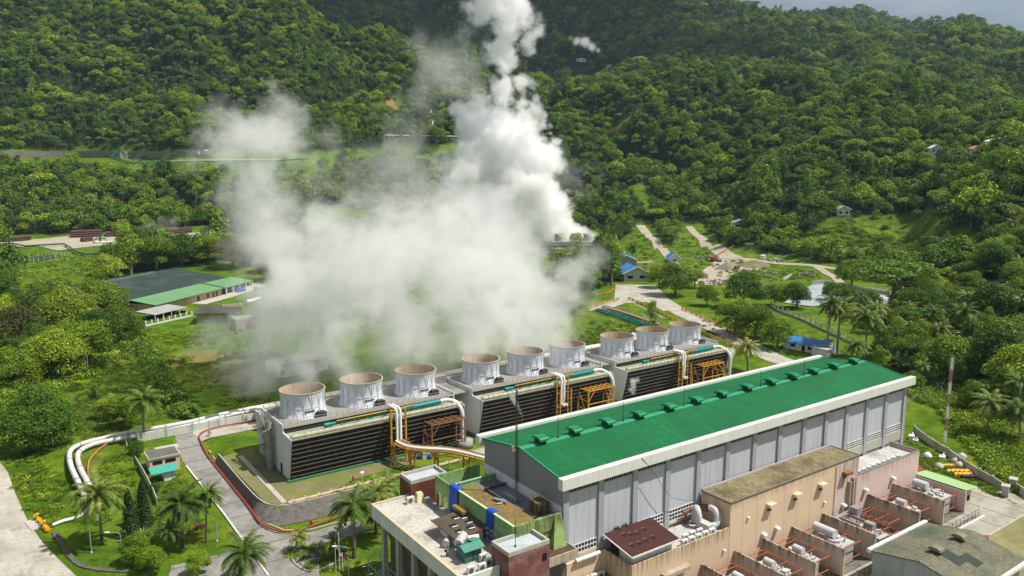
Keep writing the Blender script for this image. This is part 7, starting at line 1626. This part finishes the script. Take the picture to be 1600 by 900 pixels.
for D, x, y, z, i, sc in near:
    u, v = pix((x, y, z)); right = u > 800
    k = {0: 'round0', 1: 'olive', 2: 'round2', 3: 'tall', 4: 'umbrella', 5: 'brown', 6: 'palm%d' % rnd.randrange(5)}[i]
    side = ('in the wood left of the warehouse' if u < 250 else 'in the wood beyond the warehouse') if not right else ('round the lined basin' if u < 1430 and v < 520 else 'high on the slope below the orange roofed hut' if v < 330 else 'on the slope above the rust roofed house' if v < 440 else 'between the rust roofed house and the lattice mast' if v < 560 else 'in the thicket beyond the lattice mast')
    big = 'big ' if sc > 1.2 else 'small ' if sc < .8 else 'middling '
    adj = {0: 'dark leafy tree', 1: 'olive green tree', 2: 'bright green tree', 3: 'slender tall tree', 4: 'flat topped tree', 5: 'brownish tree', 6: 'slope palm'}[i]
    plant(k, (x, y, z - .3), sc * .95, big + ('coconut palm ' if i == 6 else adj + ' ') + side, 'palm tree' if i == 6 else 'tree', big + ('palms ' if i == 6 else adj + 's ') + side, name='palm_tree' if i == 6 else 'tree')
def mass(name, pts, coll, label=None):
    me = bpy.data.meshes.new(name); me.from_pydata([(q[1], q[2], q[3] - .5) for q in pts], [], [])
    a = me.attributes.new('idx', 'INT', 'POINT'); a.data.foreach_set('value', [q[4] for q in pts])
    a = me.attributes.new('scl', 'FLOAT', 'POINT'); a.data.foreach_set('value', [q[5] for q in pts])
    a = me.attributes.new('rot', 'FLOAT', 'POINT'); a.data.foreach_set('value', [rnd.uniform(0, 6.28) for q in pts])
    o = bpy.data.objects.new(name, me); COL.objects.link(o); o['kind'] = 'stuff'
    if label: o['label'] = label
    ng = bpy.data.node_groups.new(name, 'GeometryNodeTree')
    ng.interface.new_socket('Geometry', in_out='INPUT', socket_type='NodeSocketGeometry'); ng.interface.new_socket('Geometry', in_out='OUTPUT', socket_type='NodeSocketGeometry')
    N = ng.nodes.new; L = ng.links.new; gi = N('NodeGroupInput'); go = N('NodeGroupOutput')
    ci = N('GeometryNodeCollectionInfo'); ci.inputs['Collection'].default_value = coll; ci.inputs['Separate Children'].default_value = True; ci.inputs['Reset Children'].default_value = True
    ip = N('GeometryNodeInstanceOnPoints'); ip.inputs['Pick Instance'].default_value = True
    def at_(nm, dt):
        n = N('GeometryNodeInputNamedAttribute'); n.data_type = dt; n.inputs[0].default_value = nm; return [q for q in n.outputs if q.enabled][0]
    L(gi.outputs[0], ip.inputs['Points']); L(ci.outputs[0], ip.inputs['Instance']); L(at_('idx', 'INT'), ip.inputs['Instance Index'])
    cx = N('ShaderNodeCombineXYZ'); L(at_('rot', 'FLOAT'), cx.inputs['Z']); L(cx.outputs[0], ip.inputs['Rotation'])
    L(at_('scl', 'FLOAT'), ip.inputs['Scale']); L(ip.outputs[0], go.inputs[0])
    mo = o.modifiers.new('scatter', 'NODES'); mo.node_group = ng
    return o
mass('forest', rest, FAR, 'dense tropical forest covering the hillsides')
print('forest', len(PTS), 'individual', len(near))
# low growth on the open ground
LOW = bpy.data.collections.new('growth_sources')
for i, (lf, s) in enumerate(((M_leaf[2], 1), (M_leaf[1], 2), (M_leaf[0], 3))):
    LOW.objects.link(bpy.data.objects.new('growth_%s' % 'abc'[i], bush(70 + i, lf, 34, .42).mesh('growth_%d' % i, lf)))
r = random.Random(3); mb = MB()
for i in range(70):
    a = r.uniform(0, 6.28); rr = r.uniform(0, .9); c = Vector((rr*cos(a), rr*sin(a), 0)); h = r.uniform(.35, .9); d = Vector((r.uniform(-.3, .3), r.uniform(-.3, .3), h)); s = Vector((cos(a + 1.5), sin(a + 1.5), 0)) * .06; mb.add([c - s, c + s, c + d], [(0, 1, 2)])
LOW.objects.link(bpy.data.objects.new('growth_d', mb.mesh('tuft', leafmat('tuft_leaf', (.07, .10, .012), (.12, .16, .02), (.20, .19, .05), .3))))
LP = []
def sow(poly, n, kinds, s0, s1, z=None, clump=0.0):
    us = [q[0] for q in poly]; vs = [q[1] for q in poly]; k = 0
    while k < n:
        u, v = rnd.uniform(min(us), max(us)), rnd.uniform(min(vs), max(vs))
        if inside(poly, u, v):
            k += 1; p = ground(u, v)
            if clump and noise.noise(Vector((p.x / 14, p.y / 14, 4))) < clump - .5: continue
            if any((p.x - a)**2 + (p.y - b)**2 < 40 for a, b in TRACKS): continue
            LP.append((0, p.x, p.y, p.z + .3, rnd.choice(kinds), rnd.uniform(s0, s1)))
sow([(0,430),(200,470),(200,560),(120,610),(0,640)], 420, (0, 1, 2), 1.0, 2.2)
sow([(100,640),(215,520),(240,520),(300,640),(130,690)], 2200, (1, 3, 3, 3, 3), .4, .9)
sow([(215,515),(430,515),(440,590),(420,640),(310,650)], 2600, (0, 0, 3, 3, 3, 3), .5, 1.1, clump=.45)
sow([(203,508),(214,508),(250,575),(290,640),(300,656),(280,650),(235,580)], 750, (1, 2, 2), 1.0, 1.9)
sow([(0,690),(60,700),(110,760),(80,830),(50,800),(20,760)], 420, (0, 3, 3, 3, 3, 3), .4, .9)
sow([(1420,620),(1470,640),(1560,750),(1600,770),(1600,700),(1500,600),(1420,590)], 2600, (0, 0, 1, 3, 3), .6, 1.7)
sow([(1425,690),(1470,712),(1560,770),(1590,790),(1500,750),(1440,730)], 600, (0, 3, 3, 3, 3), .3, .8)
sow([(1180,490),(1340,560),(1230,540),(1225,560),(1100,520),(1090,500)], 500, (1, 3, 3, 3), .4, .9)
sow([(1250,365),(1330,345),(1440,368),(1466,395),(1350,412),(1240,392)], 900, (0, 1, 3, 3, 2), .9, 2.4, clump=.4)
sow([(930,500),(985,510),(1040,545),(1000,560),(900,540)], 300, (0, 1, 3), .6, 1.6)
sow([(480,320),(700,335),(870,400),(880,520),(480,520)], 900, (0, 1, 2, 3), 1.0, 3.0)
sow([(980,345),(1080,350),(1140,400),(1060,430),(1000,430)], 300, (0, 1, 3), .8, 2.0)
sow([(0,392),(200,400),(170,430),(0,440)], 400, (3, 3, 0), .6, 1.3)
sow([(170,252),(480,256),(470,300),(300,282)], 350, (3, 3, 0), .9, 2.0)
sow([(440,860),(500,850),(560,870),(560,895),(480,893)], 140, (0, 2, 3), .3, .7)
sow([(100,830),(230,800),(330,830),(320,870),(180,885)], 160, (3, 3, 0), .25, .5)
sow([(228,700),(300,760),(330,840),(250,830)], 220, (0, 1, 3, 3), .35, .8)
sow([(110,760),(200,700),(230,790),(130,830)], 260, (3, 3, 0, 2), .4, .9)
sow([(1090,395),(1300,430),(1260,440),(1130,440)], 220, (0, 1, 3), .6, 1.5)
mass('undergrowth', LP, LOW, 'rough grass tufts and weeds on the open ground')

# ------------------------------------------------------------------ steam
def steam(name, label, pts, dens, vox, warp=(3, 10), alb=(.996, .997, .998), edge=.4, fine=1.0, aniso=.25):
    me = bpy.data.meshes.new(name + '_centres'); me.from_pydata([p[:3] for p in pts], [], [])
    a = me.attributes.new('rad', 'FLOAT', 'POINT'); a.data.foreach_set('value', [p[3] for p in pts])
    a = me.attributes.new('den', 'FLOAT', 'POINT'); a.data.foreach_set('value', [p[4] if len(p) > 4 else 1.0 for p in pts])
    pm = bpy.data.objects.new(name + '_centres', me)
    o = bpy.data.objects.new(name, bpy.data.volumes.new(name)); COL.objects.link(o); tag(o, label, 'steam')
    m = bpy.data.materials.new(name); m.use_nodes = True; t = m.node_tree; t.nodes.clear()
    pv = t.nodes.new('ShaderNodeVolumePrincipled'); out = t.nodes.new('ShaderNodeOutputMaterial'); t.links.new(pv.outputs[0], out.inputs['Volume'])
    pv.inputs['Color'].default_value = (*alb, 1); pv.inputs['Density'].default_value = dens; pv.inputs['Anisotropy'].default_value = aniso
    o.data.materials.append(m)
    ng = bpy.data.node_groups.new(name, 'GeometryNodeTree')
    ng.interface.new_socket('Geometry', in_out='INPUT', socket_type='NodeSocketGeometry'); ng.interface.new_socket('Geometry', in_out='OUTPUT', socket_type='NodeSocketGeometry')
    N = ng.nodes.new; L = ng.links.new
    gi = N('GeometryNodeObjectInfo'); gi.inputs[0].default_value = pm; G = gi.outputs['Geometry']; go = N('NodeGroupOutput'); pos = N('GeometryNodeInputPosition')
    def nz(sc, det, out='Color'):
        n = N('ShaderNodeTexNoise'); n.inputs['Scale'].default_value = 1 / sc; n.inputs['Detail'].default_value = det; n.inputs['Roughness'].default_value = .66; L(pos.outputs[0], n.inputs['Vector']); return n.outputs[out]
    s = N('ShaderNodeVectorMath'); s.operation = 'SUBTRACT'; L(nz(warp[1], 6), s.inputs[0]); s.inputs[1].default_value = (.5, .5, .5)
    k = N('ShaderNodeVectorMath'); k.operation = 'SCALE'; L(s.outputs[0], k.inputs[0]); k.inputs['Scale'].default_value = warp[0] * 2.6
    d = N('ShaderNodeVectorMath'); d.operation = 'ADD'; L(pos.outputs[0], d.inputs[0]); L(k.outputs[0], d.inputs[1]); p = d.outputs[0]
    sn = N('GeometryNodeSampleNearest'); L(G, sn.inputs['Geometry']); L(p, sn.inputs['Sample Position'])
    def samp(dt, field):
        si = N('GeometryNodeSampleIndex'); si.data_type = dt; L(G, si.inputs['Geometry']); L(sn.outputs[0], si.inputs['Index'])
        L(field, [i for i in si.inputs if i.name == 'Value' and i.enabled][0]); return [i for i in si.outputs if i.enabled][0]
    def na(nm):
        q = N('GeometryNodeInputNamedAttribute'); q.data_type = 'FLOAT'; q.inputs[0].default_value = nm; return [i for i in q.outputs if i.enabled][0]
    c = samp('FLOAT_VECTOR', pos.outputs[0]); r = samp('FLOAT', na('rad')); dn = samp('FLOAT', na('den'))
    dd = N('ShaderNodeVectorMath'); dd.operation = 'DISTANCE'; L(p, dd.inputs[0]); L(c, dd.inputs[1])
    q = N('ShaderNodeMath'); q.operation = 'DIVIDE'; L(dd.outputs['Value'], q.inputs[0]); L(r, q.inputs[1])
    # wear the puffs away with fine turbulence, so that edges fray
    f = nz(warp[1] * .8, 8, 'Fac'); a1 = N('ShaderNodeMath'); a1.operation = 'MULTIPLY_ADD'; L(f, a1.inputs[0]); a1.inputs[1].default_value = fine; a1.inputs[2].default_value = 1 - fine * .5
    a2 = N('ShaderNodeMath'); a2.operation = 'SUBTRACT'; L(a1.outputs[0], a2.inputs[0]); L(q.outputs[0], a2.inputs[1])
    mr = N('ShaderNodeMapRange'); mr.interpolation_type = 'SMOOTHSTEP'; mr.inputs['From Min'].default_value = 0.0; mr.inputs['From Max'].default_value = 1 - edge; L(a2.outputs[0], mr.inputs['Value'])
    mu = N('ShaderNodeMath'); mu.operation = 'MULTIPLY'; L(mr.outputs[0], mu.inputs[0]); L(dn, mu.inputs[1]); res = mu.outputs[0]
    vc = N('GeometryNodeVolumeCube'); e = warp[0] * .8
    lo = [min(q_[i] - q_[3] - e for q_ in pts) for i in range(3)]; hi = [max(q_[i] + q_[3] + e for q_ in pts) for i in range(3)]
    vc.inputs['Min'].default_value = lo; vc.inputs['Max'].default_value = hi
    for i, ax in enumerate('XYZ'): vc.inputs['Resolution ' + ax].default_value = max(8, int((hi[i] - lo[i]) / vox))
    L(res, vc.inputs['Density'])
    smn = N('GeometryNodeSetMaterial'); smn.inputs['Material'].default_value = m; L(vc.outputs[0], smn.inputs[0]); L(smn.outputs[0], go.inputs[0])
    mo = o.modifiers.new('vapour', 'NODES'); mo.node_group = ng
    return o
vr = random.Random(21)
def cloud(items, D, spread, grow=1.0):
    """Puff centres: picture place, radius and thickness of the drifting steam, at distance D (+- spread)."""
    out = []
    for u, v, rpx, den in items:
        n = 3 if rpx > 30 else 2
        for k in range(n):
            dd = D + vr.uniform(-spread, spread); r = rpx * dd / FOC
            uu, vv = u + vr.uniform(-.35, .35) * rpx, v + vr.uniform(-.35, .35) * rpx
            U = (uu - 800) * dd / FOC * 1.0; p = ray(uu, vv); Y_ = _s * p.x + _c * p.y; q = Vector((0, 0, CAM_H)) + p * (dd / Y_)
            out.append((q.x, q.y, q.z, r * vr.uniform(.8, 1.15) * grow, den))
    return out
# the drift above the cooling towers
drift = []
for fs_ in FANS:
    for x in fs_:
        if x < 140:
            for k in range(4): drift.append((x - .6 * k, YC + 1.1 * k, 14 + 2.6 * k, 4.3 + .5 * k, .5 if x < 90 else .9))
        else:
            for k in range(3): drift.append((x - .9 * k, YC + .8 * k, 15 + 2.2 * k, 2.6, .1))
items = [(335, 568, 26, .4), (370, 572, 28, .42), (410, 572, 28, .4), (445, 565, 26, .35), (345, 530, 26, .5), (385, 560, 34, .6), (430, 560, 34, .6), (480, 560, 34, .4), (440, 545, 40, .4), (395, 545, 40, .35), (355, 555, 26, .25), (500, 520, 50, .6), (440, 490, 48, .7), (540, 540, 34, .45), (570, 500, 56, .75), (620, 545, 40, .5), (640, 500, 60, .8), (700, 530, 44, .7), (700, 470, 66, .9), (760, 520, 40, .75), (770, 480, 56, .9), (820, 500, 48, .9), (830, 450, 56, .9), (870, 470, 40, .8), (890, 440, 34, .7), (905, 425, 24, .5),
 (590, 440, 66, 1), (520, 430, 62, .9), (450, 430, 52, .9), (660, 410, 66, 1), (740, 410, 60, 1), (800, 400, 48, .9), (590, 380, 60, .9), (520, 370, 54, .8), (460, 370, 46, .8), (410, 370, 36, .7), (660, 350, 52, .8), (720, 345, 44, .75), (780, 350, 40, .7), (600, 330, 40, .6), (545, 320, 30, .45), (640, 300, 30, .4), (700, 290, 34, .4), (400, 320, 32, .8), (408, 300, 26, .8), (412, 280, 26, .85), (412, 262, 24, .85), (412, 245, 24, .9), (405, 222, 36, .9), (440, 210, 34, .8), (370, 210, 32, .7), (425, 190, 26, .6), (340, 200, 24, .3), (470, 220, 22, .3), (380, 190, 24, .4), (490, 260, 26, .25), (505, 300, 24, .25), (510, 225, 18, .15), (610, 240, 34, .22), (560, 255, 30, .18), (640, 215, 26, .2), (690, 120, 34, .28), (730, 90, 26, .28), (720, 130, 26, .22), (660, 140, 24, .18), (890, 275, 22, .3), (600, 285, 34, .25)]
drift += cloud(items, 228, 16, 1.45)
for u_, v_, r_, d_ in ((470, 588, 26, 167), (450, 565, 26, 172), (562, 572, 26, 175), (545, 550, 28, 181), (650, 556, 28, 183), (632, 535, 30, 190), (752, 540, 28, 194), (738, 518, 30, 200), (822, 528, 28, 202), (808, 505, 28, 208), (886, 515, 24, 210), (875, 492, 26, 216)): drift += cloud([(u_, v_, r_, .75)], d_, 3)
steam('steam_cloud', 'broad translucent white steam cloud drifting over the cooling towers', drift, .07, .6, (11.0, 15), fine=5.0, edge=.45)
# the dense plume of the far station
items = [(905, 382, 14, 1), (890, 368, 20, 1), (875, 350, 26, 1), (855, 330, 30, 1), (840, 305, 34, 1), (822, 280, 40, 1), (840, 250, 30, 1), (838, 222, 26, 1), (800, 250, 44, 1), (775, 280, 44, .9), (760, 225, 36, .9), (790, 215, 36, .9), (750, 185, 30, .8), (775, 190, 30, .9), (800, 180, 30, .8), (785, 150, 24, .85), (750, 160, 16, .5), (790, 130, 18, .75), (790, 112, 19, .8), (788, 98, 19, .8), (786, 84, 19, .8), (785, 70, 19, .8), (784, 56, 19, .75), (780, 35, 22, .7), (800, 40, 18, .5), (775, 10, 26, .65), (750, 20, 18, .55), (810, 15, 26, .55), (790, -20, 32, .6), (840, 60, 14, .35), (825, 30, 14, .3), (740, 260, 34, .7), (760, 300, 46, .8), (800, 310, 50, .9), (830, 350, 40, .9), (780, 340, 44, .8), (820, 145, 16, .4), (830, 175, 14, .4)]
steam('steam_plume', 'dense bright white steam plume towering up from the small far cooling cell', cloud(items, 600, 14), .2, 1.1, (22, 24), fine=3.4, edge=.55)
items = [(935, 80, 4, 1), (925, 75, 7, .9), (912, 70, 9, .8), (900, 65, 7, .6), (890, 60, 4, .4)]
steam('steam_plume', 'small white plume rising far off above the ridge houses', cloud(items, 1180, 6), .10, 2.5, (5, 20), edge=.4)
steam('steam_wisp', 'thin steam wisp among the stacked pipes on the left', cloud([(203, 374, 8, .9), (212, 368, 9, .8), (222, 362, 10, .6), (236, 357, 12, .45), (252, 352, 13, .3), (268, 345, 14, .2)], 560, 6), .06, 1.6, (5, 12))
steam('steam_wisp', 'tiny steam puff on the silencer tank of the upper yard', cloud([(322, 240, 5, .9), (328, 236, 6, .7), (336, 232, 8, .3)], 790, 3), .10, 1.8, (3, 8))
steam('steam_wisp', 'white steam jet at the right end of the farthest cooling tower', [(187.6, 152.0, 2.2 + k * 1.0, .5 + .13 * k, 1.0) for k in range(8)] + [(188.4, 152.0, 9.2, 1.4, .6)], .7, .22, (.6, 1.5))
steam('steam_wisp', 'small white steam puff at the end wall of the farthest cooling tower', [(144.6, 149.6, 4.0 + k * .8, .7 + .12 * k, 1.0) for k in range(5)] + [(143.4, 149.4, 5.2, .8, .7), (146, 149.6, 7.4, .9, .8)], .7, .22, (.6, 1.5))
steam('steam_wisp', 'little steam puff before the louvres of the middle cooling tower', [(106.4 - .45 * k, 148.6, 5.6 + k * .75, .35 + .1 * k, 1.0) for k in range(7)], .6, .2, (.6, 1.5))
mb = MB(); mb.tube((106.6, 148.6, 0), (106.6, 148.6, 5.2), .1, 6); single('vent_pipe', mb, M_rust, 'thin rusty vent pipe puffing steam before the middle cooling tower', 'pipe')
# thin wisps over single stacks
steam('steam_wisp', 'thin slanting steam wisp over the second fan stack', [(71 - .9 * k, 163 + .6 * k, 16 + 1.0 * k, 1.2 + .12 * k, 1.0) for k in range(9)], .07, .6, (1.2, 4))

# a cloud above the far mountains; its shadow falls on the slopes behind the plume
cs = []
for k in range(34):
    U = -140 + vr.uniform(-470, 560); D = 2250 + vr.uniform(-650, 800); x, y = xy(U, D); hh = 1900 - hgt(x, y); cs.append((x + 1.2 / 2.6 * hh, y - hh / 2.6, 1900 + vr.uniform(-40, 90), vr.uniform(150, 250), 1.0))
for k in range(14):
    U = vr.uniform(60, 330); D = vr.uniform(1450, 2100); x, y = xy(U, D); hh = 1900 - hgt(x, y); cs.append((x + 1.2 / 2.6 * hh, y - hh / 2.6, 1900 + vr.uniform(-40, 60), vr.uniform(110, 170), 1.0))
o = steam('cloud', 'white cloud passing above the far mountains', cs, .02, 28, (60, 260), edge=.5); del o['category']; o['kind'] = 'stuff'

# the air itself
hz = MB(); U0, U1, D0, D1 = -3800, 3800, -160, 3600
c = [(*xy(U0, D0), 0), (*xy(U1, D0), 0), (*xy(U1, D1), 0), (*xy(U0, D1), 0)]
hz.prism([(q[0], q[1], -60) for q in c], [(q[0], q[1], 1400) for q in c])
m = bpy.data.materials.new('haze_air'); m.use_nodes = True; t = m.node_tree; t.nodes.clear()
pv = t.nodes.new('ShaderNodeVolumePrincipled'); out = t.nodes.new('ShaderNodeOutputMaterial'); t.links.new(pv.outputs[0], out.inputs['Volume'])
pv.inputs['Color'].default_value = (.55, .75, 1.0, 1); pv.inputs['Density'].default_value = HAZE
o = hz.build('haze', m); o['kind'] = 'stuff'
